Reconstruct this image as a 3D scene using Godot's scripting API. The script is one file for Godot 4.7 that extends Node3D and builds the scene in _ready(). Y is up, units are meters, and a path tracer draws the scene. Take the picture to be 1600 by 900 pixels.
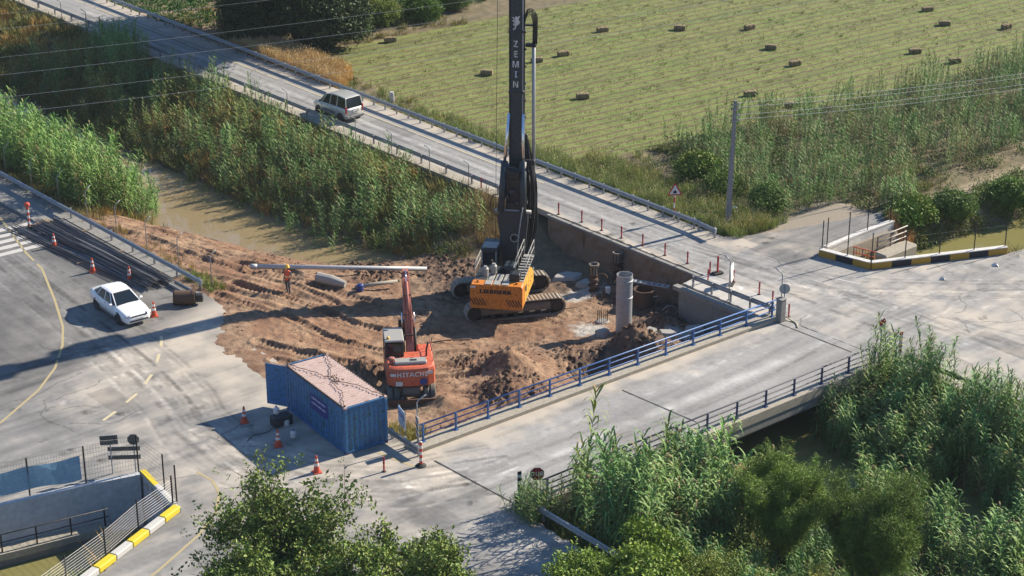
extends Node3D
# A river works site seen from the air. Site frame: u runs along the canal (downstream), v across it; W(u, v, h) gives the point.
var M := {}
var used := {}
var rng := RandomNumberGenerator.new()
var nz := FastNoiseLite.new()
var nz2 := FastNoiseLite.new()

func W(u: float, v: float, h := 0.0) -> Vector3:
	return Vector3(u * 0.6574 + v * 0.7536, h, u * 0.7536 - v * 0.6574)

func uv_of(p: Vector3) -> Vector2:
	return Vector2(p.x * 0.6574 + p.z * 0.7536, p.x * 0.7536 - p.z * 0.6574)

func lin(r: float, g: float, b: float) -> Color:
	return Color(r, g, b).linear_to_srgb()

# ------------------------------------------------------------------ objects
func numbered(called: String) -> String:
	if not used.has(called):
		used[called] = 0
		return called
	used[called] += 1
	return "%s_%03d" % [called, used[called]]

func tag(o: Node, label: String, category := "", group := "", kind := "") -> Node:
	if label != "": o.set_meta("label", label)
	if category != "": o.set_meta("category", category)
	if group != "": o.set_meta("group", group)
	if kind != "": o.set_meta("kind", kind)
	return o

func thing(called: String, label: String, category: String, at := Vector3.ZERO, turn := 0.0, group := "") -> Node3D:
	var o := Node3D.new()
	o.name = numbered(called)
	add_child(o)
	o.position = at
	o.rotation.y = turn
	tag(o, label, category, group)
	return o

func part(parent: Node, called: String, mesh: Mesh, m: Material, at := Vector3.ZERO, rot := Vector3.ZERO) -> MeshInstance3D:
	var o := MeshInstance3D.new()
	o.name = called
	o.mesh = mesh
	o.material_override = m
	parent.add_child(o, true)
	o.position = at
	o.rotation = rot
	return o

func put(parent: Node, called: String, mesh: Mesh, m: Material, t: Transform3D) -> MeshInstance3D:
	var o := part(parent, called, mesh, m)
	o.transform = t
	return o

func solo(called: String, mesh: Mesh, m: Material, at := Vector3.ZERO) -> MeshInstance3D:
	var o := MeshInstance3D.new()
	o.name = numbered(called)
	o.mesh = mesh
	o.material_override = m
	add_child(o)
	o.position = at
	return o

func setting(called: String, mesh: Mesh, m: Material, at := Vector3.ZERO) -> MeshInstance3D:
	var o := solo(called, mesh, m, at)
	o.set_meta("kind", "structure")
	return o

func copy(o: Node3D, at: Vector3, turn: float, label: String) -> Node3D:
	var c: Node3D = o.duplicate()
	c.name = numbered(String(o.name))
	add_child(c)
	c.position = at
	c.rotation.y = turn
	c.set_meta("label", label)
	return c

func many(parent: Node, called: String, mesh: Mesh, m: Material, ts: Array, cs: Array) -> MultiMeshInstance3D:
	var mm := MultiMesh.new()
	mm.transform_format = MultiMesh.TRANSFORM_3D
	mm.use_colors = true
	mm.mesh = mesh
	mm.instance_count = ts.size()
	for i in ts.size():
		mm.set_instance_transform(i, ts[i])
		mm.set_instance_color(i, cs[i])
	var o := MultiMeshInstance3D.new()
	o.name = called if parent != self else numbered(called)
	o.multimesh = mm
	o.material_override = m
	parent.add_child(o, true)
	return o

# ------------------------------------------------------------------ mesh tools
func commit(v: PackedVector3Array, idx: PackedInt32Array, smooth := false, col := PackedColorArray(), uv := PackedVector2Array()) -> ArrayMesh:
	var st := SurfaceTool.new()
	st.begin(Mesh.PRIMITIVE_TRIANGLES)
	st.set_smooth_group(0 if smooth else -1)
	for i in idx:
		if col.size(): st.set_color(col[i])
		if uv.size(): st.set_uv(uv[i])
		st.add_vertex(v[i])
	st.generate_normals()
	return st.commit()

# indexed smooth mesh with its own normals (big sheets)
func sheet(v: PackedVector3Array, idx: PackedInt32Array, n: PackedVector3Array, col := PackedColorArray(), uv := PackedVector2Array()) -> ArrayMesh:
	var a := []
	a.resize(Mesh.ARRAY_MAX)
	a[Mesh.ARRAY_VERTEX] = v
	a[Mesh.ARRAY_NORMAL] = n
	if col.size(): a[Mesh.ARRAY_COLOR] = col
	if uv.size(): a[Mesh.ARRAY_TEX_UV] = uv
	a[Mesh.ARRAY_INDEX] = idx
	var m := ArrayMesh.new()
	m.add_surface_from_arrays(Mesh.PRIMITIVE_TRIANGLES, a)
	return m

class Bld:
	var v := PackedVector3Array()
	var i := PackedInt32Array()
	var c := PackedColorArray()
	var tint := Color.WHITE
	func quad(a: Vector3, b: Vector3, cc: Vector3, d: Vector3) -> void:
		var k := v.size()
		v.append_array([a, b, cc, d])
		c.append_array([tint, tint, tint, tint])
		i.append_array([k, k + 1, k + 2, k, k + 2, k + 3])
	func tri(a: Vector3, b: Vector3, cc: Vector3) -> void:
		var k := v.size()
		v.append_array([a, b, cc])
		c.append_array([tint, tint, tint])
		i.append_array([k, k + 1, k + 2])
	# box with chamfered edges
	func box(ctr: Vector3, s: Vector3, b := 0.0, t := Basis.IDENTITY) -> void:
		var h := s * 0.5
		if b <= 0.0:
			var p := []
			for z in [-1, 1]:
				for y in [-1, 1]:
					for x in [-1, 1]:
						p.append(ctr + t * Vector3(h.x * x, h.y * y, h.z * z))
			for f in [[0, 1, 3, 2], [5, 4, 6, 7], [4, 0, 2, 6], [1, 5, 7, 3], [2, 3, 7, 6], [4, 5, 1, 0]]:
				quad(p[f[0]], p[f[3]], p[f[2]], p[f[1]])
			return
		b = min(b, min(h.x, min(h.y, h.z)) * 0.9)
		for ax in 3:
			for sg in [-1.0, 1.0]:
				var a1 := (ax + 1) % 3
				var a2 := (ax + 2) % 3
				var q := []
				for k in [[-1, -1], [1, -1], [1, 1], [-1, 1]]:
					var e := Vector3.ZERO
					e[ax] = h[ax] * sg
					e[a1] = (h[a1] - b) * k[0]
					e[a2] = (h[a2] - b) * k[1]
					q.append(ctr + t * e)
				if sg > 0: quad(q[3], q[2], q[1], q[0])
				else: quad(q[0], q[1], q[2], q[3])
		for ax in 3:
			var a1 := (ax + 1) % 3
			var a2 := (ax + 2) % 3
			for s1 in [-1.0, 1.0]:
				for s2 in [-1.0, 1.0]:
					var q := []
					for k in [[-1, 0], [1, 0], [1, 1], [-1, 1]]:
						var e := Vector3.ZERO
						e[ax] = (h[ax] - b) * k[0]
						e[a1] = (h[a1] - (b if k[1] == 1 else 0.0)) * s1
						e[a2] = (h[a2] - (0.0 if k[1] == 1 else b)) * s2
						q.append(ctr + t * e)
					if s1 * s2 > 0: quad(q[0], q[1], q[2], q[3])
					else: quad(q[3], q[2], q[1], q[0])
		for sx in [-1.0, 1.0]:
			for sy in [-1.0, 1.0]:
				for sz in [-1.0, 1.0]:
					var a := ctr + t * Vector3(h.x * sx, (h.y - b) * sy, (h.z - b) * sz)
					var bb := ctr + t * Vector3((h.x - b) * sx, h.y * sy, (h.z - b) * sz)
					var cc := ctr + t * Vector3((h.x - b) * sx, (h.y - b) * sy, h.z * sz)
					if sx * sy * sz > 0: tri(a, cc, bb)
					else: tri(a, bb, cc)
	# bar between two points, w across, d the other way
	func bar(a: Vector3, b: Vector3, w: float, d: float, bev := 0.0, up := Vector3.UP) -> void:
		var y := (b - a).normalized()
		var x := up.cross(y)
		if x.length() < 0.01: x = Vector3.RIGHT.cross(y)
		x = x.normalized()
		var z := x.cross(y).normalized()
		box((a + b) * 0.5, Vector3(w, a.distance_to(b), d), bev, Basis(x, y, z))
	func tube(p: Array, r: Array, n := 8, caps := true) -> void:
		var rings := []
		var side := Vector3.UP
		for k in p.size():
			var d: Vector3 = (p[min(k + 1, p.size() - 1)] - p[max(k - 1, 0)]).normalized()
			if k == 0: side = d.cross(Vector3(0.31, 0.17, 0.93)).normalized()
			side = (side - d * side.dot(d)).normalized()
			var o := d.cross(side)
			var ring := []
			for j in n:
				var an := TAU * j / n
				ring.append(p[k] + (side * cos(an) + o * sin(an)) * r[min(k, r.size() - 1)])
			rings.append(ring)
		loft(rings, caps)
	func loft(rings: Array, caps := true, closed := true) -> void:
		var n: int = rings[0].size()
		for k in rings.size() - 1:
			for j in (n if closed else n - 1):
				quad(rings[k][j], rings[k + 1][j], rings[k + 1][(j + 1) % n], rings[k][(j + 1) % n])
		if caps:
			for e in [0, rings.size() - 1]:
				var m := Vector3.ZERO
				for q in rings[e]: m += q
				m /= n
				for j in n:
					if e == 0: tri(m, rings[e][j], rings[e][(j + 1) % n])
					else: tri(m, rings[e][(j + 1) % n], rings[e][j])
	# profile of (radius, height) turned round y
	func lathe(pr: Array, n := 16, at := Vector3.ZERO, t := Basis.IDENTITY, caps := true) -> void:
		var rings := []
		for q in pr:
			var ring := []
			for j in n:
				var an := -TAU * j / n
				ring.append(at + t * Vector3(q[0] * cos(an), q[1], q[0] * sin(an)))
			rings.append(ring)
		loft(rings, caps)
	# polygon in x, y pushed along z from z0 to z1
	func prism(poly: Array, z0: float, z1: float, t := Transform3D.IDENTITY) -> void:
		var pp := PackedVector2Array(poly)
		if not Geometry2D.is_polygon_clockwise(pp): pp.reverse()
		var id := Geometry2D.triangulate_polygon(pp)
		for k in range(0, id.size(), 3):
			var a := pp[id[k]]
			var b := pp[id[k + 1]]
			var cc := pp[id[k + 2]]
			tri(t * Vector3(a.x, a.y, z0), t * Vector3(b.x, b.y, z0), t * Vector3(cc.x, cc.y, z0))
			tri(t * Vector3(a.x, a.y, z1), t * Vector3(cc.x, cc.y, z1), t * Vector3(b.x, b.y, z1))
		for k in pp.size():
			var a := pp[k]
			var b := pp[(k + 1) % pp.size()]
			quad(t * Vector3(a.x, a.y, z0), t * Vector3(b.x, b.y, z0), t * Vector3(b.x, b.y, z1), t * Vector3(a.x, a.y, z1))

func mesh_of(b: Bld, smooth := false) -> ArrayMesh:
	return commit(b.v, b.i, smooth, b.c)

func box_mesh(s: Vector3, b := 0.0) -> ArrayMesh:
	var q := Bld.new()
	q.box(Vector3.ZERO, s, b)
	return mesh_of(q)

func tube_mesh(p: Array, r: Array, n := 8, smooth := true) -> ArrayMesh:
	var q := Bld.new()
	q.tube(p, r, n)
	return mesh_of(q, smooth and n > 5)

func lathe_mesh(pr: Array, n := 16) -> ArrayMesh:
	var q := Bld.new()
	q.lathe(pr, n)
	return mesh_of(q)

func letters(txt: String, size: float, depth := 0.01) -> TextMesh:
	var t := TextMesh.new()
	t.text = txt
	var f := SystemFont.new()
	f.font_names = PackedStringArray(["Droid Sans"])
	f.font_weight = 700
	t.font = f
	t.font_size = 48
	t.pixel_size = size / 34.0
	t.depth = depth
	t.curve_step = 3.0
	return t

# ------------------------------------------------------------------ materials
func noise_tex(freq: float, lo: float, hi: float, s := 1, normal := false, strength := 4.0) -> NoiseTexture2D:
	var n := FastNoiseLite.new()
	n.seed = s
	n.noise_type = FastNoiseLite.TYPE_SIMPLEX_SMOOTH
	n.frequency = freq
	n.fractal_octaves = 5
	n.fractal_gain = 0.6
	var t := NoiseTexture2D.new()
	t.width = 512
	t.height = 512
	t.seamless = true
	t.noise = n
	if normal:
		t.as_normal_map = true
		t.bump_strength = strength
	else:
		var g := Gradient.new()
		g.set_color(0, Color(lo, lo, lo).linear_to_srgb())
		g.set_color(1, Color(hi, hi, hi).linear_to_srgb())
		t.color_ramp = g
	return t

func mat(called: String, c: Color, rough := 0.8, metal := 0.0, tex: Texture2D = null, scale := 1.0, vcol := false, nrm: Texture2D = null, nscale := 1.0) -> StandardMaterial3D:
	var m := StandardMaterial3D.new()
	m.resource_name = called
	m.albedo_color = c
	m.roughness = rough
	m.metallic = metal
	if tex or nrm:
		m.albedo_texture = tex
		m.uv1_triplanar = true
		m.uv1_world_triplanar = true
		m.uv1_scale = Vector3.ONE * scale
	if nrm:
		m.normal_enabled = true
		m.normal_texture = nrm
		m.normal_scale = nscale
	m.vertex_color_use_as_albedo = vcol
	m.cull_mode = BaseMaterial3D.CULL_DISABLED
	M[called] = m
	return m

func leaf_mat(called: String, c: Color, rough := 0.5, back := 0.5) -> StandardMaterial3D:
	var m := mat(called, c, rough, 0.0, null, 1.0, true)
	m.metallic_specular = 0.28
	m.backlight_enabled = true
	m.backlight = Color(back, back, back * 0.5)
	return m

func grime_tex(s: int, dirt: Color, at: float) -> NoiseTexture2D:
	var t := noise_tex(0.02, 0, 1, s)
	var g := Gradient.new()
	g.set_color(0, dirt.linear_to_srgb())
	g.set_color(1, Color(1, 1, 1))
	g.set_offset(0, at - 0.12)
	g.set_offset(1, at + 0.14)
	t.color_ramp = g
	return t

func make_materials() -> void:
	var mudded := grime_tex(31, Color(0.62, 0.52, 0.42), 0.36)
	var rusted := grime_tex(32, Color(0.75, 0.55, 0.42), 0.34)
	var soft := noise_tex(0.012, 0.62, 1.0, 3)
	var grain := noise_tex(0.05, 0.55, 1.0, 4)
	var bump := noise_tex(0.03, 0, 1, 5, true, 6.0)
	var fine := noise_tex(0.09, 0, 1, 6, true, 5.0)
	mat("soil", Color.WHITE, 0.95, 0, grain, 0.45, true, bump, 0.9)
	mat("clod", Color.WHITE, 0.95, 0, grain, 0.9, true, bump, 0.8)
	mat("earth", Color.WHITE, 0.95, 0, grain, 0.35, true, bump, 0.8)
	mat("land", Color.WHITE, 0.95, 0, grain, 0.5, true, bump, 1.0)
	mat("field", Color.WHITE, 0.95, 0, grain, 0.5, true, bump, 1.0)
	mat("concrete", lin(0.40, 0.36, 0.29), 0.85, 0, soft, 0.55, false, fine, 0.35)
	mat("concrete_grey", lin(0.28, 0.27, 0.25), 0.85, 0, soft, 0.5, false, fine, 0.35)
	mat("concrete_blue", lin(0.56, 0.58, 0.60), 0.8, 0, soft, 0.35, false, fine, 0.25)
	mat("cut_wall", lin(0.30, 0.21, 0.145), 0.95, 0, grain, 0.6, false, bump, 1.2)
	mat("white_wall", lin(0.68, 0.66, 0.62), 0.8, 0, soft, 0.5, false, fine, 0.3)
	mat("galv", lin(0.40, 0.43, 0.46), 0.45, 0.2, soft, 0.8)
	mat("galv_dull", lin(0.30, 0.31, 0.32), 0.55, 0.2, soft, 0.9)
	mat("pole", lin(0.26, 0.26, 0.27), 0.8, 0, soft, 0.7)
	mat("black_metal", lin(0.018, 0.018, 0.02), 0.5, 0.2)
	mat("dark_metal", lin(0.045, 0.047, 0.05), 0.55, 0.4, grain, 0.9)
	mat("rail_blue", lin(0.035, 0.13, 0.36), 0.42, 0.0, soft, 0.8)
	mat("rail_navy", lin(0.03, 0.055, 0.16), 0.5, 0.0, soft, 0.8)
	mat("rail_dull", lin(0.06, 0.06, 0.09), 0.6, 0.1, grain, 0.8)
	mat("box_blue", lin(0.032, 0.155, 0.35), 0.5, 0.0, rusted, 0.4, true)
	mat("box_decal", lin(0.02, 0.035, 0.24), 0.5, 0.0, soft, 0.5)
	mat("box_roof", lin(0.62, 0.47, 0.42), 0.75, 0.0, grain, 0.5, true)
	mat("wood", lin(0.30, 0.22, 0.14), 0.8, 0, soft, 1.2)
	mat("chain", lin(0.10, 0.065, 0.055), 0.7, 0.5)
	mat("rust", lin(0.13, 0.075, 0.05), 0.85, 0.15, grain, 0.8)
	mat("rust_dark", lin(0.06, 0.045, 0.038), 0.85, 0.15, grain, 0.9)
	mat("rebar", lin(0.085, 0.083, 0.088), 0.5, 0.3)
	mat("rebar_light", lin(0.30, 0.29, 0.28), 0.45, 0.3)
	mat("orange", lin(0.56, 0.19, 0.022), 0.5, 0.0, mudded, 0.45)
	mat("sunlit_orange", lin(0.66, 0.36, 0.06), 0.5, 0.0, mudded, 0.45)  # the rig orange made yellower, with sunlight put into the colour
	mat("machine_grey", lin(0.040, 0.046, 0.052), 0.5, 0.15, soft, 0.5)
	mat("machine_blue", lin(0.032, 0.045, 0.056), 0.45, 0.15, mudded, 0.4)
	mat("machine_light", lin(0.42, 0.41, 0.38), 0.6, 0.1, grain, 0.8)
	mat("machine_dust", lin(0.22, 0.19, 0.155), 0.9, 0, grain, 0.9)
	mat("track_dust", lin(0.40, 0.34, 0.27), 0.9, 0, grain, 0.9)
	mat("chrome", lin(0.75, 0.76, 0.78), 0.18, 1.0)
	mat("red_machine", lin(0.54, 0.115, 0.055), 0.55, 0.0, mudded, 0.5)
	mat("red_dust", lin(0.47, 0.17, 0.13), 0.75, 0.0, grain, 0.8)
	mat("tyre", lin(0.025, 0.024, 0.023), 0.85, 0, soft, 1.0)
	mat("tyre_dust", lin(0.15, 0.135, 0.12), 0.9, 0, grain, 1.0)
	mat("rim", lin(0.35, 0.35, 0.36), 0.4, 0.7)
	mat("car_white", lin(0.80, 0.80, 0.80), 0.22, 0.0)
	mat("car_silver", lin(0.52, 0.53, 0.49), 0.3, 0.35)
	M.car_white.clearcoat_enabled = true
	M.car_silver.clearcoat_enabled = true
	mat("car_glass", lin(0.012, 0.018, 0.024), 0.06, 0.0)
	mat("car_black", lin(0.02, 0.02, 0.021), 0.5, 0.0)
	mat("grey_plastic", lin(0.12, 0.12, 0.12), 0.6, 0.0)
	mat("lamp_red", lin(0.35, 0.01, 0.02), 0.25, 0.0)
	mat("lamp_clear", lin(0.5, 0.5, 0.52), 0.15, 0.2)
	mat("cone", lin(0.62, 0.085, 0.035), 0.6, 0.0, soft, 2.0)
	mat("post_red", lin(0.50, 0.03, 0.03), 0.6, 0.0, soft, 2.0)
	mat("post_band", lin(0.20, 0.02, 0.025), 0.5, 0.0)
	mat("white", lin(0.74, 0.73, 0.71), 0.6, 0.0, soft, 1.5)
	mat("black_rubber", lin(0.02, 0.02, 0.02), 0.8, 0.0)
	mat("stop_red", lin(0.30, 0.015, 0.03), 0.5, 0.0)
	mat("kerb_yellow", lin(0.52, 0.30, 0.035), 0.75, 0.0, grain, 0.7)
	mat("kerb_bright", lin(0.80, 0.62, 0.03), 0.7, 0.0, grain, 0.9)
	mat("kerb_black", lin(0.018, 0.019, 0.022), 0.75, 0.0, grain, 0.7)
	mat("kerb_white", lin(0.62, 0.61, 0.58), 0.75, 0.0, grain, 0.8)
	mat("sign_grey", lin(0.10, 0.105, 0.105), 0.6, 0.3)
	mat("sign_blue", lin(0.02, 0.05, 0.22), 0.5, 0.0)
	mat("sign_pale", lin(0.45, 0.52, 0.62), 0.5, 0.0)
	mat("banner", lin(0.28, 0.46, 0.60), 0.8, 0.0, soft, 0.8)
	M.banner.backlight_enabled = true
	M.banner.backlight = Color(0.9, 0.95, 1.0)
	mat("paint_line", lin(0.68, 0.58, 0.37), 0.85, 0.0, grain, 0.9)
	mat("paint_yellow", lin(0.50, 0.41, 0.22), 0.85, 0.0, grain, 0.9)
	mat("paint_white", lin(0.60, 0.58, 0.55), 0.85, 0.0, grain, 0.9)
	mat("pipe_white", lin(0.50, 0.51, 0.52), 0.35, 0.0, soft, 0.7)
	mat("casing", lin(0.42, 0.43, 0.45), 0.45, 0.3, soft, 0.8)
	mat("stone", lin(0.42, 0.40, 0.36), 0.9, 0, grain, 0.8, false, bump, 0.8)
	mat("bale", lin(0.31, 0.24, 0.13), 0.95, 0, grain, 1.8, false, bump, 1.5)
	mat("skin", lin(0.34, 0.19, 0.12), 0.6)
	mat("cloth_dark", lin(0.055, 0.06, 0.075), 0.9)
	mat("vest", lin(0.72, 0.12, 0.05), 0.8)
	mat("vest_stripe", lin(0.7, 0.68, 0.3), 0.5)
	mat("helmet", lin(0.72, 0.42, 0.03), 0.35)
	mat("hose", lin(0.015, 0.015, 0.016), 0.45)
	mat("wire", lin(0.5, 0.5, 0.48), 0.4, 0.5)
	mat("wire_pale", lin(0.72, 0.71, 0.68), 0.6, 0.0)
	mat("wire_dark", lin(0.06, 0.06, 0.06), 0.6, 0.3)
	mat("mesh_wire", lin(0.20, 0.20, 0.19), 0.6, 0.3)
	mat("bark", lin(0.12, 0.09, 0.065), 0.95, 0, grain, 1.0)
	mat("straw_mark", lin(0.5, 0.45, 0.3), 0.9)
	leaf_mat("reed", Color.WHITE, 0.55, 0.4)
	leaf_mat("grass", Color.WHITE, 0.7, 0.35)
	leaf_mat("leaf", Color.WHITE, 0.5, 0.4)
	var wa := mat("water", lin(0.26, 0.20, 0.108), 0.02, 0.0, null, 0.35, false, noise_tex(0.02, 0, 1, 9, true, 1.2), 0.03)
	wa.metallic_specular = 0.95
	var wb := mat("water_green", lin(0.22, 0.20, 0.075), 0.04, 0.0, null, 0.35, false, noise_tex(0.02, 0, 1, 9, true, 1.2), 0.1)
	wb.metallic_specular = 0.8

# ------------------------------------------------------------------ terrain
const PU := [-34.0, -30.0, -26.0, -22.0, -18.0, -14.0, -10.0, -6.0, -2.0, 2.0, 6.0, 10.0, 14.0]
const PV := [-20.0, -17.0, -14.0, -11.0, -8.0, -5.0, -2.0, 1.0, 4.0, 7.0, 10.0, 13.0]
const PH := [
	[-0.4, -0.4, -0.1, -0.9, -2.4, -3.3, -2.9, -1.9, -1.2, -0.6, -0.2, -0.3],
	[-0.4, -0.4, -0.1, -0.8, -2.4, -3.3, -2.9, -1.9, -1.2, -0.6, -0.2, -0.3],
	[-0.4, -0.4, -0.05, -0.5, -1.9, -3.1, -2.9, -1.9, -1.2, -0.6, -0.2, -0.3],
	[-0.4, -0.4, -0.05, -0.4, -1.2, -2.7, -3.1, -2.0, -1.3, -0.6, -0.2, -0.3],
	[-0.4, -0.4, -0.05, -0.4, -1.0, -2.1, -3.0, -2.4, -1.4, -0.7, -0.2, -0.3],
	[-0.4, -0.35, -0.1, -0.45, -0.9, -1.5, -2.4, -2.6, -1.7, -0.8, -0.2, -0.3],
	[-0.4, -0.25, -0.05, -0.5, -0.95, -1.3, -1.55, -1.9, -1.9, -1.3, -0.5, -0.4],
	[-0.35, -0.02, -0.08, -0.6, -1.1, -1.45, -1.75, -1.95, -2.0, -2.0, -1.9, -1.5],
	[-0.3, 0.05, -0.22, -0.8, -1.3, -1.65, -1.9, -2.05, -2.1, -2.1, -2.2, -2.3],
	[-0.3, 0.04, -0.35, -0.8, -1.2, -1.7, -2.0, -2.0, -2.05, -2.2, -2.4, -2.4],
	[-0.3, -0.02, -0.5, -0.7, -0.95, -1.1, -1.4, -1.7, -2.0, -2.2, -2.4, -2.4],
	[-0.3, -0.05, -0.4, -0.45, -0.65, -0.95, -2.1, -1.75, -1.5, -2.3, -2.7, -2.7],
	[-0.3, -0.3, -0.6, -0.8, -1.2, -1.8, -2.7, -2.5, -2.2, -2.7, -2.9, -2.9]]

func crm(a: float, b: float, c: float, d: float, t: float) -> float:
	return b + 0.5 * t * (c - a + t * (2.0 * a - 5.0 * b + 4.0 * c - d + t * (3.0 * (b - c) + d - a)))

func pit_base(u: float, v: float) -> float:
	var fu := clampf((u + 34.0) / 4.0, 0.0, 11.999)
	var fv := clampf((v + 20.0) / 3.0, 0.0, 10.999)
	var iu := int(fu)
	var iv := int(fv)
	var r := [0.0, 0.0, 0.0, 0.0]
	for k in 4:
		var row: Array = PH[clampi(iu + k - 1, 0, 12)]
		r[k] = crm(row[maxi(iv - 1, 0)], row[iv], row[mini(iv + 1, 11)], row[mini(iv + 2, 11)], fv - iv)
	return crm(r[0], r[1], r[2], r[3], fu - iu)

# tyre and crawler tracks pressed into the soil: lists of (u, v), half width, depth, rib spacing
var tracks := []

func track_dig(u: float, v: float) -> Vector2:
	var dig := 0.0
	var press := 0.0
	for t in tracks:
		if u < t.lo.x or u > t.hi.x or v < t.lo.y or v > t.hi.y: continue
		var q := Vector2(u, v)
		var best := 99.0
		var along := 0.0
		for k in t.p.size() - 1:
			var a: Vector2 = t.p[k]
			var b: Vector2 = t.p[k + 1]
			var s := clampf((q - a).dot(b - a) / (b - a).length_squared(), 0.0, 1.0)
			var d := q.distance_to(a + (b - a) * s)
			if d < best:
				best = d
				along = t.l[k] + s * a.distance_to(b)
		if best > t.w + 0.25: continue
		if best < t.w:
			var rib := sin(along / t.rib * TAU)
			dig -= t.d * (0.75 + 0.45 * maxf(rib, -0.3)) * (1.0 + 0.8 * nz.get_noise_2d(u * 5.0, v * 5.0)) * smoothstep(0.0, 0.12, t.w - best)
			press = maxf(press, smoothstep(0.0, 0.15, t.w - best) * (0.6 + 0.4 * rib))
		else:
			dig += t.d * 0.7 * (1.0 - absf(best - t.w - 0.12) / 0.13)
	return Vector2(dig, press)

func add_track(pts: Array, w: float, d: float, rib: float) -> void:
	var l := [0.0]
	var lo := Vector2(999, 999)
	var hi := Vector2(-999, -999)
	for k in pts.size():
		if k: l.append(l[-1] + pts[k].distance_to(pts[k - 1]))
		lo = lo.min(pts[k])
		hi = hi.max(pts[k])
	tracks.append({"p": pts, "l": l, "w": w, "d": d, "rib": rib, "lo": lo - Vector2.ONE, "hi": hi + Vector2.ONE})

# how much freshly dug, lumpy soil lies here (0..1)
func fresh(u: float, v: float) -> float:
	var f := 0.0
	for b in [[8.5, -1.5, 3.6], [8.6, 2.4, 2.6], [5.5, -7.0, 2.0], [9.5, -8.0, 3.0], [7.5, 5.5, 2.8], [3.2, -13.0, 1.6], [1.0, 7.8, 2.4], [-7.5, 3.0, 5.0], [-4.0, 0.5, 3.0], [-12.0, -2.0, 2.6], [5.5, 7.5, 3.0], [4.0, -6.0, 2.0], [11.5, 2.5, 2.6], [-9.5, -3.0, 2.0], [11.5, -13.0, 1.4]]:
		f = maxf(f, 1.0 - Vector2(u - b[0], v - b[1]).length() / b[2])
	return smoothstep(0.0, 0.55, f + 0.25 * nz2.get_noise_2d(u * 4.0, v * 4.0))

func pit_h(u: float, v: float, full := true) -> float:
	var h := pit_base(u, v)
	# mounds: (u, v, radius, height)
	for b in [[6.9, -6.2, 1.7, 1.2], [3.0, -13.2, 1.3, 1.05], [9.4, -8.6, 1.6, 0.9], [8.4, -12.0, 1.2, 0.5], [7.8, 2.3, 1.4, 1.1], [6.6, 6.0, 1.5, 0.8], [9.8, 2.2, 1.6, 0.9], [-10.5, 5.2, 2.2, 0.5], [0.8, 8.3, 1.3, 0.3], [8.9, -1.4, 1.9, -1.4], [11.0, -0.6, 1.6, -0.5], [4.5, -16.0, 0.9, 0.12], [-0.6, -13.6, 1.0, 0.35], [-12.4, -13.0, 1.2, 0.2]]:
		var d: float = Vector2(u - b[0], v - b[1]).length() / b[2]
		if d < 2.0: h += b[3] * exp(-d * d * 1.6)
	if not full: return h
	var soil := soil_at(u, v)
	var f := fresh(u, v)
	var n := nz.get_noise_2d(u * 3.0, v * 3.0)
	var n2 := nz.get_noise_2d(u * 11.0 + 50.0, v * 11.0)
	var n3 := nz2.get_noise_2d(u * 30.0, v * 30.0)
	var n4 := nz2.get_noise_2d(u * 52.0 + 9.0, v * 52.0)
	var amp := smoothstep(-16.8, -13.0, v)
	h += (n * 0.13 + n2 * 0.05) * lerpf(0.35, 1.0, amp)
	h += soil * (absf(n2) * 0.26 * f + n3 * (0.04 + 0.08 * f) + n4 * (0.025 + 0.15 * f)) * lerpf(0.3, 1.0, amp)
	# long drag marks on the bank beside the rail
	if u < -6.0 and v < -4.0:
		var dn := nz2.get_noise_2d((u * 0.9 + v * 0.45) * 2.2 + 90.0, (v * 0.9 - u * 0.45) * 14.0)
		h += soil * dn * 0.24 * smoothstep(-4.0, -6.0, v) * smoothstep(-13.6, -12.5, v)
	h += track_dig(u, v).x
	return h

func grid_mesh(u0: float, u1: float, du: float, v0: float, v1: float, dv: float, hf: Callable, cf: Callable, pick := 0) -> ArrayMesh:
	var nu := int(round((u1 - u0) / du)) + 1
	var nv := int(round((v1 - v0) / dv)) + 1
	var p := PackedVector3Array()
	var c := PackedColorArray()
	var n := PackedVector3Array()
	var id := PackedInt32Array()
	var uv := PackedVector2Array()
	uv.resize(nu * nv)
	p.resize(nu * nv)
	c.resize(nu * nv)
	n.resize(nu * nv)
	for i in nu:
		for j in nv:
			var u := u0 + i * du
			var v := v0 + j * dv
			var q := W(u, v, hf.call(u, v))
			p[i * nv + j] = q
			uv[i * nv + j] = Vector2((q.x * 0.8192 - q.z * 0.5736) / 8.4, (q.x * 0.5736 + q.z * 0.8192) / 8.4)
	for i in nu:
		for j in nv:
			var k := i * nv + j
			var a := p[mini(i + 1, nu - 1) * nv + j] - p[maxi(i - 1, 0) * nv + j]
			var b := p[i * nv + mini(j + 1, nv - 1)] - p[i * nv + maxi(j - 1, 0)]
			var m := b.cross(a).normalized()
			n[k] = m if m.y > 0 else -m
			c[k] = cf.call(u0 + i * du, v0 + j * dv, p[k].y, n[k].y)
			if i < nu - 1 and j < nv - 1 and (pick == 0 or (field_mask(u0 + (i + 0.5) * du, v0 + (j + 0.5) * dv) > 0.5) == (pick == 1)):
				id.append_array([k, k + 1, k + nv, k + 1, k + nv + 1, k + nv])
	return sheet(p, id, n, c, uv)

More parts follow.
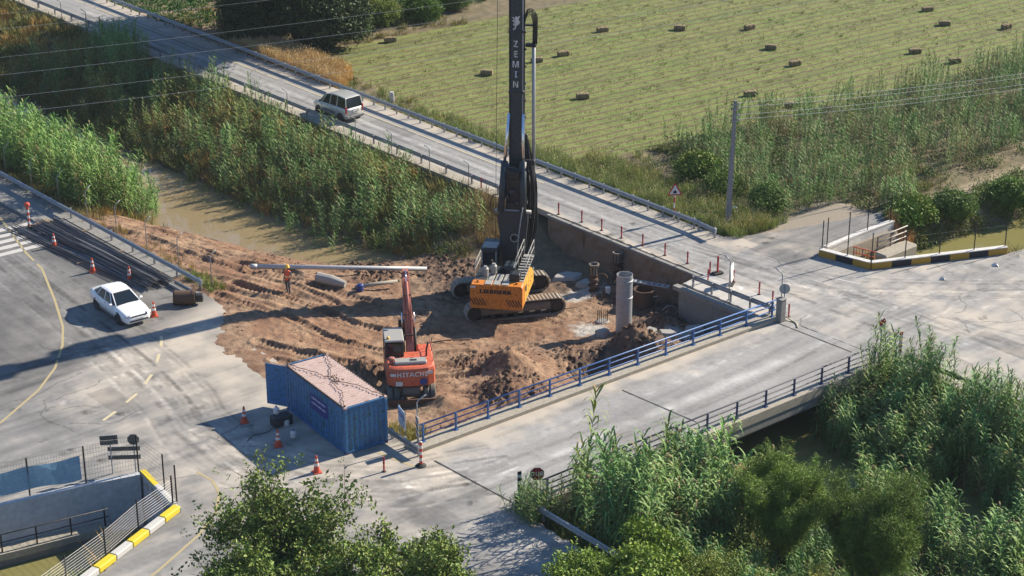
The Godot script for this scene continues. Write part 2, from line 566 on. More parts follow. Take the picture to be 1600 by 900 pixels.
func pit_colour(u: float, v: float, h: float, ny: float) -> Color:
	var soil := soil_at(u, v)
	var n := nz.get_noise_2d(u * 2.0 + 7.0, v * 2.0)
	var n2 := nz.get_noise_2d(u * 9.0, v * 9.0 + 30.0)
	var n3 := nz2.get_noise_2d(u * 40.0, v * 40.0)
	var dry := Vector3(0.295, 0.17, 0.098)
	var red := Vector3(0.235, 0.12, 0.065)
	var moist := Vector3(0.125, 0.068, 0.042)
	var pale := Vector3(0.405, 0.265, 0.162)
	var c := dry.lerp(pale, clampf(n * 1.6 + 0.25, 0.0, 1.0)).lerp(red, clampf(-n * 1.5 + n2 * 0.8, 0.0, 1.0))
	c = c.lerp(moist, clampf(fresh(u, v) * (0.7 + n2 * 1.1 + n3 * 0.6), 0.0, 0.95))
	c = c.lerp(moist, clampf(track_dig(u, v).y * 0.5, 0.0, 0.6))
	c = c.lerp(moist, clampf((n3 * 0.9 + n2 * 1.0 + n * 0.4 - 0.12) * 1.6, 0.0, 0.75))
	# black wet mud turned up behind and beside the rig
	var mud := 0.0
	for b in [[-6.5, 2.0, 5.0], [-2.5, 6.0, 3.4], [5.0, 7.0, 3.0], [10.5, 4.6, 3.4], [8.6, -0.6, 2.4]]:
		mud = maxf(mud, 1.0 - Vector2(u - b[0], v - b[1]).length() / b[2])
	c = c.lerp(Vector3(0.105, 0.068, 0.048), clampf(smoothstep(0.0, 0.5, mud) * (0.75 + n2 * 1.0 + n3 * 0.7), 0.0, 0.92))
	# grey concrete slurry spread round the casing and beside the crawler
	var sl := maxf(1.0 - Vector2((u - 4.3) * 0.9, v - 2.2).length() / 1.3, maxf(1.0 - Vector2(u + 0.2, (v - 5.6) * 0.45).length() / 1.0, 1.0 - Vector2(u - 8.4, v - 5.6).length() / 1.1))
	c = c.lerp(Vector3(0.46, 0.43, 0.38), smoothstep(0.05, 0.5, sl + n2 * 0.5))
	# wet mud at the water line (the water stands at -2.45)
	c = c.lerp(Vector3(0.11, 0.075, 0.045), smoothstep(-2.05, -2.4, h + n2 * 0.2) * (1.0 if u < -9.0 else 0.35))
	var bank := Vector3(0.17, 0.125, 0.075).lerp(Vector3(0.25, 0.18, 0.10), clampf(n2 + 0.4, 0.0, 1.0))
	c = bank.lerp(c, soil)
	c *= 1.0 + n3 * 0.25
	return Color(c.x, c.y, c.z)

func low_h(u: float, v: float) -> float:   # the canal below the bridge
	var d := maxf(-16.3 - v, v - 8.6)
	var h := -3.1 * smoothstep(0.8, -5.5, d)
	return h - 0.12 + 0.2 * nz.get_noise_2d(u * 3.0, v * 3.0) * smoothstep(0.0, -1.0, d) - (0.25 if d > 0.0 else 0.0)

func up_h(u: float, v: float) -> float:    # the canal above the works
	return pit_base(-34.0, v) + 0.12 * nz.get_noise_2d(u * 3.0, v * 3.0)

func bank_colour(u: float, v: float, _h: float, _ny: float) -> Color:
	var n := nz.get_noise_2d(u * 7.0, v * 7.0)
	var c := Vector3(0.10, 0.085, 0.05).lerp(Vector3(0.27, 0.20, 0.11), clampf(n * 1.3 + 0.4, 0.0, 1.0))
	return Color(c.x, c.y, c.z)

func side_canal(u: float, v: float) -> float:  # 1 in the side canal right of the junction
	var a := 8.9 + maxf(0.0, v - 25.0) * 0.12
	var b := 11.9 + (v - 18.0) * 0.47
	if v < 18.3: return 0.0
	var inside := minf(u - a, b - u)
	if v > 24.8: return smoothstep(-1.2, 1.4, inside)
	return smoothstep(-0.05, 0.05, inside)

func field_mask(u: float, v: float) -> float:
	# mown field: beyond the verge, left of the reeds
	var near := v - (18.2 + 1.6 * smoothstep(-30.0, -45.0, u) + 0.7 * nz.get_noise_2d(u * 2.0, 3.0) + 3.5 * smoothstep(-46.0, -50.0, u))
	var p := W(u, v)
	var right := -32.0 + (18.0 - p.x) * 0.68 - p.z + 1.3 * nz.get_noise_2d(u * 3.0, v * 3.0)
	var left := p.x - (-15.5 - (p.z + 50.0) * 1.35 - 0.5)
	var lf := left if p.z < -49.0 else 9.0
	return smoothstep(-0.6, 0.6, minf(near, minf(right, lf)))

func land_h(u: float, v: float) -> float:
	var h := -0.16
	h = lerpf(h, -0.55, smoothstep(15.3, 17.2, v))
	var f := field_mask(u, v)
	h += 0.06 * nz.get_noise_2d(u * 3.0, v * 3.0)
	if f > 0.0:
		var p := W(u, v)
		var row := p.x * 0.5736 + p.z * 0.8192
		h += f * 0.04 * nz2.get_noise_2d(u * 15.0, v * 15.0) + 0.0 * row
	if v < 27.0 and u > 2.0: h = lerpf(h, -0.16, smoothstep(2.0, 3.4, u) * smoothstep(27.0, 25.5, v))
	return lerpf(h, -3.2, side_canal(u, v))

func land_colour(u: float, v: float, _h: float, _ny: float) -> Color:
	var n := nz.get_noise_2d(u * 1.5 + 20.0, v * 1.5)
	var n2 := nz.get_noise_2d(u * 8.0, v * 8.0)
	var n3 := nz2.get_noise_2d(u * 30.0, v * 30.0)
	var c := Vector3(0.15, 0.125, 0.06).lerp(Vector3(0.27, 0.21, 0.12), clampf(n2 + 0.35, 0.0, 1.0))
	var f := field_mask(u, v)
	if f > 0.0:
		var p := W(u, v)
		var row := p.x * 0.5736 + p.z * 0.8192
		var al := p.x * 0.8192 - p.z * 0.5736
		var streak := nz.get_noise_2d(row * 9.0, al * 0.7)
		var fine := nz2.get_noise_2d(row * 40.0, al * 6.0)
		var g := Vector3(0.265, 0.245, 0.065).lerp(Vector3(0.155, 0.205, 0.036), clampf(streak * 1.5 + 0.45 + n * 0.7, 0.0, 1.0))
		var bare := clampf(smoothstep(9.0, -2.0, (v - 19.0) * 0.8 + maxf(0.0, absf(u + 26.0) - 14.0) * 0.35) * 0.9 + n * 0.8 + n2 * 0.4 - 0.15, 0.0, 0.85)
		g = g.lerp(Vector3(0.27, 0.205, 0.12), bare)
		g *= 1.0 + 0.34 * sin(row * TAU / 1.05 + 0.8 * n2) + 0.3 * fine + 0.12 * n3
		c = c.lerp(g, f)
	# dry cart track running off to the right
	var t := absf(u - (6.4 + (v - 26.0) * 0.02))
	if v > 25.0: c = c.lerp(Vector3(0.42, 0.34, 0.22), smoothstep(0.9, 0.35, t + n2 * 0.5))
	if v < 27.0 and u > 0.0 and u < 9.0: c = c.lerp(Vector3(0.34, 0.29, 0.22), smoothstep(0.0, 2.0, u + n2))
	if u < -44.0 and v < 23.0 and v > 15.0: c = c.lerp(Vector3(0.44, 0.31, 0.20), smoothstep(-53.5, -55.0, u + n2) * smoothstep(-70.0, -66.0, u))
	return Color(c.x, c.y, c.z)

# ------------------------------------------------------------------ asphalt
func noise_bytes(size: int, freq: float, s: int, oct := 4) -> PackedByteArray:
	var n := FastNoiseLite.new()
	n.seed = s
	n.noise_type = FastNoiseLite.TYPE_SIMPLEX_SMOOTH
	n.frequency = freq
	n.fractal_octaves = oct
	n.fractal_gain = 0.55
	return n.get_image(size, size, false, false, false).get_data()

const AS := 1536
func asphalt_texture() -> ImageTexture:
	var big := noise_bytes(AS, 0.008, 11)
	var mid := noise_bytes(AS, 0.03, 12)
	var fin := noise_bytes(AS, 0.22, 13, 3)
	var str := noise_bytes(AS, 0.02, 14, 4)
	var out := PackedByteArray()
	out.resize(AS * AS * 3)
	var lut := PackedByteArray()
	lut.resize(1025)
	for k in 1025:
		lut[k] = int(clampf(Color(k / 1024.0, 0, 0).linear_to_srgb().r * 255.0, 0, 255))
	var st := 120.0 / AS
	for j in AS:
		var z := -75.0 + (j + 0.5) * st
		for i in AS:
			var x := -60.0 + (i + 0.5) * st
			var k := j * AS + i
			var u := x * 0.6574 + z * 0.7536
			var v := x * 0.7536 - z * 0.6574
			var b := big[k] / 127.5 - 1.0
			var m := mid[k] / 127.5 - 1.0
			var f := fin[k] / 127.5 - 1.0
			# streaks drawn out along v (bridge, left street) and along u (roads beside the canal)
			var sv := str[(int(u * 46.0) + 3000) % AS * AS + (int(v * 2.4) + 900) % AS] / 127.5 - 1.0
			var su := str[(int(v * 60.0) + 5000) % AS * AS + (int(u * 2.2) + 700) % AS] / 127.5 - 1.0
			var g := 0.20
			var dust := 0.0
			if u > 11.8 and u < 21.0 and v < 9.0 and v > -16.85:
				g = 0.245 + 0.05 * b + sv * 0.06
				var lane := absf(u - 17.1 - sv * 0.15)
				g += 0.15 * clampf(1.0 - lane / 0.45, 0.0, 1.0) * clampf(0.7 + m, 0.0, 1.0)
				dust = clampf(0.95 - (u - 12.9) / 1.7 + m * 0.9 + b * 0.4, 0.0, 1.0)
			elif v < -12.0:
				if u > 11.0 and v > -20.0: g = 0.235
				g += 0.06 * b + 0.03 * m
				var e := absf(v + 16.0) * 0.085 + maxf(0.0, absf(u - 1.5) - 11.0) * 0.12
				dust = clampf(0.85 - e * 0.62 + b * 0.55 + m * 0.45 + sv * 0.25, 0.0, 1.0)
				dust *= 1.0 - 0.85 * clampf((-8.6 - u - (v + 16.0) * 0.28 + m * 0.8) / 1.6, 0.0, 1.0)
				var dark := clampf((-8.6 - u - (v + 16.0) * 0.28 + m * 0.8) / 1.6, 0.0, 1.0)
				g -= 0.075 * dark
				g += (sv * 0.07 if u > -9.0 else su * 0.03)
			elif v > 9.0 and u < 5.0 and v < 16.0:
				g = 0.235 + 0.03 * b + su * 0.055
				if v < 10.6: dust = clampf(0.9 - absf(v - 10.0) * 1.1 + m, 0.0, 0.9)
				if v > 13.75: dust = clampf(0.75 + m * 0.8, 0.0, 0.95)
			else:
				g = 0.25 + 0.08 * b + sv * 0.075 + su * 0.04
				dust = clampf(0.25 + b * 0.75 + m * 0.7 + (x - 22.0) * 0.022 + sv * 0.3, 0.0, 0.9)
				if v > 15.0 and u < 8.6: g = 0.145 + 0.04 * b + sv * 0.05
				if v > 15.0 and u < 8.6: dust *= clampf(1.0 - (v - 17.0) * 0.2, 0.0, 1.0)
				if v < 10.3 and u < 12.5: g += 0.10
				if v > 24.0 and u > 5.0: g += 0.02
			g *= 1.06 * (1.0 + 0.14 * f + 0.09 * m)
			# dark oil spots and pale scrapes
			if m < -0.52: g *= 1.0 + (m + 0.52) * 1.1
			if f > 0.62 and b > 0.0: g += 0.05
			dust *= 0.8
			var r := lerpf(g, 0.445 + 0.07 * m, dust)
			var gg := lerpf(g * 0.985, 0.385 + 0.06 * m, dust)
			var bb := lerpf(g * 0.955, 0.31 + 0.05 * m, dust)
			var o := k * 3
			out[o] = lut[clampi(int(r * 1024.0), 0, 1024)]
			out[o + 1] = lut[clampi(int(gg * 1024.0), 0, 1024)]
			out[o + 2] = lut[clampi(int(bb * 1024.0), 0, 1024)]
	asph = out
	wear_marks()
	return ImageTexture.create_from_image(Image.create_from_data(AS, AS, false, Image.FORMAT_RGB8, asph))

var asph := PackedByteArray()

func dab(x: float, z: float, r: float, f: float) -> void:
	var st := 120.0 / AS
	var ci := int((x + 60.0) / st)
	var cj := int((z + 75.0) / st)
	var n := int(ceil(r / st))
	for j in range(cj - n, cj + n + 1):
		for i in range(ci - n, ci + n + 1):
			if i < 0 or j < 0 or i >= AS or j >= AS: continue
			var d := Vector2((i - ci) * st, (j - cj) * st).length()
			if d > r + st * 0.5: continue
			var o := (j * AS + i) * 3
			for c in 3: asph[o + c] = clampi(int(asph[o + c] * f), 0, 255)

# tyre marks, cracks, repairs and oil on the asphalt: (u, v) points, half width, tone
func mark(pts: Array, w: float, f: float, gap := 0.0) -> void:
	var c := Curve2D.new()
	for k in pts.size():
		var t: Vector2 = (pts[mini(k + 1, pts.size() - 1)] - pts[maxi(k - 1, 0)]) * 0.25
		c.add_point(pts[k], -t, t)
	var l := c.get_baked_length()
	var s := 0.0
	while s < l:
		var q := c.sample_baked(s)
		s += maxf(w * 2.0, 0.09)
		if nz.get_noise_2d(q.x * 6.0, q.y * 6.0) < gap - 0.5: continue
		var p := W(q.x, q.y)
		dab(p.x, p.z, w, f)

func wear_marks() -> void:
	var r := RandomNumberGenerator.new()
	r.seed = 77
	for k in 16:   # turning from the bridge into the left street
		var o := r.randf_range(-1.6, 1.6)
		var f := 0.945 if k % 3 else 1.05
		for tw in [0.0, 1.5]:
			mark([Vector2(15.5 + o + tw, -14), Vector2(14.0 + o + tw * 0.8, -19.5 - o), Vector2(7.0 + o, -23.5 - tw - o), Vector2(-4.0, -21.5 - tw - o), Vector2(-24.0, -19.5 - tw - o * 0.7)], r.randf_range(0.06, 0.13), f, r.randf_range(0.1, 0.6))
	for k in 10:   # straight over the bridge
		var u := r.randf_range(13.6, 19.6)
		mark([Vector2(u - 0.6, -24), Vector2(u, -12), Vector2(u + 0.4, 0), Vector2(u + r.randf_range(-1, 2), 12), Vector2(u + r.randf_range(-8, 6), 24)], r.randf_range(0.06, 0.16), 0.95 if k % 3 else 1.05, r.randf_range(0.1, 0.6))
	for k in 10:   # far road into the junction
		var v := r.randf_range(10.6, 13.4)
		mark([Vector2(-70, v), Vector2(-20, v), Vector2(0, v + 0.1), Vector2(10, v + r.randf_range(0, 2)), Vector2(30, v + r.randf_range(-1, 8))], r.randf_range(0.06, 0.14), 0.93 if k % 3 else 1.05, r.randf_range(0.1, 0.5))
	for k in 12:   # across the right junction
		var a := r.randf_range(9.5, 15)
		mark([Vector2(-3, a * 0.3 + 8.0), Vector2(8, a), Vector2(16, a + 6.0), Vector2(24, a + 16.0), Vector2(34, a + 30)], r.randf_range(0.06, 0.15), 0.94 if k % 3 else 1.05, r.randf_range(0.15, 0.6))
	for k in 46:   # cracks
		var q := Vector2(r.randf_range(-30, 32), r.randf_range(-34, -17)) if k % 2 else Vector2(r.randf_range(0, 34), r.randf_range(9, 26))
		var d := Vector2.from_angle(r.randf() * TAU)
		var pts := [q]
		for s in r.randi_range(4, 12):
			d = d.rotated(r.randf_range(-0.6, 0.6))
			q += d * r.randf_range(0.3, 0.7)
			pts.append(q)
		mark(pts, 0.035, 0.74)
	for k in 90:   # oil and wet spots
		var q := Vector2(r.randf_range(-30, 32), r.randf_range(-36, -16)) if k % 2 else Vector2(r.randf_range(-6, 34), r.randf_range(9.5, 30))
		for s in r.randi_range(2, 7):
			var p := W(q.x + r.randfn() * 0.12, q.y + r.randfn() * 0.25)
			dab(p.x, p.z, r.randf_range(0.04, 0.16), 0.86)
	for k in 70:   # pale scrapes and spilled slurry
		var q := Vector2(r.randf_range(-12, 30), r.randf_range(-30, -16)) if k % 2 else Vector2(r.randf_range(4, 36), r.randf_range(9.5, 26))
		for s in r.randi_range(2, 6):
			var p := W(q.x + r.randfn() * 0.12, q.y + r.randfn() * 0.35)
			dab(p.x, p.z, r.randf_range(0.04, 0.14), 1.09)
	for e in [[-4.0, -26.0, 3.2, 1.4, 0.88], [22.0, 14.5, 4.0, 1.6, 0.86], [28.0, 18.0, 2.6, 2.2, 1.06], [-30.0, 12.2, 4.5, 1.1, 0.9], [16.5, -21.5, 2.4, 2.0, 0.91], [4.5, 12.6, 3.2, 0.9, 0.9]]:   # repairs
		var seen := {}
		for s in int(e[2] / 0.03):
			for t in int(e[3] / 0.03):
				var p := W(e[0] + s * 0.03, e[1] + t * 0.03)
				seen[Vector2i(int((p.x + 60.0) * AS / 120.0), int((p.z + 75.0) * AS / 120.0))] = true
		for q in seen:
			var o: int = (q.y * AS + q.x) * 3
			for c in 3: asph[o + c] = clampi(int(asph[o + c] * e[4]), 0, 255)

# flat slab with an outline given in (u, v); top at y1, skirt down to y0, mapped from above
func slab(poly: Array, y0: float, y1: float, jitter := 0.0) -> ArrayMesh:
	var pp := PackedVector2Array()
	for k in poly.size():
		var a: Vector2 = poly[k]
		var b: Vector2 = poly[(k + 1) % poly.size()]
		pp.append(a)
		if jitter > 0.0 and a.distance_to(b) < 14.0:
			var n := int(a.distance_to(b) / 0.22)
			for s in range(1, n):
				var q := a.lerp(b, float(s) / n)
				pp.append(q + (b - a).normalized().orthogonal() * jitter * (nz2.get_noise_2d(q.x * 25.0, q.y * 25.0) + 0.7 * nz.get_noise_2d(q.x * 12.0, q.y * 12.0)))
	var st := SurfaceTool.new()
	st.begin(Mesh.PRIMITIVE_TRIANGLES)
	st.set_smooth_group(-1)
	var id := Geometry2D.triangulate_polygon(pp)
	var flip := Geometry2D.is_polygon_clockwise(pp)
	for k in range(0, id.size(), 3):
		for w in [0, 1, 2]:
			var q := pp[id[k + w]]
			var p := W(q.x, q.y, y1)
			st.set_uv(Vector2((p.x + 60.0) / 120.0, (p.z + 75.0) / 120.0))
			st.add_vertex(p)
	for k in pp.size():
		var a := pp[k]
		var b := pp[(k + 1) % pp.size()]
		var q := [W(a.x, a.y, y1), W(a.x, a.y, y0), W(b.x, b.y, y0), W(b.x, b.y, y1)]
		for w in ([0, 1, 2, 0, 2, 3] if flip else [0, 2, 1, 0, 3, 2]):
			st.set_uv(Vector2((q[w].x + 60.0) / 120.0, (q[w].z + 75.0) / 120.0))
			st.add_vertex(q[w])
	st.generate_normals()
	return st.commit()

# strip of paint along points in the world (x, z), worn at its edges
func paint(pts: Array, w: float, y := 0.006, wear := 0.25) -> ArrayMesh:
	var b := Bld.new()
	var dense := []
	for k in pts.size() - 1:
		var n := maxi(1, int(pts[k].distance_to(pts[k + 1]) / 0.3))
		for s in n: dense.append(pts[k].lerp(pts[k + 1], float(s) / n))
	dense.append(pts[-1])
	for k in dense.size() - 1:
		var p: Vector2 = dense[k]
		var q: Vector2 = dense[k + 1]
		if nz2.get_noise_2d(p.x * 9.0, p.y * 9.0) > 0.75 - wear: continue
		var d := (q - p).normalized().orthogonal()
		var w0 := w * (0.5 + 0.3 * wear * nz2.get_noise_2d(p.x * 30.0, p.y * 30.0))
		var w1 := w * (0.5 + 0.3 * wear * nz2.get_noise_2d(q.x * 30.0, q.y * 30.0))
		var a := p + d * w0
		var e := p - d * w0
		var f := q - d * w1
		var g := q + d * w1
		b.quad(Vector3(a.x, y, a.y), Vector3(e.x, y, e.y), Vector3(f.x, y, f.y), Vector3(g.x, y, g.y))
	return mesh_of(b)

func wall_strip(pts: Array, y0: float, y1: float, thick: float, rough := 0.0, top: Array = []) -> ArrayMesh:
	# upright wall along (u, v) points; rough makes its faces uneven
	var b := Bld.new()
	for k in pts.size() - 1:
		var a: Vector2 = pts[k]
		var e: Vector2 = pts[k + 1]
		var n := maxi(1, int(a.distance_to(e) / 0.35)) if rough > 0.0 else 1
		var m := 6 if rough > 0.0 else 1
		var d := (e - a).normalized().orthogonal()
		for s in n:
			for side in [0.0, 1.0]:
				for r in m:
					var q := []
					for w in [[0, 0], [1, 0], [1, 1], [0, 1]]:
						var f := float(s + w[0]) / n
						var g := float(r + w[1]) / m
						var c := a.lerp(e, f)
						var yt := y1
						if top.size(): yt = lerpf(top[k], top[k + 1], f)
						var y := lerpf(y0, yt, g)
						var off: Vector2 = d * thick * side
						if rough > 0.0: off += d * rough * nz2.get_noise_3d(c.x * 16.0, y * 16.0, c.y * 16.0)
						q.append(W(c.x + off.x, c.y + off.y, y))
					b.quad(q[0], q[1], q[2], q[3])
		var t0 := y1
		var t1 := y1
		if top.size():
			t0 = top[k]
			t1 = top[k + 1]
		var o := d * thick
		b.quad(W(a.x, a.y, t0), W(e.x, e.y, t1), W(e.x + o.x, e.y + o.y, t1), W(a.x + o.x, a.y + o.y, t0))
		b.quad(W(a.x, a.y, y0), W(a.x, a.y, t0), W(a.x + o.x, a.y + o.y, t0), W(a.x + o.x, a.y + o.y, y0))
		b.quad(W(e.x, e.y, y0), W(e.x, e.y, t1), W(e.x + o.x, e.y + o.y, t1), W(e.x + o.x, e.y + o.y, y0))
	return mesh_of(b, false)

func build_land() -> void:
	add_track([Vector2(-12, -11.5), Vector2(-8, -9.6), Vector2(-4, -8.6), Vector2(-1.5, -7.0), Vector2(-0.8, -4.5)], 0.42, 0.17, 0.3)
	add_track([Vector2(-10.5, -13.6), Vector2(-6, -11.8), Vector2(-2, -11.2), Vector2(1.2, -9.2), Vector2(2.6, -5.5)], 0.42, 0.17, 0.3)
	add_track([Vector2(-3.5, -15.5), Vector2(0, -14.0), Vector2(3.5, -10.2), Vector2(4.3, -6.0), Vector2(4.0, -2.0)], 0.40, 0.17, 0.28)
	add_track([Vector2(-1.0, -16.2), Vector2(1.6, -14.8), Vector2(5.0, -10.4), Vector2(6.2, -8.0)], 0.35, 0.14, 0.28)
	add_track([Vector2(-14, -9.0), Vector2(-10, -7.0), Vector2(-6, -5.6), Vector2(-3.5, -4.0)], 0.40, 0.14, 0.3)
	add_track([Vector2(2.4, 3.4), Vector2(3.4, 6.2), Vector2(3.0, 8.0)], 0.42, 0.06, 0.24)
	add_track([Vector2(-22, -11.5), Vector2(-16, -10.6), Vector2(-11, -8.4), Vector2(-7, -7.6)], 0.35, 0.12, 0.3)
	add_track([Vector2(-20, -9.8), Vector2(-15, -8.8), Vector2(-12, -7.0)], 0.35, 0.12, 0.3)
	var far := PlaneMesh.new()
	far.size = Vector2(3000, 3000)
	setting("ground", far, mat("far_land", lin(0.17, 0.15, 0.075), 0.95, 0, noise_tex(0.02, 0.6, 1.0, 21), 0.05), Vector3(0, -5.0, 0))
	setting("pit_ground", grid_mesh(-34.0, 13.4, 0.13, -18.6, 10.6, 0.13, pit_h, pit_colour), M.soil)
	setting("canal_bank", grid_mesh(-112.0, -34.0, 0.6, -18.6, 10.6, 0.6, up_h, bank_colour), M.earth)
	setting("canal_bank", grid_mesh(13.4, 66.0, 0.5, -18.5, 10.8, 0.5, low_h, bank_colour), M.earth)
	setting("verge", grid_mesh(-110.0, 66.0, 0.4, 10.3, 90.0, 0.4, land_h, land_colour, 2), M.land)
	var fm := StandardMaterial3D.new()
	fm.resource_name = "mown_field"
	fm.albedo_texture = field_texture()
	fm.vertex_color_use_as_albedo = true
	fm.roughness = 0.95
	fm.cull_mode = BaseMaterial3D.CULL_DISABLED
	M["mown_field"] = fm
	setting("field", grid_mesh(-110.0, 66.0, 0.4, 10.3, 90.0, 0.4, land_h, field_tint, 1), fm)
	var am := StandardMaterial3D.new()
	am.resource_name = "asphalt"
	am.albedo_texture = asphalt_texture()
	am.roughness = 0.9
	am.cull_mode = BaseMaterial3D.CULL_DISABLED
	M["asphalt"] = am
	var A := [Vector2(-112, -14.2), Vector2(-14, -14.3), Vector2(-10.2, -14.1), Vector2(-8.4, -14.5), Vector2(-7.4, -15.4), Vector2(-5, -15.9), Vector2(-2, -16.1), Vector2(2, -16.3), Vector2(6, -16.7), Vector2(11.9, -16.8), Vector2(12.0, -16.6), Vector2(20.3, -16.5), Vector2(20.6, -17.1), Vector2(26, -17.3), Vector2(66, -17.3), Vector2(66, -80), Vector2(30, -80), Vector2(12.3, -35.2), Vector2(9.7, -29.3), Vector2(5.3, -28.5), Vector2(3.6, -35.1), Vector2(-8, -80), Vector2(-112, -80)]
	setting("road", slab(A, -0.4, 0.0, 0.16), am)
	var C := [Vector2(-112, 9.95), Vector2(-7, 9.95), Vector2(6.1, 9.95), Vector2(6.1, 8.1), Vector2(12.5, 8.1), Vector2(12.7, 8.65), Vector2(21, 8.95), Vector2(66, 8.8), Vector2(66, 70), Vector2(24, 45), Vector2(16.4, 29), Vector2(15.95, 26.4), Vector2(12.0, 18.1), Vector2(8.55, 17.4), Vector2(8.2, 24.6), Vector2(6.4, 26.4), Vector2(5.0, 21), Vector2(3.6, 17), Vector2(2.6, 15.3), Vector2(-112, 15.3)]
	setting("road", slab(C, -0.4, 0.0, 0.10), am)
	# water
	var wm := slab([Vector2(-112, -12.5), Vector2(-4, -12.5), Vector2(-4, 6.0), Vector2(-112, 6.0)], -2.6, -2.45)
	setting("water", wm, M.water)
	setting("water", slab([Vector2(13.6, -12), Vector2(66, -12), Vector2(66, 5), Vector2(13.6, 5)], -2.8, -2.65), M.water_green)
	setting("water", slab([Vector2(8.6, 18.0), Vector2(11.6, 18.0), Vector2(44, 88), Vector2(14, 88)], -1.9, -1.8), M.water_green)
	setting("water", slab([Vector2(5.5, -28.9), Vector2(9.4, -29.3), Vector2(30, -79), Vector2(-8, -79)], -2.85, -2.62), M.water_green)
	setting("canal_bank", slab([Vector2(5.0, -28.0), Vector2(10, -28.8), Vector2(32, -80), Vector2(-10, -80)], -4.0, -3.6), M.concrete_grey)
	# paint
	var rp := func(called: String, pts: Array, w: float, m: Material, wear := 0.25) -> void:
		setting(called, paint(pts, w, 0.006, wear), m)
	rp.call("lane_line", [Vector2(-39, -20), Vector2(-32.85, -11.4), Vector2(-29.87, -5.5), Vector2(-28.3, -2.9), Vector2(-26.5, 1.9), Vector2(-25.3, 5.5), Vector2(-24.8, 8.0), Vector2(-24.6, 10.9), Vector2(-24.9, 13.6), Vector2(-26.0, 17.3), Vector2(-28.5, 21.5)], 0.14, M.paint_yellow, 0.12)
	for d in [[-19.55, 6.76, -19.33, 8.12], [-19.28, 9.1, -19.24, 10.2], [-19.26, 11.7, -19.44, 12.85], [-19.65, 14.0, -20.03, 15.03], [-20.38, 16.06, -20.84, 17.07]]:
		rp.call("lane_dash", [Vector2(d[0], d[1]), Vector2(d[2], d[3])], 0.17, M.paint_line, 0.2)
	for k in 5:
		var a := W(-28.0 + k * 0.95, -16.0 - k * 0.12)
		var e := W(-28.3 + k * 0.95, -20.5 - k * 0.2)
		rp.call("crossing_stripe", [Vector2(a.x, a.z), Vector2(e.x, e.z)], 0.5, M.paint_white, 0.3)
	rp.call("edge_line", [Vector2(W(-80, 13.3).x, W(-80, 13.3).z), Vector2(W(-12, 13.3).x, W(-12, 13.3).z)], 0.10, M.paint_line, 0.3)
	rp.call("edge_line", [Vector2(-15.3, 22.5), Vector2(-14.4, 23.4), Vector2(-13.9, 24.6), Vector2(-13.8, 26.4), Vector2(-14.3, 28.5), Vector2(-15.6, 31.5), Vector2(-17, 34.5)], 0.13, M.paint_yellow, 0.15)
	rp.call("edge_line", [Vector2(-6.6, 20.55), Vector2(-4.75, 22.0)], 0.16, M.paint_yellow, 0.1)
	rp.call("lane_line", [Vector2(18.9, -1.6), Vector2(20.6, -0.6)], 0.12, M.paint_white, 0.2)
	# pale concrete edge beam along the canal side of the far road
	setting("kerb", slab([Vector2(-112, 9.1), Vector2(-9.0, 9.1), Vector2(-9.0, 9.93), Vector2(-112, 9.93)], -0.5, 0.05), M.concrete)
	setting("kerb", slab([Vector2(-112, -14.18), Vector2(-14.5, -14.28), Vector2(-14.5, -13.5), Vector2(-112, -13.4)], -0.5, 0.04), M.concrete_grey)
	setting("kerb", slab([Vector2(-112, -16.0), Vector2(-27.2, -16.0), Vector2(-27.2, -14.25), Vector2(-112, -14.25)], -0.3, 0.13), M.concrete_grey)

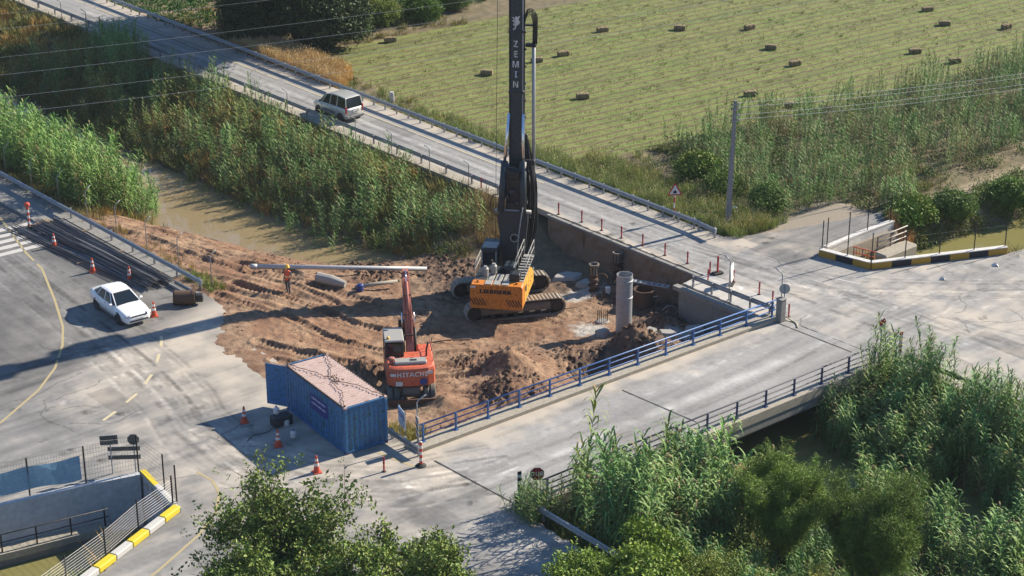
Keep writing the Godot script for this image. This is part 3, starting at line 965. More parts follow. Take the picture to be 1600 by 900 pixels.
func build_walls_and_bridge() -> void:
	# cut face below the road edge
	var t := thing("retaining_wall", "dark rough retaining wall in shadow below the row of red posts", "wall")
	part(t, "face", wall_strip([Vector2(-7.4, 9.9), Vector2(-4.0, 9.88), Vector2(0.0, 9.9), Vector2(3.5, 9.88), Vector2(6.1, 9.9)], -2.9, -0.09, 0.4, 0.22), M.cut_wall)
	part(t, "return", wall_strip([Vector2(6.05, 9.9), Vector2(6.05, 8.0)], -2.9, -0.09, -0.35, 0.06), M.cut_wall)
	part(t, "coping", wall_strip([Vector2(-7.5, 9.72), Vector2(6.2, 9.72)], -0.16, 0.03, 0.24), M.concrete_grey)
	t = thing("retaining_wall", "dark concrete wall under the short guardrail beside the blue railing", "wall")
	part(t, "face", wall_strip([Vector2(6.3, 8.0), Vector2(9.0, 8.0), Vector2(12.6, 8.05)], -3.2, -0.09, 0.4, 0.05), M.concrete_grey)
	part(t, "coping", wall_strip([Vector2(6.0, 7.75), Vector2(12.6, 7.8)], -0.22, 0.04, 0.4), M.concrete_grey)
	# the bridge
	var b := thing("road_bridge", "concrete road bridge with dusty deck and blue railings over the canal", "bridge")
	part(b, "deck", slab([Vector2(11.75, -16.86), Vector2(20.3, -16.78), Vector2(20.95, 8.9), Vector2(12.85, 8.6)], -0.55, 0.004), M.asphalt)
	part(b, "kerb", slab([Vector2(11.55, -16.9), Vector2(12.55, -16.9), Vector2(13.5, 8.55), Vector2(12.65, 8.55)], -0.35, 0.2), M.concrete)
	part(b, "kerb", slab([Vector2(19.75, -15.9), Vector2(20.35, -15.9), Vector2(21.05, 8.6), Vector2(20.5, 8.6)], -0.35, 0.14), M.concrete)
	part(b, "edge_beam", slab([Vector2(19.9, -15.9), Vector2(20.3, -15.9), Vector2(21.0, 8.6), Vector2(20.5, 8.6)], -0.85, -0.36), M.concrete_grey)
	for k in 5:
		part(b, "girder", slab([Vector2(12.4 + k * 1.75, -16.0), Vector2(12.95 + k * 1.75, -16.0), Vector2(13.5 + k * 1.75, 8.6), Vector2(12.95 + k * 1.75, 8.6)], -1.25, -0.56), M.concrete_grey)
	part(b, "abutment", slab([Vector2(12.0, -17.2), Vector2(20.2, -17.2), Vector2(20.3, -14.6), Vector2(12.1, -14.6)], -3.6, -0.56), M.concrete_grey)
	part(b, "abutment", slab([Vector2(12.6, 6.8), Vector2(20.7, 6.8), Vector2(20.8, 9.0), Vector2(12.7, 9.0)], -3.6, -0.56), M.concrete_grey)
	part(b, "pier", slab([Vector2(12.6, -4.6), Vector2(20.2, -4.6), Vector2(20.2, -3.8), Vector2(12.6, -3.8)], -3.6, -1.26), M.concrete_grey)
	for j in [[-3.8, 21.4, 0.0, 25.5], [5.8, 13.6, 9.4, 17.3], [15.0, 5.0, 18.6, 8.9]]:
		part(b, "expansion_joint", paint([Vector2(j[0], j[1]), Vector2(j[2], j[3])], 0.10, 0.010, -1.0), M.black_rubber)
	railing("blue painted steel railing on the works side of the bridge", 11.95, -16.6, 13.15, 8.4, 13, M.rail_blue, M.rail_blue, 0.2)
	railing("dull blue steel railing on the reed side of the bridge", 20.05, -15.6, 20.75, 8.2, 12, M.rail_dull, M.rail_navy, 0.14)

func railing(label: String, u0: float, v0: float, u1: float, v1: float, n: int, m: Material, pm: Material, y: float) -> void:
	var t := thing("bridge_railing", label, "railing", W(u0, v0, y), 0.0, "bridge railings")
	var e := W(u1, v1, y) - W(u0, v0, y)
	var post := Bld.new()
	post.box(Vector3(0, 0.5, 0), Vector3(0.10, 1.0, 0.10), 0.015)
	post.box(Vector3(0, 0.015, 0), Vector3(0.22, 0.03, 0.22), 0.0)
	var pmesh := mesh_of(post)
	for k in n:
		var f := (k + 0.15) / (n - 0.7)
		part(t, "post", pmesh, pm, e * f, Vector3(0, 0.7, 0))
	for h in [0.97, 0.66, 0.36]:
		part(t, "rail", tube_mesh([Vector3(0, h, 0), e + Vector3(0, h, 0)], [0.035 if h < 0.9 else 0.045], 8), m)

func soil_at(u: float, v: float) -> float:   # 1 on the tipped soil, 0 on the grown banks
	var e := -27.5 + maxf(0.0, v + 7.0) * 1.75 + 1.5 * nz.get_noise_2d(u * 4.0, v * 4.0)
	return smoothstep(e - 1.5, e + 1.5, u)

func field_tint(u: float, v: float, _h: float, _ny: float) -> Color:
	var n := nz.get_noise_2d(u * 1.5 + 20.0, v * 1.5)
	var n2 := nz.get_noise_2d(u * 8.0, v * 8.0)
	var p := W(u, v)
	var row := p.x * 0.5736 + p.z * 0.8192
	var al := p.x * 0.8192 - p.z * 0.5736
	var streak := nz.get_noise_2d(row * 7.0, al * 0.5)
	var c := Vector3(1.0, 1.0, 1.0).lerp(Vector3(0.78, 0.95, 0.68), clampf(streak * 1.8 + 0.3 + n * 0.8, 0.0, 1.0))
	var bare := clampf(smoothstep(9.0, -2.0, (v - 19.0) * 0.8 + maxf(0.0, absf(u + 26.0) - 14.0) * 0.35) * 0.9 + n * 0.8 + n2 * 0.4 - 0.15, 0.0, 0.85)
	c = c.lerp(Vector3(1.5, 1.2, 1.75), bare)
	c *= 1.0 + 0.18 * n2 + 0.22 * streak + 0.12 * n + 0.13 * sin(row * TAU / 4.3)
	return Color(c.x, c.y, c.z)

func field_texture() -> ImageTexture:
	# eight mown rows across a tile of 8.4 m: green regrowth, straw and soil between
	var S := 768
	var a := FastNoiseLite.new()
	a.seed = 61
	a.frequency = 0.05
	a.noise_type = FastNoiseLite.TYPE_SIMPLEX_SMOOTH
	a.fractal_octaves = 4
	a.fractal_gain = 0.7
	var n := a.get_seamless_image(S, S).get_data()
	a.seed = 62
	a.frequency = 0.012
	var n2 := a.get_seamless_image(S, S).get_data()
	var out := PackedByteArray()
	out.resize(S * S * 3)
	for y in S:
		for x in S:
			var k := y * S + x
			var f := n[k] / 127.5 - 1.0
			var g := n2[k] / 127.5 - 1.0
			var ph := sin((y * 8.0 / S + g * 0.10) * TAU)
			var plant := clampf(0.5 + ph * 0.55 + f * 0.9, 0.0, 1.0)
			var c := Vector3(0.22, 0.19, 0.07).lerp(Vector3(0.115, 0.158, 0.028), plant)
			c = c.lerp(Vector3(0.28, 0.26, 0.085), clampf(f * 1.6 - 0.35 + g * 0.5, 0.0, 0.8))
			c *= 0.92 + 0.42 * f + 0.12 * ph
			if ph < -0.55: c *= 0.6 + 0.2 * f
			var q := Color(clampf(c.x, 0, 1), clampf(c.y, 0, 1), clampf(c.z, 0, 1)).linear_to_srgb()
			out[k * 3] = int(q.r * 255.0)
			out[k * 3 + 1] = int(q.g * 255.0)
			out[k * 3 + 2] = int(q.b * 255.0)
	return ImageTexture.create_from_image(Image.create_from_data(S, S, false, Image.FORMAT_RGB8, out))

# ------------------------------------------------------------------ machines
func stadium(n: int, half: float, r: float) -> Array:   # points and directions round a crawler track, in z (along) and y
	var straight := half - r
	var per := 4.0 * straight + TAU * r
	var out := []
	for k in n:
		var s := per * k / n
		var p: Vector2
		var d: Vector2
		if s < 2.0 * straight:
			p = Vector2(-straight + s, r)
			d = Vector2(1, 0)
		elif s < 2.0 * straight + PI * r:
			var a := (s - 2.0 * straight) / r
			p = Vector2(straight + sin(a) * r, cos(a) * r)
			d = Vector2(cos(a), -sin(a))
		elif s < 4.0 * straight + PI * r:
			p = Vector2(straight - (s - 2.0 * straight - PI * r), -r)
			d = Vector2(-1, 0)
		else:
			var a := (s - 4.0 * straight - PI * r) / r
			p = Vector2(-straight - sin(a) * r, -cos(a) * r)
			d = Vector2(-cos(a), sin(a))
		out.append([p, d])
	return out

func crawler(parent: Node3D, x: float, z: float, half: float, r: float, w: float, turn: float) -> void:
	var t := Node3D.new()
	t.name = "crawler_track"
	parent.add_child(t, true)
	t.transform = Transform3D(Basis(Vector3.UP, turn), Vector3.ZERO) * Transform3D(Basis.IDENTITY, Vector3(x, r + 0.06, z))
	var n := 58
	var sh := Bld.new()
	var belt := Bld.new()
	for q in stadium(n, half, r):
		var p: Vector2 = q[0]
		var d: Vector2 = q[1]
		var bs := Basis(Vector3(0, 0, 1), Vector3(d.x, d.y, 0), Vector3(-d.y, d.x, 0))
		var out := Vector3(-d.y, d.x, 0)
		var at := Vector3(p.x, p.y, 0)
		sh.box(at + out * 0.01, Vector3(w, 0.205, 0.05), 0.008, bs)
		sh.box(at + out * 0.05 + Vector3(d.x, d.y, 0) * 0.07, Vector3(w * 0.98, 0.03, 0.06), 0.0, bs)
	var ring := []
	var ring2 := []
	for q in stadium(48, half - 0.06, r - 0.06):
		ring.append(Vector3(q[0].x, q[0].y, -w * 0.28))
		ring2.append(Vector3(q[0].x, q[0].y, w * 0.28))
	belt.loft([ring, ring2], false)
	part(t, "shoes", mesh_of(sh), M.track_dust)
	part(t, "chain", mesh_of(belt), M.dark_metal)
	var fr := Bld.new()
	fr.box(Vector3(0, 0.02, 0), Vector3(half * 1.45, r * 1.05, w * 0.62), 0.08)
	fr.box(Vector3(0, -0.02, 0), Vector3(half * 1.1, r * 0.7, w * 0.78), 0.06)
	part(t, "frame", mesh_of(fr), M.machine_dust)
	for e in [-1.0, 1.0]:
		var wh := Bld.new()
		wh.lathe([[0.05, -w * 0.36], [r * 0.55, -w * 0.36], [r * 0.62, -w * 0.3], [r * 0.86, -w * 0.24], [r * 0.86, w * 0.24], [r * 0.62, w * 0.3], [r * 0.55, w * 0.36], [0.05, w * 0.36]], 20, Vector3(e * (half - r), 0, 0), Basis(Vector3.RIGHT, PI / 2))
		part(t, "sprocket", mesh_of(wh), M.rust_dark)
	for k in 7:
		var wh := Bld.new()
		wh.lathe([[0.02, -w * 0.3], [0.16, -w * 0.3], [0.16, w * 0.3], [0.02, w * 0.3]], 12, Vector3((k - 3.0) * half * 0.23, -r + 0.21, 0), Basis(Vector3.RIGHT, PI / 2))
		part(t, "roller", mesh_of(wh), M.dark_metal)

func hose(parent: Node3D, pts: Array, r := 0.03, m: Material = null) -> void:
	# smooth curve through the points
	var c := Curve3D.new()
	for k in pts.size():
		var tn: Vector3 = (pts[mini(k + 1, pts.size() - 1)] - pts[maxi(k - 1, 0)]) * 0.22
		c.add_point(pts[k], -tn, tn)
	var out := []
	var n := maxi(6, int(c.get_baked_length() / 0.25))
	for k in n + 1: out.append(c.sample_baked(c.get_baked_length() * k / n))
	part(parent, "hose", tube_mesh(out, [r], 6), m if m else M.hose)

func build_rig() -> void:
	var g := thing("piling_rig", "orange crawler piling rig with tall dark mast standing in the pit", "piling rig", Vector3(-0.4, -2.02, -2.1), -0.161)
	crawler(g, 0.15, 1.75, 3.0, 0.5, 0.8, 0.41)
	crawler(g, 0.15, -1.85, 3.0, 0.5, 0.8, 0.41)
	var uc := Bld.new()
	var bt := Basis(Vector3.UP, 0.41)
	uc.box(Vector3(0, 0.75, 0), Vector3(1.9, 0.55, 2.9), 0.12, bt)
	uc.box(Vector3(0, 0.7, 0), Vector3(2.6, 0.35, 1.4), 0.1, bt)
	uc.lathe([[0.95, 0.95], [0.95, 1.22], [0.85, 1.25]], 24)
	part(g, "undercarriage", mesh_of(uc), M.machine_dust)
	# upper carriage
	var fr := Bld.new()
	fr.box(Vector3(0, 1.36, 0.1), Vector3(2.7, 0.26, 5.6), 0.04)
	part(g, "main_frame", mesh_of(fr), M.machine_grey)
	var cw := Bld.new()
	cw.prism([Vector2(-1.52, 1.16), Vector2(1.52, 1.16), Vector2(1.55, 1.3), Vector2(1.55, 2.55), Vector2(1.46, 2.66), Vector2(-1.46, 2.66), Vector2(-1.55, 2.55), Vector2(-1.55, 1.3)], 2.55, 3.28)
	var cwo := part(g, "counterweight", mesh_of(cw), M.orange)
	var tx := part(cwo, "lettering", letters("LIEBHERR", 0.27), M.black_metal, Vector3(-0.05, 2.25, 3.287))
	tx.scale = Vector3(1.05, 0.85, 1)
	part(cwo, "lettering", letters("LIEBHERR", 0.27), M.black_metal, Vector3(-0.03, 2.262, 3.289)).scale = Vector3(1.05, 0.85, 1)
	part(cwo, "lettering", letters("LIEBHERR", 0.27), M.black_metal, Vector3(-0.07, 2.238, 3.285)).scale = Vector3(1.05, 0.85, 1)
	for s in [-1.0, 1.0]:
		for k in 5:
			var st := Bld.new()
			var x0: float = s * 1.06 + (k - 2.0) * 0.17
			st.prism([Vector2(x0 - 0.16, 1.78), Vector2(x0 - 0.08, 1.78), Vector2(x0 + 0.16, 1.36), Vector2(x0 + 0.08, 1.36)], 3.281, 3.290)
			part(cwo, "warning_stripe", mesh_of(st), M.black_metal)
	for k in 3:
		part(cwo, "top_plate", box_mesh(Vector3(0.42, 0.04, 0.6), 0.01), M.machine_light, Vector3(-0.5 + k * 0.5, 2.683, 2.92))
	part(cwo, "lifting_eye", box_mesh(Vector3(0.14, 0.12, 0.1), 0.02), M.orange, Vector3(1.15, 2.72, 2.9))
	part(cwo, "lifting_eye", box_mesh(Vector3(0.14, 0.12, 0.1), 0.02), M.orange, Vector3(-1.15, 2.72, 2.9))
	part(cwo, "number_plate", box_mesh(Vector3(0.3, 0.14, 0.012), 0.003), M.white, Vector3(-1.37, 2.5, 3.288))
	# right side cover with its panels, sunlight painted into their orange
	var rs := Bld.new()
	rs.prism([Vector2(-2.54, 1.22), Vector2(1.1, 1.22), Vector2(1.1, 1.9), Vector2(0.2, 2.5), Vector2(-2.54, 2.62)], 0.0, 0.7, Transform3D(Basis(Vector3(0, 0, -1), Vector3.UP, Vector3(1, 0, 0)), Vector3(0.84, 0, 0)))
	var side := part(g, "side_cover", mesh_of(rs), M.sunlit_orange)
	for k in 4:
		part(side, "panel_door", box_mesh(Vector3(0.02, 1.05, 0.66), 0.008), M.sunlit_orange, Vector3(1.551, 1.86, 2.1 - k * 0.72))
		part(side, "handle", box_mesh(Vector3(0.03, 0.06, 0.12), 0.008), M.black_metal, Vector3(1.575, 1.9, 1.9 - k * 0.72))
	for k in 5: part(side, "louvre", box_mesh(Vector3(0.03, 0.03, 0.5), 0.0), M.dark_metal, Vector3(1.565, 2.0 + k * 0.07, 2.1))
	var ls := Bld.new()
	ls.prism([Vector2(-2.54, 1.22), Vector2(0.6, 1.22), Vector2(0.6, 2.35), Vector2(-2.54, 2.58)], 0.0, 0.62, Transform3D(Basis(Vector3(0, 0, -1), Vector3.UP, Vector3(1, 0, 0)), Vector3(-1.5, 0, 0)))
	part(g, "engine_cover", mesh_of(ls), M.machine_grey)
	# engine deck between the covers
	part(g, "engine_deck", box_mesh(Vector3(1.7, 0.8, 3.1), 0.06), M.dark_metal, Vector3(-0.02, 1.9, 1.0))
	for k in 3: part(g, "deck_plate", box_mesh(Vector3(0.42, 0.05, 1.5), 0.015), M.machine_light, Vector3(-0.62 + k * 0.5, 2.36, 1.55))
	for k in 2: part(g, "air_filter", lathe_mesh([[0.16, 0], [0.19, 0.05], [0.19, 0.5], [0.12, 0.58], [0.10, 0.66]], 14), M.machine_light, Vector3(-0.95 + k * 0.42, 2.42, 1.45 - k * 0.5))
	part(g, "exhaust", tube_mesh([Vector3(-0.7, 2.3, 0.6), Vector3(-0.7, 3.0, 0.6), Vector3(-0.7, 3.15, 0.7)], [0.08], 10), M.rust_dark)
	part(g, "fan_cowl", lathe_mesh([[0.30, 0], [0.34, 0.05], [0.34, 0.2], [0.28, 0.24]], 18), M.machine_grey, Vector3(-0.4, 2.3, 0.3))
	part(g, "hydraulic_tank", box_mesh(Vector3(0.7, 0.75, 1.0), 0.08), M.machine_blue, Vector3(0.3, 2.4, 0.1))
	# walkway, steps and rails
	var wk := Bld.new()
	wk.box(Vector3(1.18, 2.66, 0.4), Vector3(0.62, 0.05, 4.2), 0.0)
	part(g, "walkway", mesh_of(wk), M.machine_light)
	for k in 9: part(g, "tread", box_mesh(Vector3(0.6, 0.05, 0.10), 0.0), M.dark_metal, Vector3(1.18, 2.71, 2.2 - k * 0.42))
	part(g, "walkway_box", box_mesh(Vector3(0.62, 0.5, 0.7), 0.04), M.machine_grey, Vector3(0.95, 2.85, 2.2))
	for e in [[1.48, 2.0, -1.6, 2.7], [0.88, 1.6, -1.6, 2.7], [-1.45, 2.2, 0.2, 2.55]]:
		for k in 4:
			var z: float = lerpf(e[1], e[2], k / 3.0)
			part(g, "rail_post", tube_mesh([Vector3(e[0], e[3], z), Vector3(e[0], e[3] + 1.0, z)], [0.022], 6), M.machine_light)
		for h in [0.55, 1.0]:
			part(g, "guard_rail", tube_mesh([Vector3(e[0], e[3] + h, e[1]), Vector3(e[0], e[3] + h, e[2])], [0.022], 6), M.machine_light)
	# cab
	var cb := Node3D.new()
	cb.name = "cab"
	g.add_child(cb, true)
	cb.position = Vector3(-1.12, 1.4, -1.7)
	var ck := Bld.new()
	ck.prism([Vector2(-0.9, 0), Vector2(0.75, 0), Vector2(0.95, 0.7), Vector2(0.75, 1.7), Vector2(-0.85, 1.75)], -0.48, 0.48, Transform3D(Basis(Vector3(0, 0, -1), Vector3.UP, Vector3(1, 0, 0)), Vector3.ZERO))
	part(cb, "shell", mesh_of(ck), M.machine_grey)
	part(cb, "roof", box_mesh(Vector3(1.06, 0.08, 1.8), 0.03), M.machine_blue, Vector3(0, 1.79, 0))
	part(cb, "rear_window", box_mesh(Vector3(0.78, 0.75, 0.02), 0.0), M.car_glass, Vector3(0, 1.25, 0.9))
	part(cb, "window_frame", box_mesh(Vector3(0.06, 0.85, 0.05), 0.01), M.machine_light, Vector3(-0.42, 1.25, 0.9))
	part(cb, "window_frame", box_mesh(Vector3(0.06, 0.85, 0.05), 0.01), M.machine_light, Vector3(0.42, 1.25, 0.9))
	part(cb, "side_window", box_mesh(Vector3(0.02, 0.8, 1.2), 0.0), M.car_glass, Vector3(-0.49, 1.2, -0.1))
	part(cb, "side_window", box_mesh(Vector3(0.02, 0.8, 1.2), 0.0), M.car_glass, Vector3(0.49, 1.2, -0.1))
	part(cb, "roof_guard", box_mesh(Vector3(0.9, 0.05, 0.9), 0.01), M.machine_light, Vector3(0, 1.88, 0.3))
	# lower boom: the grey plate with the round eye
	var lb := Bld.new()
	var outer := [Vector2(-0.62, 1.5), Vector2(0.66, 1.5), Vector2(0.72, 2.6), Vector2(0.92, 4.6), Vector2(0.92, 5.1), Vector2(0.55, 5.25), Vector2(-0.62, 5.25), Vector2(-0.92, 5.0), Vector2(-0.92, 4.6), Vector2(-0.68, 2.6)]
	var hole := []
	for k in 16: hole.append(Vector2(cos(TAU * k / 16) * 0.24 + 0.12, sin(TAU * k / 16) * 0.2 + 3.55))
	# ring of quads round the eye, then the plate split above and below it
	lb.prism([Vector2(-0.62, 1.5), Vector2(0.66, 1.5), Vector2(0.72, 2.6), Vector2(0.80, 3.3), Vector2(-0.76, 3.3), Vector2(-0.68, 2.6)], -0.15, 0.15)
	lb.prism([Vector2(-0.79, 3.8), Vector2(0.84, 3.8), Vector2(0.92, 4.6), Vector2(0.92, 5.1), Vector2(0.55, 5.25), Vector2(-0.62, 5.25), Vector2(-0.92, 5.0), Vector2(-0.92, 4.6)], -0.15, 0.15)
	lb.prism([Vector2(-0.76, 3.3), Vector2(-0.14, 3.3), Vector2(-0.2, 3.55), Vector2(-0.14, 3.8), Vector2(-0.79, 3.8)], -0.15, 0.15)
	lb.prism([Vector2(0.38, 3.3), Vector2(0.80, 3.3), Vector2(0.84, 3.8), Vector2(0.38, 3.8), Vector2(0.44, 3.55)], -0.15, 0.15)
	lb.box(Vector3(0.0, 3.4, -0.5), Vector3(0.2, 3.4, 0.8), 0.05)
	part(g, "lower_boom", mesh_of(lb), M.machine_grey, Vector3(0.1, 0, -2.0), Vector3(-0.05, 0, 0))
	var eye := Bld.new()
	eye.lathe([[0.21, -0.17], [0.27, -0.17], [0.27, 0.17], [0.21, 0.17]], 18, Vector3(0.12, 3.55, 0), Basis(Vector3.RIGHT, PI / 2), false)
	part(g, "boom_eye", mesh_of(eye), M.machine_light, Vector3(0.1, 0, -2.0), Vector3(-0.05, 0, 0))
	part(g, "pivot_pin", tube_mesh([Vector3(-1.0, 5.2, -2.25), Vector3(1.2, 5.2, -2.25)], [0.13], 12), M.machine_light)
	part(g, "winch_drum", tube_mesh([Vector3(-0.35, 5.5, -2.4), Vector3(0.5, 5.5, -2.4)], [0.26], 16), M.rust_dark)
	var wb := Bld.new()
	wb.box(Vector3(0.1, 6.6, -2.75), Vector3(1.0, 2.6, 0.7), 0.1)
	wb.box(Vector3(0.1, 7.5, -2.4), Vector3(0.7, 0.5, 0.4), 0.06)
	part(g, "winch_housing", mesh_of(wb), M.black_metal)
	for s in [-1.0, 1.0]:
		var x0: float = 0.1 + s * (0.72 if s < 0 else 0.62)
		var x1: float = 0.1 + s * 0.42
		part(g, "cylinder", tube_mesh([Vector3(x0, 5.2, -2.1), Vector3(lerpf(x0, x1, 0.45), 8.2, -2.75)], [0.21], 14), M.machine_blue)
		part(g, "piston_rod", tube_mesh([Vector3(lerpf(x0, x1, 0.45), 8.2, -2.75), Vector3(x1, 11.0, -3.38)], [0.095], 12), M.chrome)
		part(g, "bracket", box_mesh(Vector3(0.24, 0.4, 0.3), 0.05), M.machine_grey, Vector3(x0, 5.25, -2.15))
	# mast
	var ms := Bld.new()
	ms.box(Vector3(0.1, 11.2, -3.85), Vector3(0.80, 21.4, 0.9), 0.07)
	var mast := part(g, "mast", mesh_of(ms), M.machine_blue)
	part(mast, "guide_rail", box_mesh(Vector3(0.09, 21.0, 0.12), 0.01), M.dark_metal, Vector3(0.53, 11.2, -3.75))
	part(mast, "guide_rail", box_mesh(Vector3(0.06, 14.0, 0.05), 0.01), M.galv, Vector3(0.50, 12.4, -3.40))
	part(mast, "guide_rail", box_mesh(Vector3(0.05, 21.0, 0.12), 0.01), M.machine_grey, Vector3(-0.30, 11.2, -3.42))
	for y in [3.0, 6.6, 12.3, 16.05, 19.0]:
		part(mast, "joint_collar", box_mesh(Vector3(0.92, 0.16, 1.0), 0.03), M.machine_grey, Vector3(0.1, y, -3.85))
	for k in 12: part(mast, "cable_clip", box_mesh(Vector3(0.12, 0.10, 0.2), 0.02), M.black_metal, Vector3(0.6, 6.5 + k * 1.05, -3.7))
	var word := "ZEMIN"
	for k in 5:
		var le := part(mast, "letter", letters(word[k], 0.36), M.white if k != 3 else M.sign_pale, Vector3(0.08, 15.28 - k * 0.62, -3.392))
		le.scale = Vector3(1.0, 1.05, 1)
	var lg := Bld.new()
	lg.prism([Vector2(-0.12, -0.55), Vector2(0.0, -0.38), Vector2(0.06, -0.16), Vector2(0.22, -0.05), Vector2(0.27, 0.12), Vector2(0.17, 0.16), Vector2(0.27, 0.45), Vector2(0.10, 0.36), Vector2(0.02, 0.42), Vector2(-0.04, 0.32), Vector2(-0.22, 0.36), Vector2(-0.06, 0.2), Vector2(-0.2, 0.16), Vector2(-0.07, 0.02), Vector2(-0.15, -0.1), Vector2(-0.03, -0.2), Vector2(-0.16, -0.42)], 0.0, 0.012)
	part(mast, "emblem", mesh_of(lg), M.white, Vector3(0.06, 16.55, -3.395))
	var hd := Bld.new()
	hd.box(Vector3(0.1, 21.9, -3.7), Vector3(1.0, 0.7, 1.8), 0.12)
	hd.lathe([[0.1, -0.12], [0.5, -0.12], [0.45, 0], [0.5, 0.12], [0.1, 0.12]], 20, Vector3(0.1, 22.3, -4.4), Basis(Vector3.FORWARD, PI / 2))
	hd.lathe([[0.1, -0.12], [0.42, -0.12], [0.38, 0], [0.42, 0.12], [0.1, 0.12]], 20, Vector3(0.1, 22.2, -3.0), Basis(Vector3.FORWARD, PI / 2))
	part(mast, "mast_head", mesh_of(hd), M.machine_grey)
	var sled := Bld.new()
	sled.box(Vector3(0.1, 19.4, -4.6), Vector3(1.2, 1.9, 0.7), 0.12)
	sled.lathe([[0.45, 18.2], [0.55, 18.4], [0.55, 19.6], [0.4, 19.9]], 18, Vector3(0.1, 0, -5.0))
	part(g, "drive_sled", mesh_of(sled), M.machine_grey)
	# hose tube beside the mast with the hoses bending over its top
	part(g, "hose_tube", tube_mesh([Vector3(1.12, 6.4, -3.75), Vector3(1.08, 15.25, -3.8)], [0.105], 12), M.casing)
	part(g, "tube_clamp", box_mesh(Vector3(0.62, 0.22, 0.3), 0.03), M.black_metal, Vector3(0.92, 15.15, -3.8))
	part(g, "tube_clamp", box_mesh(Vector3(0.62, 0.10, 0.2), 0.02), M.black_metal, Vector3(0.82, 16.35, -3.8))
	for k in 6:
		var o := k * 0.05
		hose(g, [Vector3(1.02 + o, 15.2, -3.8), Vector3(1.04 + o, 16.2, -3.8), Vector3(0.98 + o, 16.85 + o * 0.9, -3.8), Vector3(0.78, 17.05 + o * 1.3, -3.75), Vector3(0.6, 16.7 + o, -3.7), Vector3(0.56, 15.8 + o, -3.65)], 0.026)
	for k in 30:
		var a := rng.randf_range(-0.3, 0.34)
		var zz := rng.randf_range(-3.9, -3.0)
		hose(g, [Vector3(0.62 + a * 0.3, 9.0 + rng.randf() * 0.8, -3.7), Vector3(0.85 + a, 7.4, zz), Vector3(0.95 + a * 1.2, 5.2 + rng.randf(), zz), Vector3(0.85 + a, 3.4, zz + 0.2), Vector3(0.55 + a, 2.0 + rng.randf() * 0.6, -2.6)], rng.randf_range(0.025, 0.055))
	for k in 7: part(g, "hose_bracket", box_mesh(Vector3(rng.randf_range(0.3, 0.7), rng.randf_range(0.1, 0.4), 0.3), 0.04), M.black_metal, Vector3(0.75 + rng.randf_range(-0.1, 0.3), 3.6 + k * 0.75, -3.35 + rng.randf_range(-0.2, 0.3)))
	for k in 5: part(g, "valve_block", box_mesh(Vector3(rng.randf_range(0.2, 0.4), rng.randf_range(0.2, 0.35), 0.3), 0.03), M.machine_grey, Vector3(-0.55 + k * 0.3, 5.75 + 0.35 * float(k % 3), -2.3))
	for k in 3:
		hose(g, [Vector3(1.12, 6.6, -3.75), Vector3(1.2 + k * 0.06, 5.0, -3.7), Vector3(1.22 + k * 0.05, 3.6, -3.6), Vector3(1.0, 2.6, -3.2)], 0.06)
	hose(g, [Vector3(-0.55, 6.2, -2.3), Vector3(-1.15, 6.15, -2.2), Vector3(-1.2, 5.2, -2.1), Vector3(-0.75, 4.9, -2.0)], 0.025)
	hose(g, [Vector3(0.75, 5.6, -1.9), Vector3(0.62, 4.6, -1.75), Vector3(0.5, 3.4, -1.7), Vector3(0.45, 2.3, -1.6)], 0.03, M.galv)
	part(g, "hoist_rope", tube_mesh([Vector3(-0.88, 22.4, -3.0), Vector3(-0.98, 2.4, -2.2)], [0.014], 5), M.black_metal)
	part(g, "hoist_rope", tube_mesh([Vector3(0.1, 22.6, -3.0), Vector3(0.15, 5.7, -2.45)], [0.014], 5), M.black_metal)

func wheel(parent: Node3D, called: String, at: Vector3, r: float, w: float, tm: Material, rm: Material) -> void:
	var t := Node3D.new()
	t.name = called
	parent.add_child(t, true)
	t.position = at
	var q := Bld.new()
	var bs := Basis(Vector3.FORWARD, PI / 2)
	q.lathe([[r * 0.62, -w * 0.5], [r * 0.9, -w * 0.5], [r, -w * 0.34], [r, w * 0.34], [r * 0.9, w * 0.5], [r * 0.62, w * 0.5]], 24, Vector3.ZERO, bs, false)
	part(t, "tyre", mesh_of(q), tm)
	var q2 := Bld.new()
	q2.lathe([[0.02, -w * 0.42], [r * 0.3, -w * 0.42], [r * 0.58, -w * 0.36], [r * 0.63, -w * 0.48], [r * 0.63, w * 0.48], [r * 0.58, w * 0.36], [r * 0.3, w * 0.42], [0.02, w * 0.42]], 20, Vector3.ZERO, bs)
	part(t, "rim", mesh_of(q2), rm)

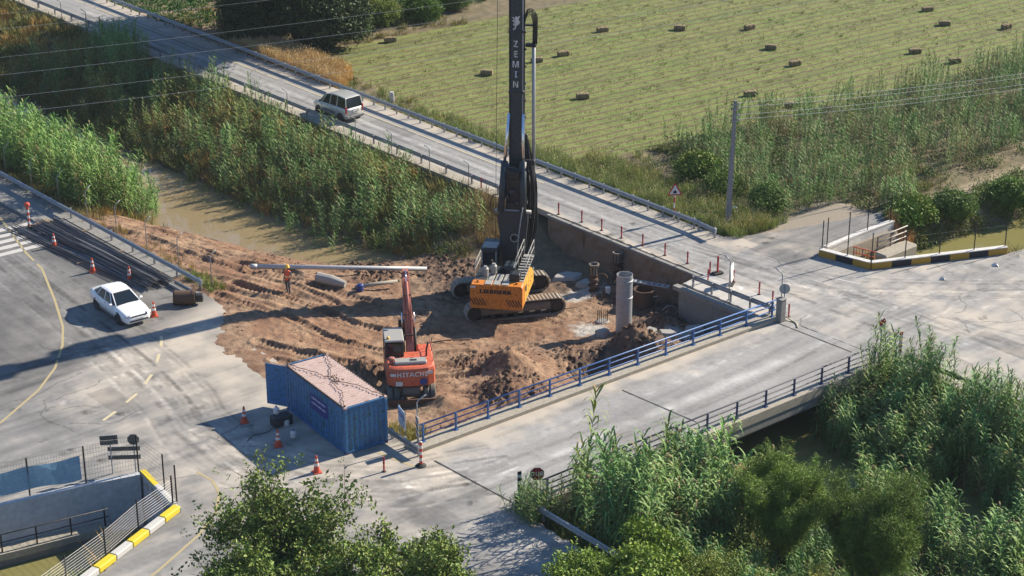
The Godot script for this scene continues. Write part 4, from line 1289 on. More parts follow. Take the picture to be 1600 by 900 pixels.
func build_excavator() -> void:
	var g := thing("wheeled_excavator", "orange red wheeled excavator with raised boom beside the blue container", "excavator", Vector3(-5.45, -0.72, 12.3), 0.12)
	for z in [-1.3, 1.3]:
		for x in [-1.12, -0.78, 0.78, 1.12]:
			wheel(g, "wheel", Vector3(x, 0.5, z), 0.5, 0.29, M.tyre_dust, M.machine_dust)
		part(g, "axle", box_mesh(Vector3(1.5, 0.28, 0.3), 0.06), M.machine_dust, Vector3(0, 0.5, z))
	part(g, "chassis", box_mesh(Vector3(0.95, 0.45, 3.3), 0.08), M.machine_dust, Vector3(0, 0.8, 0))
	var bl := Bld.new()
	bl.prism([Vector2(2.16, 0.02), Vector2(2.32, 0.0), Vector2(2.26, 0.3), Vector2(2.3, 0.66), Vector2(2.2, 0.66), Vector2(2.14, 0.3)], -1.25, 1.25, Transform3D(Basis(Vector3(0, 0, 1), Vector3.UP, Vector3(1, 0, 0)), Vector3.ZERO))
	part(g, "dozer_blade", mesh_of(bl), M.rust)
	for s in [-0.5, 0.5]: part(g, "blade_arm", box_mesh(Vector3(0.14, 0.16, 0.8), 0.03), M.machine_dust, Vector3(s, 0.45, 1.85))
	part(g, "turntable", lathe_mesh([[0.6, 1.0], [0.6, 1.2], [0.5, 1.22]], 20), M.dark_metal)
	# rounded counterweight and engine hood
	var ring0 := []
	var prof := [[-1.27, -0.3], [-1.27, 1.2], [-1.2, 1.5], [-0.9, 1.68], [-0.45, 1.76], [0, 1.78], [0.45, 1.76], [0.9, 1.68], [1.2, 1.5], [1.27, 1.2], [1.27, -0.3]]
	var rings := []
	for y in [[1.12, 0.94], [1.2, 1.0], [2.0, 1.0], [2.14, 0.97], [2.2, 0.9]]:
		var r := []
		for q in prof: r.append(Vector3(q[0] * lerpf(1.0, y[1], 0.7), y[0], q[1] * y[1] if q[1] > 0 else q[1]))
		rings.append(r)
	var cw := Bld.new()
	cw.loft(rings, true)
	var cwo := part(g, "counterweight", mesh_of(cw), M.red_machine)
	part(cwo, "lettering", letters("HITACHI", 0.27, 0.012), M.white, Vector3(0.03, 1.86, 1.80)).scale = Vector3(1.05, 0.9, 1)
	part(cwo, "sticker", box_mesh(Vector3(0.30, 0.16, 0.012), 0.0), M.white, Vector3(-0.95, 1.82, 1.685), Vector3(0, -0.2, 0))
	part(cwo, "sticker", box_mesh(Vector3(0.30, 0.18, 0.012), 0.0), M.white, Vector3(0.98, 1.9, 1.675), Vector3(0, 0.22, 0))
	part(cwo, "sticker", box_mesh(Vector3(0.36, 0.24, 0.012), 0.0), M.white, Vector3(-0.65, 1.34, 1.765), Vector3(0, -0.1, 0))
	var dk := Bld.new()
	dk.lathe([[0.02, 0], [0.2, 0], [0.2, 0.012], [0.02, 0.012]], 18, Vector3.ZERO, Basis(Vector3.RIGHT, PI / 2))
	part(cwo, "round_sticker", mesh_of(dk), M.sign_blue, Vector3(0.62, 1.42, 1.775), Vector3(0, 0.12, 0))
	part(g, "hood", box_mesh(Vector3(1.7, 0.2, 0.6), 0.05), M.machine_light, Vector3(0.0, 2.26, 1.0))
	part(g, "hood_label", box_mesh(Vector3(0.36, 0.012, 0.2), 0.0), M.dark_metal, Vector3(0.15, 2.366, 1.05))
	part(g, "side_cover", box_mesh(Vector3(0.75, 0.95, 1.7), 0.08), M.red_machine, Vector3(0.86, 1.7, -0.5))
	part(g, "engine_bay", box_mesh(Vector3(1.5, 0.75, 1.2), 0.08), M.red_dust, Vector3(-0.1, 1.72, 0.4))
	part(g, "tank_cap", lathe_mesh([[0.11, 0], [0.13, 0.03], [0.13, 0.2], [0.17, 0.24], [0.17, 0.36], [0.1, 0.4]], 14), M.red_dust, Vector3(-0.98, 2.18, 1.05))
	part(g, "exhaust", tube_mesh([Vector3(0.9, 2.1, 0.3), Vector3(0.9, 2.6, 0.3), Vector3(1.0, 3.0, 0.35)], [0.05], 8), M.black_metal)
	part(g, "mirror_arm", tube_mesh([Vector3(1.2, 2.1, -0.4), Vector3(1.25, 2.9, -0.5)], [0.02], 6), M.black_metal)
	for s in [-1.0, 1.0]: part(g, "hand_rail", tube_mesh([Vector3(1.2, 2.15, 0.9 * s), Vector3(1.2, 2.6, 0.9 * s)], [0.02], 6), M.red_dust)
	part(g, "hand_rail", tube_mesh([Vector3(1.2, 2.6, 0.9), Vector3(1.2, 2.6, -0.9)], [0.02], 6), M.red_dust)
	# cab
	var cb := Node3D.new()
	cb.name = "cab"
	g.add_child(cb, true)
	cb.position = Vector3(-0.78, 1.3, -0.55)
	for x in [-0.46, 0.46]:
		for z in [-0.8, 0.78]: part(cb, "pillar", box_mesh(Vector3(0.08, 1.75, 0.09), 0.02), M.machine_grey, Vector3(x, 0.9, z))
	part(cb, "roof", box_mesh(Vector3(1.04, 0.12, 1.75), 0.04), M.machine_light, Vector3(0, 1.82, 0))
	part(cb, "floor_pan", box_mesh(Vector3(1.0, 0.7, 1.66), 0.05), M.red_machine, Vector3(0, 0.35, 0))
	part(cb, "rear_window", box_mesh(Vector3(0.84, 0.85, 0.02), 0.0), M.car_glass, Vector3(0, 1.25, 0.78))
	part(cb, "front_window", box_mesh(Vector3(0.84, 1.0, 0.02), 0.0), M.car_glass, Vector3(0, 1.2, -0.8))
	part(cb, "side_window", box_mesh(Vector3(0.02, 0.9, 1.5), 0.0), M.car_glass, Vector3(-0.46, 1.25, 0))
	part(cb, "side_window", box_mesh(Vector3(0.02, 0.9, 1.5), 0.0), M.car_glass, Vector3(0.46, 1.25, 0))
	part(cb, "roof_lamp", lathe_mesh([[0.08, 0], [0.08, 0.1], [0.03, 0.14]], 12), M.helmet, Vector3(-0.3, 1.88, 0.6))
	# boom, in the plane of x = 0.12
	var tb := Transform3D(Basis(Vector3(0, 0, -1), Vector3.UP, Vector3(1, 0, 0)), Vector3(0.12, 0, 0))
	var bo := Bld.new()
	bo.prism([Vector2(0.35, 1.65), Vector2(0.75, 1.55), Vector2(2.0, 3.2), Vector2(3.35, 4.75), Vector2(3.7, 5.25), Vector2(3.5, 5.4), Vector2(3.0, 5.1), Vector2(1.6, 3.7), Vector2(0.3, 2.0)], -0.2, 0.2, tb)
	part(g, "boom", mesh_of(bo), M.red_dust)
	var sk := Bld.new()
	sk.prism([Vector2(3.35, 5.55), Vector2(3.65, 5.6), Vector2(3.85, 5.2), Vector2(3.75, 2.6), Vector2(3.6, 2.55), Vector2(3.45, 4.6)], -0.15, 0.15, tb)
	part(g, "stick", mesh_of(sk), M.red_dust)
	var bk := Bld.new()
	bk.prism([Vector2(3.5, 2.6), Vector2(3.85, 2.55), Vector2(4.05, 1.9), Vector2(3.75, 1.45), Vector2(3.25, 1.5), Vector2(3.0, 1.85), Vector2(3.1, 1.95), Vector2(3.35, 1.7), Vector2(3.65, 1.7), Vector2(3.75, 2.0)], -0.42, 0.42, tb)
	part(g, "bucket", mesh_of(bk), M.rust_dark)
	for s in [-0.32, 0.32]:
		part(g, "boom_cylinder", tube_mesh([Vector3(0.12 + s, 1.5, -1.15), Vector3(0.12 + s, 2.9, -1.75)], [0.085], 10), M.dark_metal)
		part(g, "piston_rod", tube_mesh([Vector3(0.12 + s, 2.9, -1.75), Vector3(0.12 + s, 3.7, -2.1)], [0.045], 10), M.chrome)
	part(g, "stick_cylinder", tube_mesh([Vector3(0.12, 4.0, -1.6), Vector3(0.12, 5.2, -2.75)], [0.08], 10), M.red_dust)
	part(g, "piston_rod", tube_mesh([Vector3(0.12, 5.2, -2.75), Vector3(0.12, 5.6, -3.4)], [0.04], 8), M.chrome)
	for k in 7:
		var x := 0.12 + (k - 3) * 0.05
		var o := rng.randf_range(-0.05, 0.05)
		hose(g, [Vector3(x, 2.1, -0.5), Vector3(x + o, 2.95, -1.0), Vector3(x - o, 3.9, -1.75), Vector3(x + o, 4.6, -2.4 + o), Vector3(x, 5.25, -3.05)], 0.024, M.red_machine if k % 2 else M.red_dust)
	for k in 3:
		part(g, "hose_clamp", box_mesh(Vector3(0.44, 0.06, 0.10), 0.01), M.rust_dark, Vector3(0.12, 2.9 + k * 0.85, -0.95 - k * 0.72))

func build_container() -> void:
	var g := thing("shipping_container", "blue corrugated shipping container with pale dusty roof and one door open", "container", Vector3(-8.88, 0.0, 17.65), 0.6)
	var L := 6.06
	var Wd := 2.44
	var H := 2.59
	var wall := func(len: float, depth: float, pitch: float) -> ArrayMesh:
		var b := Bld.new()
		var pts := []
		var n := int(len / pitch)
		var p := len / n
		for k in n:
			var x := -len / 2.0 + k * p
			pts.append_array([Vector2(x, 0), Vector2(x + p * 0.28, 0), Vector2(x + p * 0.5, -depth), Vector2(x + p * 0.78, -depth)])
		pts.append(Vector2(len / 2.0, 0))
		for k in pts.size() - 1:
			for r in 6:
				var y0 := 0.14 + (H - 0.26) * r / 6.0
				var y1 := 0.14 + (H - 0.26) * (r + 1) / 6.0
				var w := 0.72 + 0.5 * rng.randf()
				b.tint = Color(w, w, w) if rng.randf() > 0.10 else Color(3.0, 1.25, 0.75) * rng.randf_range(0.5, 1.0)
				b.quad(Vector3(pts[k].x, y0, pts[k].y), Vector3(pts[k + 1].x, y0, pts[k + 1].y), Vector3(pts[k + 1].x, y1, pts[k + 1].y), Vector3(pts[k].x, y1, pts[k].y))
		return mesh_of(b)
	var m := M.box_blue as Material
	var lside: ArrayMesh = wall.call(L - 0.2, 0.045, 0.275)
	var eside: ArrayMesh = wall.call(Wd - 0.2, 0.05, 0.26)
	var ws := part(g, "side_wall", lside, m, Vector3(-Wd / 2 + 0.02, 0, 0), Vector3(0, -PI / 2, 0))
	part(g, "side_wall", lside, m, Vector3(Wd / 2 - 0.02, 0, 0), Vector3(0, PI / 2, 0))
	part(g, "end_wall", eside, m, Vector3(0, 0, L / 2 - 0.02))
	var fm := M.box_blue as Material
	for x in [-1.0, 1.0]:
		for z in [-1.0, 1.0]:
			part(g, "corner_post", box_mesh(Vector3(0.14, H - 0.3, 0.14), 0.02), fm, Vector3(x * (Wd / 2 - 0.07), H / 2, z * (L / 2 - 0.07)))
			for y in [0.06, H - 0.06]:
				part(g, "corner_casting", box_mesh(Vector3(0.18, 0.12, 0.18), 0.02), M.rail_navy if y < 1.0 else M.box_roof, Vector3(x * (Wd / 2 - 0.085), y, z * (L / 2 - 0.085)))
		part(g, "bottom_rail", box_mesh(Vector3(0.08, 0.15, L - 0.36), 0.01), fm, Vector3(x * (Wd / 2 - 0.045), 0.09, 0))
		part(g, "top_rail", box_mesh(Vector3(0.07, 0.08, L - 0.36), 0.01), M.rust_dark, Vector3(x * (Wd / 2 - 0.04), H - 0.07, 0))
	for z in [-1.0, 1.0]:
		part(g, "end_rail", box_mesh(Vector3(Wd - 0.36, 0.12, 0.08), 0.01), fm, Vector3(0, 0.08, z * (L / 2 - 0.045)))
		part(g, "end_rail", box_mesh(Vector3(Wd - 0.36, 0.10, 0.08), 0.01), fm, Vector3(0, H - 0.08, z * (L / 2 - 0.045)))
	# roof with cross ribs
	var rf := Bld.new()
	var n := 26
	for k in n:
		var z := -L / 2 + 0.15 + (L - 0.3) * k / n
		var p := (L - 0.3) / n
		var z1 := [z, z + p * 0.3, z + p * 0.45, z + p * 0.75, z + p]
		var y1 := [0.0, 0.0, 0.03, 0.03, 0.0]
		for s in 4:
			for c in 8:
				var xa := -Wd / 2 + 0.08 + (Wd - 0.16) * c / 8.0
				var xb := -Wd / 2 + 0.08 + (Wd - 0.16) * (c + 1) / 8.0
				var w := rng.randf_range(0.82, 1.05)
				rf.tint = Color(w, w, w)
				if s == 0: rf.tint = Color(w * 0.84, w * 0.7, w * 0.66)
				if rng.randf() < 0.05: rf.tint = Color(0.6, 0.5, 0.45)
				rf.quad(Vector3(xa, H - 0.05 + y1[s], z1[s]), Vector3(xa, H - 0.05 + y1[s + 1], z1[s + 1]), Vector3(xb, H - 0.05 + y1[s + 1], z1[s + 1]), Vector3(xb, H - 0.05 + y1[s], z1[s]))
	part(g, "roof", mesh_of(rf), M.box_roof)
	part(g, "floor", box_mesh(Vector3(Wd - 0.16, 0.1, L - 0.16), 0.0), M.wood, Vector3(0, 0.16, 0))
	# faded lettering panel on the long side
	part(ws, "painted_panel", box_mesh(Vector3(1.75, 0.85, 0.008), 0.0), M.box_decal, Vector3(0.45, 1.62, 0.012), Vector3(0, 0, 0))
	for r in 2:
		for k in 9:
			part(ws, "faded_letter", box_mesh(Vector3(0.08 + 0.04 * float(k % 3), 0.06 + 0.03 * float(k % 2), 0.006), 0.0), M.sign_pale, Vector3(-0.25 + k * 0.16, 1.86 - r * 0.28, 0.02))
	# doors: one leaf shut, one swung out past the side
	var leaf := Bld.new()
	for k in 4:
		leaf.box(Vector3(0.15 + k * 0.29, 1.3, 0), Vector3(0.27, 2.25, 0.045), 0.012)
	leaf.box(Vector3(0.59, 1.3, -0.005), Vector3(1.16, 2.3, 0.03), 0.0)
	var lm := mesh_of(leaf)
	for d in [[-1.0, atan2(0.83, -0.56)], [1.0, PI]]:
		var door := part(g, "door", lm, m, Vector3(d[0] * (Wd / 2 - 0.04), 0, -L / 2 + 0.0), Vector3(0, d[1], 0))
		for k in 2:
			part(door, "lock_rod", tube_mesh([Vector3(0.4 + k * 0.4, 0.15, 0.05), Vector3(0.4 + k * 0.4, 2.45, 0.05)], [0.02], 8), M.galv)
		part(door, "handle", box_mesh(Vector3(0.4, 0.04, 0.03), 0.008), M.galv, Vector3(0.55, 1.1, 0.075))
	# sling left on the roof
	var s := thing("lifting_chain", "rusty four-legged lifting chain lying spread on the container roof", "chain", Vector3(-8.88, 2.60, 17.65), 0.6)
	for e in [[-1.1, -2.9], [1.1, -2.9], [-1.1, 2.9], [1.1, 2.9]]:
		var pts := []
		for k in 15:
			var f := k / 14.0
			pts.append(Vector3(e[0] * f + 0.16 * sin(f * 9.0 + e[1]) * (1.0 - f) + 0.05 * sin(f * 31.0), 0.035, e[1] * f + 0.25 * sin(f * 7.0 + e[0] * 2.0) * (1.0 - f)))
		part(s, "leg", tube_mesh(pts, [0.018], 6), M.chain)
		part(s, "hook", box_mesh(Vector3(0.10, 0.08, 0.12), 0.02), M.chain, pts[-1])
	for k in 12:
		part(s, "link", box_mesh(Vector3(0.10, 0.05, 0.06), 0.015), M.chain, Vector3(rng.randf_range(-0.3, 0.3), 0.045, rng.randf_range(-0.35, 0.35)), Vector3(0, rng.randf() * TAU, 0))

# ------------------------------------------------------------------ cars
func car(label: String, called: String, at: Vector3, turn: float, paint_m: Material, d: Dictionary) -> Node3D:
	var g := thing(called, label, "van" if d.van else "car", at, turn)
	var b := Bld.new()
	var rings := []
	for s in d.st:   # z, half width, bottom, shoulder height, crown
		var z: float = s[0]
		var w: float = s[1]
		var y0: float = s[2]
		var y1: float = s[3]
		var r := []
		var half := [[0.0, y0], [0.86, y0], [0.96, lerpf(y0, y1, 0.22)], [1.0, lerpf(y0, y1, 0.5)], [0.985, lerpf(y0, y1, 0.78)], [0.92, y1 - 0.015], [0.8, y1 + s[4] * 0.35], [0.4, y1 + s[4] * 0.85]]
		for q in half: r.append(Vector3(q[0] * w, q[1], z))
		r.append(Vector3(0, y1 + s[4], z))
		for k in range(half.size() - 1, 0, -1): r.append(Vector3(-half[k][0] * w, half[k][1], z))
		rings.append(r)
	b.loft(rings, true)
	part(g, "body", mesh_of(b, true), paint_m)
	# glasshouse: base loop and roof loop (x, z)
	var gl := Bld.new()
	var lo := []
	var hi := []
	for q in d.base: lo.append(Vector3(q[0], q[2], q[1]))
	for q in d.roof: hi.append(Vector3(q[0], q[2], q[1]))
	var n := lo.size()
	for k in n:
		var a: Vector3 = lo[k]
		var e: Vector3 = lo[(k + 1) % n]
		var f: Vector3 = hi[(k + 1) % n]
		var h: Vector3 = hi[k]
		gl.quad(a, h, f, e)
	part(g, "inner_trim", mesh_of(gl), M.car_black).scale = Vector3(0.97, 1.0, 0.985)
	var names: Array = d.panes
	for k in n:
		if names[k] == "": continue
		var a: Vector3 = lo[k]
		var e: Vector3 = lo[(k + 1) % n]
		var f: Vector3 = hi[(k + 1) % n]
		var h: Vector3 = hi[k]
		var c := (a + e + f + h) / 4.0
		var pn := Bld.new()
		var q := []
		for p in [a, h, f, e]: q.append(c + (p - c) * Vector3(0.96, 0.88, 0.96))
		var nr: Vector3 = (q[1] - q[0]).cross(q[3] - q[0]).normalized()
		if nr.dot(c * Vector3(1, 0, 1)) < 0: nr = -nr
		var o := nr * 0.012
		pn.quad(q[0] + o, q[1] + o, q[2] + o, q[3] + o)
		part(g, names[k], mesh_of(pn), M.car_glass)
	for k in n:
		var pl := Bld.new()
		var thick := 0.055 if not d.van else 0.07
		pl.bar(lo[k], hi[k], thick, thick, 0.015)
		part(g, "pillar", mesh_of(pl), paint_m)
		var sl := Bld.new()
		sl.bar(hi[k], hi[(k + 1) % n], 0.06, 0.06, 0.02)
		part(g, "roof_rail", mesh_of(sl), paint_m)
	var rf := Bld.new()
	var mid := Vector3.ZERO
	for q in hi: mid += q / n
	var r1 := []
	var r2 := []
	for q in hi:
		r1.append(q + Vector3(0, 0.02, 0))
		r2.append(mid + (q - mid) * 0.72 + Vector3(0, 0.055, 0))
	rf.loft([r1, r2], true)
	part(g, "roof", mesh_of(rf, true), paint_m)
	for x in [-1.0, 1.0]:
		for z in d.axles:
			var ar := Bld.new()
			ar.lathe([[0.02, -0.02], [d.wr + 0.07, -0.02], [d.wr + 0.07, 0.012], [0.02, 0.012]], 20, Vector3(x * (d.w - 0.012), d.wr + 0.02, z), Basis(Vector3.FORWARD, PI / 2))
			part(g, "wheel_arch", mesh_of(ar), M.car_black)
			wheel(g, "wheel", Vector3(x * (d.w - 0.10), d.wr, z), d.wr, 0.22, M.tyre, M.rim)
		part(g, "mirror", box_mesh(Vector3(0.2, 0.14, 0.12), 0.04), paint_m if not d.van else M.grey_plastic, Vector3(x * (d.w + 0.08), d.belt + 0.06, d.mirror))
		for z in d.handles:
			part(g, "door_handle", box_mesh(Vector3(0.03, 0.035, 0.16), 0.01), paint_m if not d.van else M.grey_plastic, Vector3(x * (d.w - 0.002), d.belt - 0.12, z))
		for z in d.seams:
			part(g, "door_seam", box_mesh(Vector3(0.012, d.belt - 0.42, 0.012), 0.0), M.car_black, Vector3(x * (d.w - 0.006), (d.belt + 0.3) / 2.0, z))
		part(g, "sill", box_mesh(Vector3(0.04, 0.10, 1.9), 0.015), M.grey_plastic, Vector3(x * (d.w - 0.02), 0.26 if not d.van else 0.5, 0.05))
	return g

func build_cars() -> void:
	var s := {"van": false, "w": 0.88, "wr": 0.32, "belt": 0.93, "axles": [-1.36, 1.28], "mirror": -0.72, "handles": [-0.02, 0.88], "seams": [-0.75, 0.18, 1.08],
		"st": [[-2.26, 0.58, 0.30, 0.52, 0.02], [-2.20, 0.72, 0.22, 0.64, 0.03], [-2.02, 0.82, 0.20, 0.74, 0.04], [-1.6, 0.88, 0.20, 0.83, 0.05], [-0.95, 0.89, 0.20, 0.90, 0.06], [0.0, 0.89, 0.20, 0.93, 0.02], [1.2, 0.89, 0.20, 0.96, 0.02], [1.75, 0.87, 0.22, 0.99, 0.05], [2.15, 0.82, 0.26, 0.98, 0.04], [2.25, 0.70, 0.34, 0.86, 0.02]],
		"base": [[-0.74, -0.98, 0.95], [0.74, -0.98, 0.95], [0.83, -0.6, 0.92], [0.83, 0.25, 0.93], [0.82, 1.15, 0.96], [0.68, 1.78, 1.02], [-0.68, 1.78, 1.02], [-0.82, 1.15, 0.96], [-0.83, 0.25, 0.93], [-0.83, -0.6, 0.92]],
		"roof": [[-0.54, -0.18, 1.42], [0.54, -0.18, 1.42], [0.60, -0.05, 1.42], [0.62, 0.35, 1.45], [0.60, 0.95, 1.42], [0.52, 1.15, 1.39], [-0.52, 1.15, 1.39], [-0.60, 0.95, 1.42], [-0.62, 0.35, 1.45], [-0.60, -0.05, 1.42]],
		"panes": ["windscreen", "", "side_window", "side_window", "side_window", "rear_window", "side_window", "side_window", "side_window", ""]}
	var g := car("white four-door sedan parked beside the rebar bundles", "parked_car", Vector3(-22.37, 0.0, 3.58), -2.482, M.car_white, s)
	part(g, "grille", box_mesh(Vector3(1.02, 0.09, 0.05), 0.02), M.car_black, Vector3(0, 0.62, -2.235), Vector3(-0.2, 0, 0))
	part(g, "lower_grille", box_mesh(Vector3(1.2, 0.14, 0.08), 0.03), M.car_black, Vector3(0, 0.36, -2.225))
	part(g, "number_plate", box_mesh(Vector3(0.5, 0.11, 0.02), 0.005), M.white, Vector3(0, 0.48, -2.29))
	for x in [-1.0, 1.0]:
		part(g, "headlight", box_mesh(Vector3(0.34, 0.12, 0.2), 0.04), M.lamp_clear, Vector3(x * 0.62, 0.66, -2.13), Vector3(0, x * -0.45, 0))
		part(g, "tail_light", box_mesh(Vector3(0.26, 0.14, 0.1), 0.03), M.lamp_red, Vector3(x * 0.64, 0.86, 2.19), Vector3(0, x * 0.3, 0))
	for k in 2: part(g, "wiper", box_mesh(Vector3(0.5, 0.012, 0.02), 0.0), M.car_black, Vector3(-0.3 + k * 0.5, 1.0, -0.9), Vector3(0, 0.2, 0))
	var v := {"van": true, "w": 0.83, "wr": 0.31, "belt": 1.08, "axles": [-1.28, 1.32], "mirror": -0.95, "handles": [-0.15, 0.35], "seams": [-0.9, 0.1, 0.95],
		"st": [[-2.0, 0.55, 0.36, 0.62, 0.02], [-1.95, 0.70, 0.28, 0.80, 0.04], [-1.75, 0.79, 0.26, 0.92, 0.05], [-1.2, 0.83, 0.26, 1.02, 0.05], [-0.6, 0.84, 0.26, 1.08, 0.02], [1.0, 0.84, 0.26, 1.10, 0.02], [1.8, 0.83, 0.28, 1.10, 0.02], [1.98, 0.80, 0.32, 1.08, 0.02]],
		"base": [[-0.72, -1.22, 1.02], [0.72, -1.22, 1.02], [0.80, -0.85, 1.06], [0.80, 0.08, 1.09], [0.80, 0.92, 1.09], [0.77, 1.94, 1.09], [-0.77, 1.94, 1.09], [-0.80, 0.92, 1.09], [-0.80, 0.08, 1.09], [-0.80, -0.85, 1.06]],
		"roof": [[-0.60, -0.55, 1.72], [0.60, -0.55, 1.72], [0.66, -0.35, 1.74], [0.68, 0.2, 1.87], [0.68, 0.95, 1.90], [0.66, 1.80, 1.85], [-0.66, 1.80, 1.85], [-0.68, 0.95, 1.90], [-0.68, 0.2, 1.87], [-0.66, -0.35, 1.74]],
		"panes": ["windscreen", "", "side_window", "side_window", "side_window", "rear_window", "side_window", "side_window", "side_window", ""]}
	g = car("silver high-roofed small van driving on the far road", "delivery_van", Vector3(-12.83, 0.0, -32.18), 0.751, M.car_silver, v)
	part(g, "rear_bumper", box_mesh(Vector3(1.6, 0.24, 0.14), 0.05), M.grey_plastic, Vector3(0, 0.45, 2.02))
	part(g, "number_plate", box_mesh(Vector3(0.5, 0.11, 0.02), 0.005), M.white, Vector3(0.05, 0.86, 1.995))
	part(g, "plate_recess", box_mesh(Vector3(0.62, 0.2, 0.015), 0.0), M.grey_plastic, Vector3(0.05, 0.87, 1.982))
	for x in [-1.0, 1.0]:
		part(g, "tail_light", box_mesh(Vector3(0.14, 0.52, 0.10), 0.03), M.lamp_red, Vector3(x * 0.755, 0.98, 1.95))
		part(g, "headlight", box_mesh(Vector3(0.26, 0.2, 0.2), 0.05), M.lamp_clear, Vector3(x * 0.62, 0.7, -1.88))
		part(g, "side_strip", box_mesh(Vector3(0.02, 0.12, 1.5), 0.01), M.grey_plastic, Vector3(x * 0.838, 0.62, 0.0))

# ------------------------------------------------------------------ people
func sdf_mesh(bones: Array, cell: float, blend := 0.03) -> ArrayMesh:
	# bones: [a, b, ra, rb, colour]; smooth union meshed as surface nets
	var lo := Vector3.ONE * 99.0
	var hi := -lo
	for q in bones:
		var m: float = maxf(q[2], q[3]) + cell * 2.5
		lo = lo.min(q[0] - Vector3.ONE * m).min(q[1] - Vector3.ONE * m)
		hi = hi.max(q[0] + Vector3.ONE * m).max(q[1] + Vector3.ONE * m)
	var s := Vector3i(((hi - lo) / cell).ceil())
	var f := PackedFloat32Array()
	f.resize((s.x + 1) * (s.y + 1) * (s.z + 1))
	var at := func(x: int, y: int, z: int) -> int: return (x * (s.y + 1) + y) * (s.z + 1) + z
	for x in s.x + 1:
		for y in s.y + 1:
			for z in s.z + 1:
				var p := lo + Vector3(x, y, z) * cell
				var d := 9.0
				for q in bones:
					var ab: Vector3 = q[1] - q[0]
					var t: float = clampf((p - q[0]).dot(ab) / maxf(ab.length_squared(), 1e-6), 0.0, 1.0)
					var e: float = p.distance_to(q[0] + ab * t) - lerpf(q[2], q[3], t)
					var h: float = clampf(0.5 + 0.5 * (d - e) / blend, 0.0, 1.0)
					d = lerpf(d, e, h) - blend * h * (1.0 - h)
				f[at.call(x, y, z)] = d
	var vid := {}
	var vs := PackedVector3Array()
	var cs := PackedColorArray()
	for x in s.x:
		for y in s.y:
			for z in s.z:
				var sum := Vector3.ZERO
				var n := 0
				var cr := []
				for k in 8: cr.append(f[at.call(x + (k & 1), y + (k >> 1 & 1), z + (k >> 2 & 1))])
				for e in [[0, 1], [2, 3], [4, 5], [6, 7], [0, 2], [1, 3], [4, 6], [5, 7], [0, 4], [1, 5], [2, 6], [3, 7]]:
					var a: float = cr[e[0]]
					var b: float = cr[e[1]]
					if (a < 0) == (b < 0): continue
					var t := a / (a - b)
					var pa := Vector3(e[0] & 1, e[0] >> 1 & 1, e[0] >> 2 & 1)
					var pb := Vector3(e[1] & 1, e[1] >> 1 & 1, e[1] >> 2 & 1)
					sum += pa.lerp(pb, t)
					n += 1
				if n == 0: continue
				var p := lo + (Vector3(x, y, z) + sum / n) * cell
				vid[Vector3i(x, y, z)] = vs.size()
				vs.append(p)
				var best := 99.0
				var col := Color.WHITE
				for q in bones:
					var ab: Vector3 = q[1] - q[0]
					var t: float = clampf((p - q[0]).dot(ab) / maxf(ab.length_squared(), 1e-6), 0.0, 1.0)
					var e: float = p.distance_to(q[0] + ab * t) - lerpf(q[2], q[3], t)
					if e < best:
						best = e
						col = q[4]
				cs.append(col)
	var id := PackedInt32Array()
	for k in vid:
		var c: Vector3i = k
		for ax in 3:
			var e := Vector3i.ZERO
			e[ax] = 1
			var a1 := Vector3i.ZERO
			a1[(ax + 1) % 3] = 1
			var a2 := Vector3i.ZERO
			a2[(ax + 2) % 3] = 1
			var f0: float = f[at.call(c.x, c.y, c.z)]
			var f1: float = f[at.call(c.x + e.x, c.y + e.y, c.z + e.z)]
			if (f0 < 0) == (f1 < 0): continue
			if not (vid.has(c - a1) and vid.has(c - a2) and vid.has(c - a1 - a2)): continue
			var q := [vid[c], vid[c - a1], vid[c - a1 - a2], vid[c - a2]]
			if f0 < 0: id.append_array([q[0], q[2], q[1], q[0], q[3], q[2]])
			else: id.append_array([q[0], q[1], q[2], q[0], q[2], q[3]])
	return commit(vs, id, true, cs)

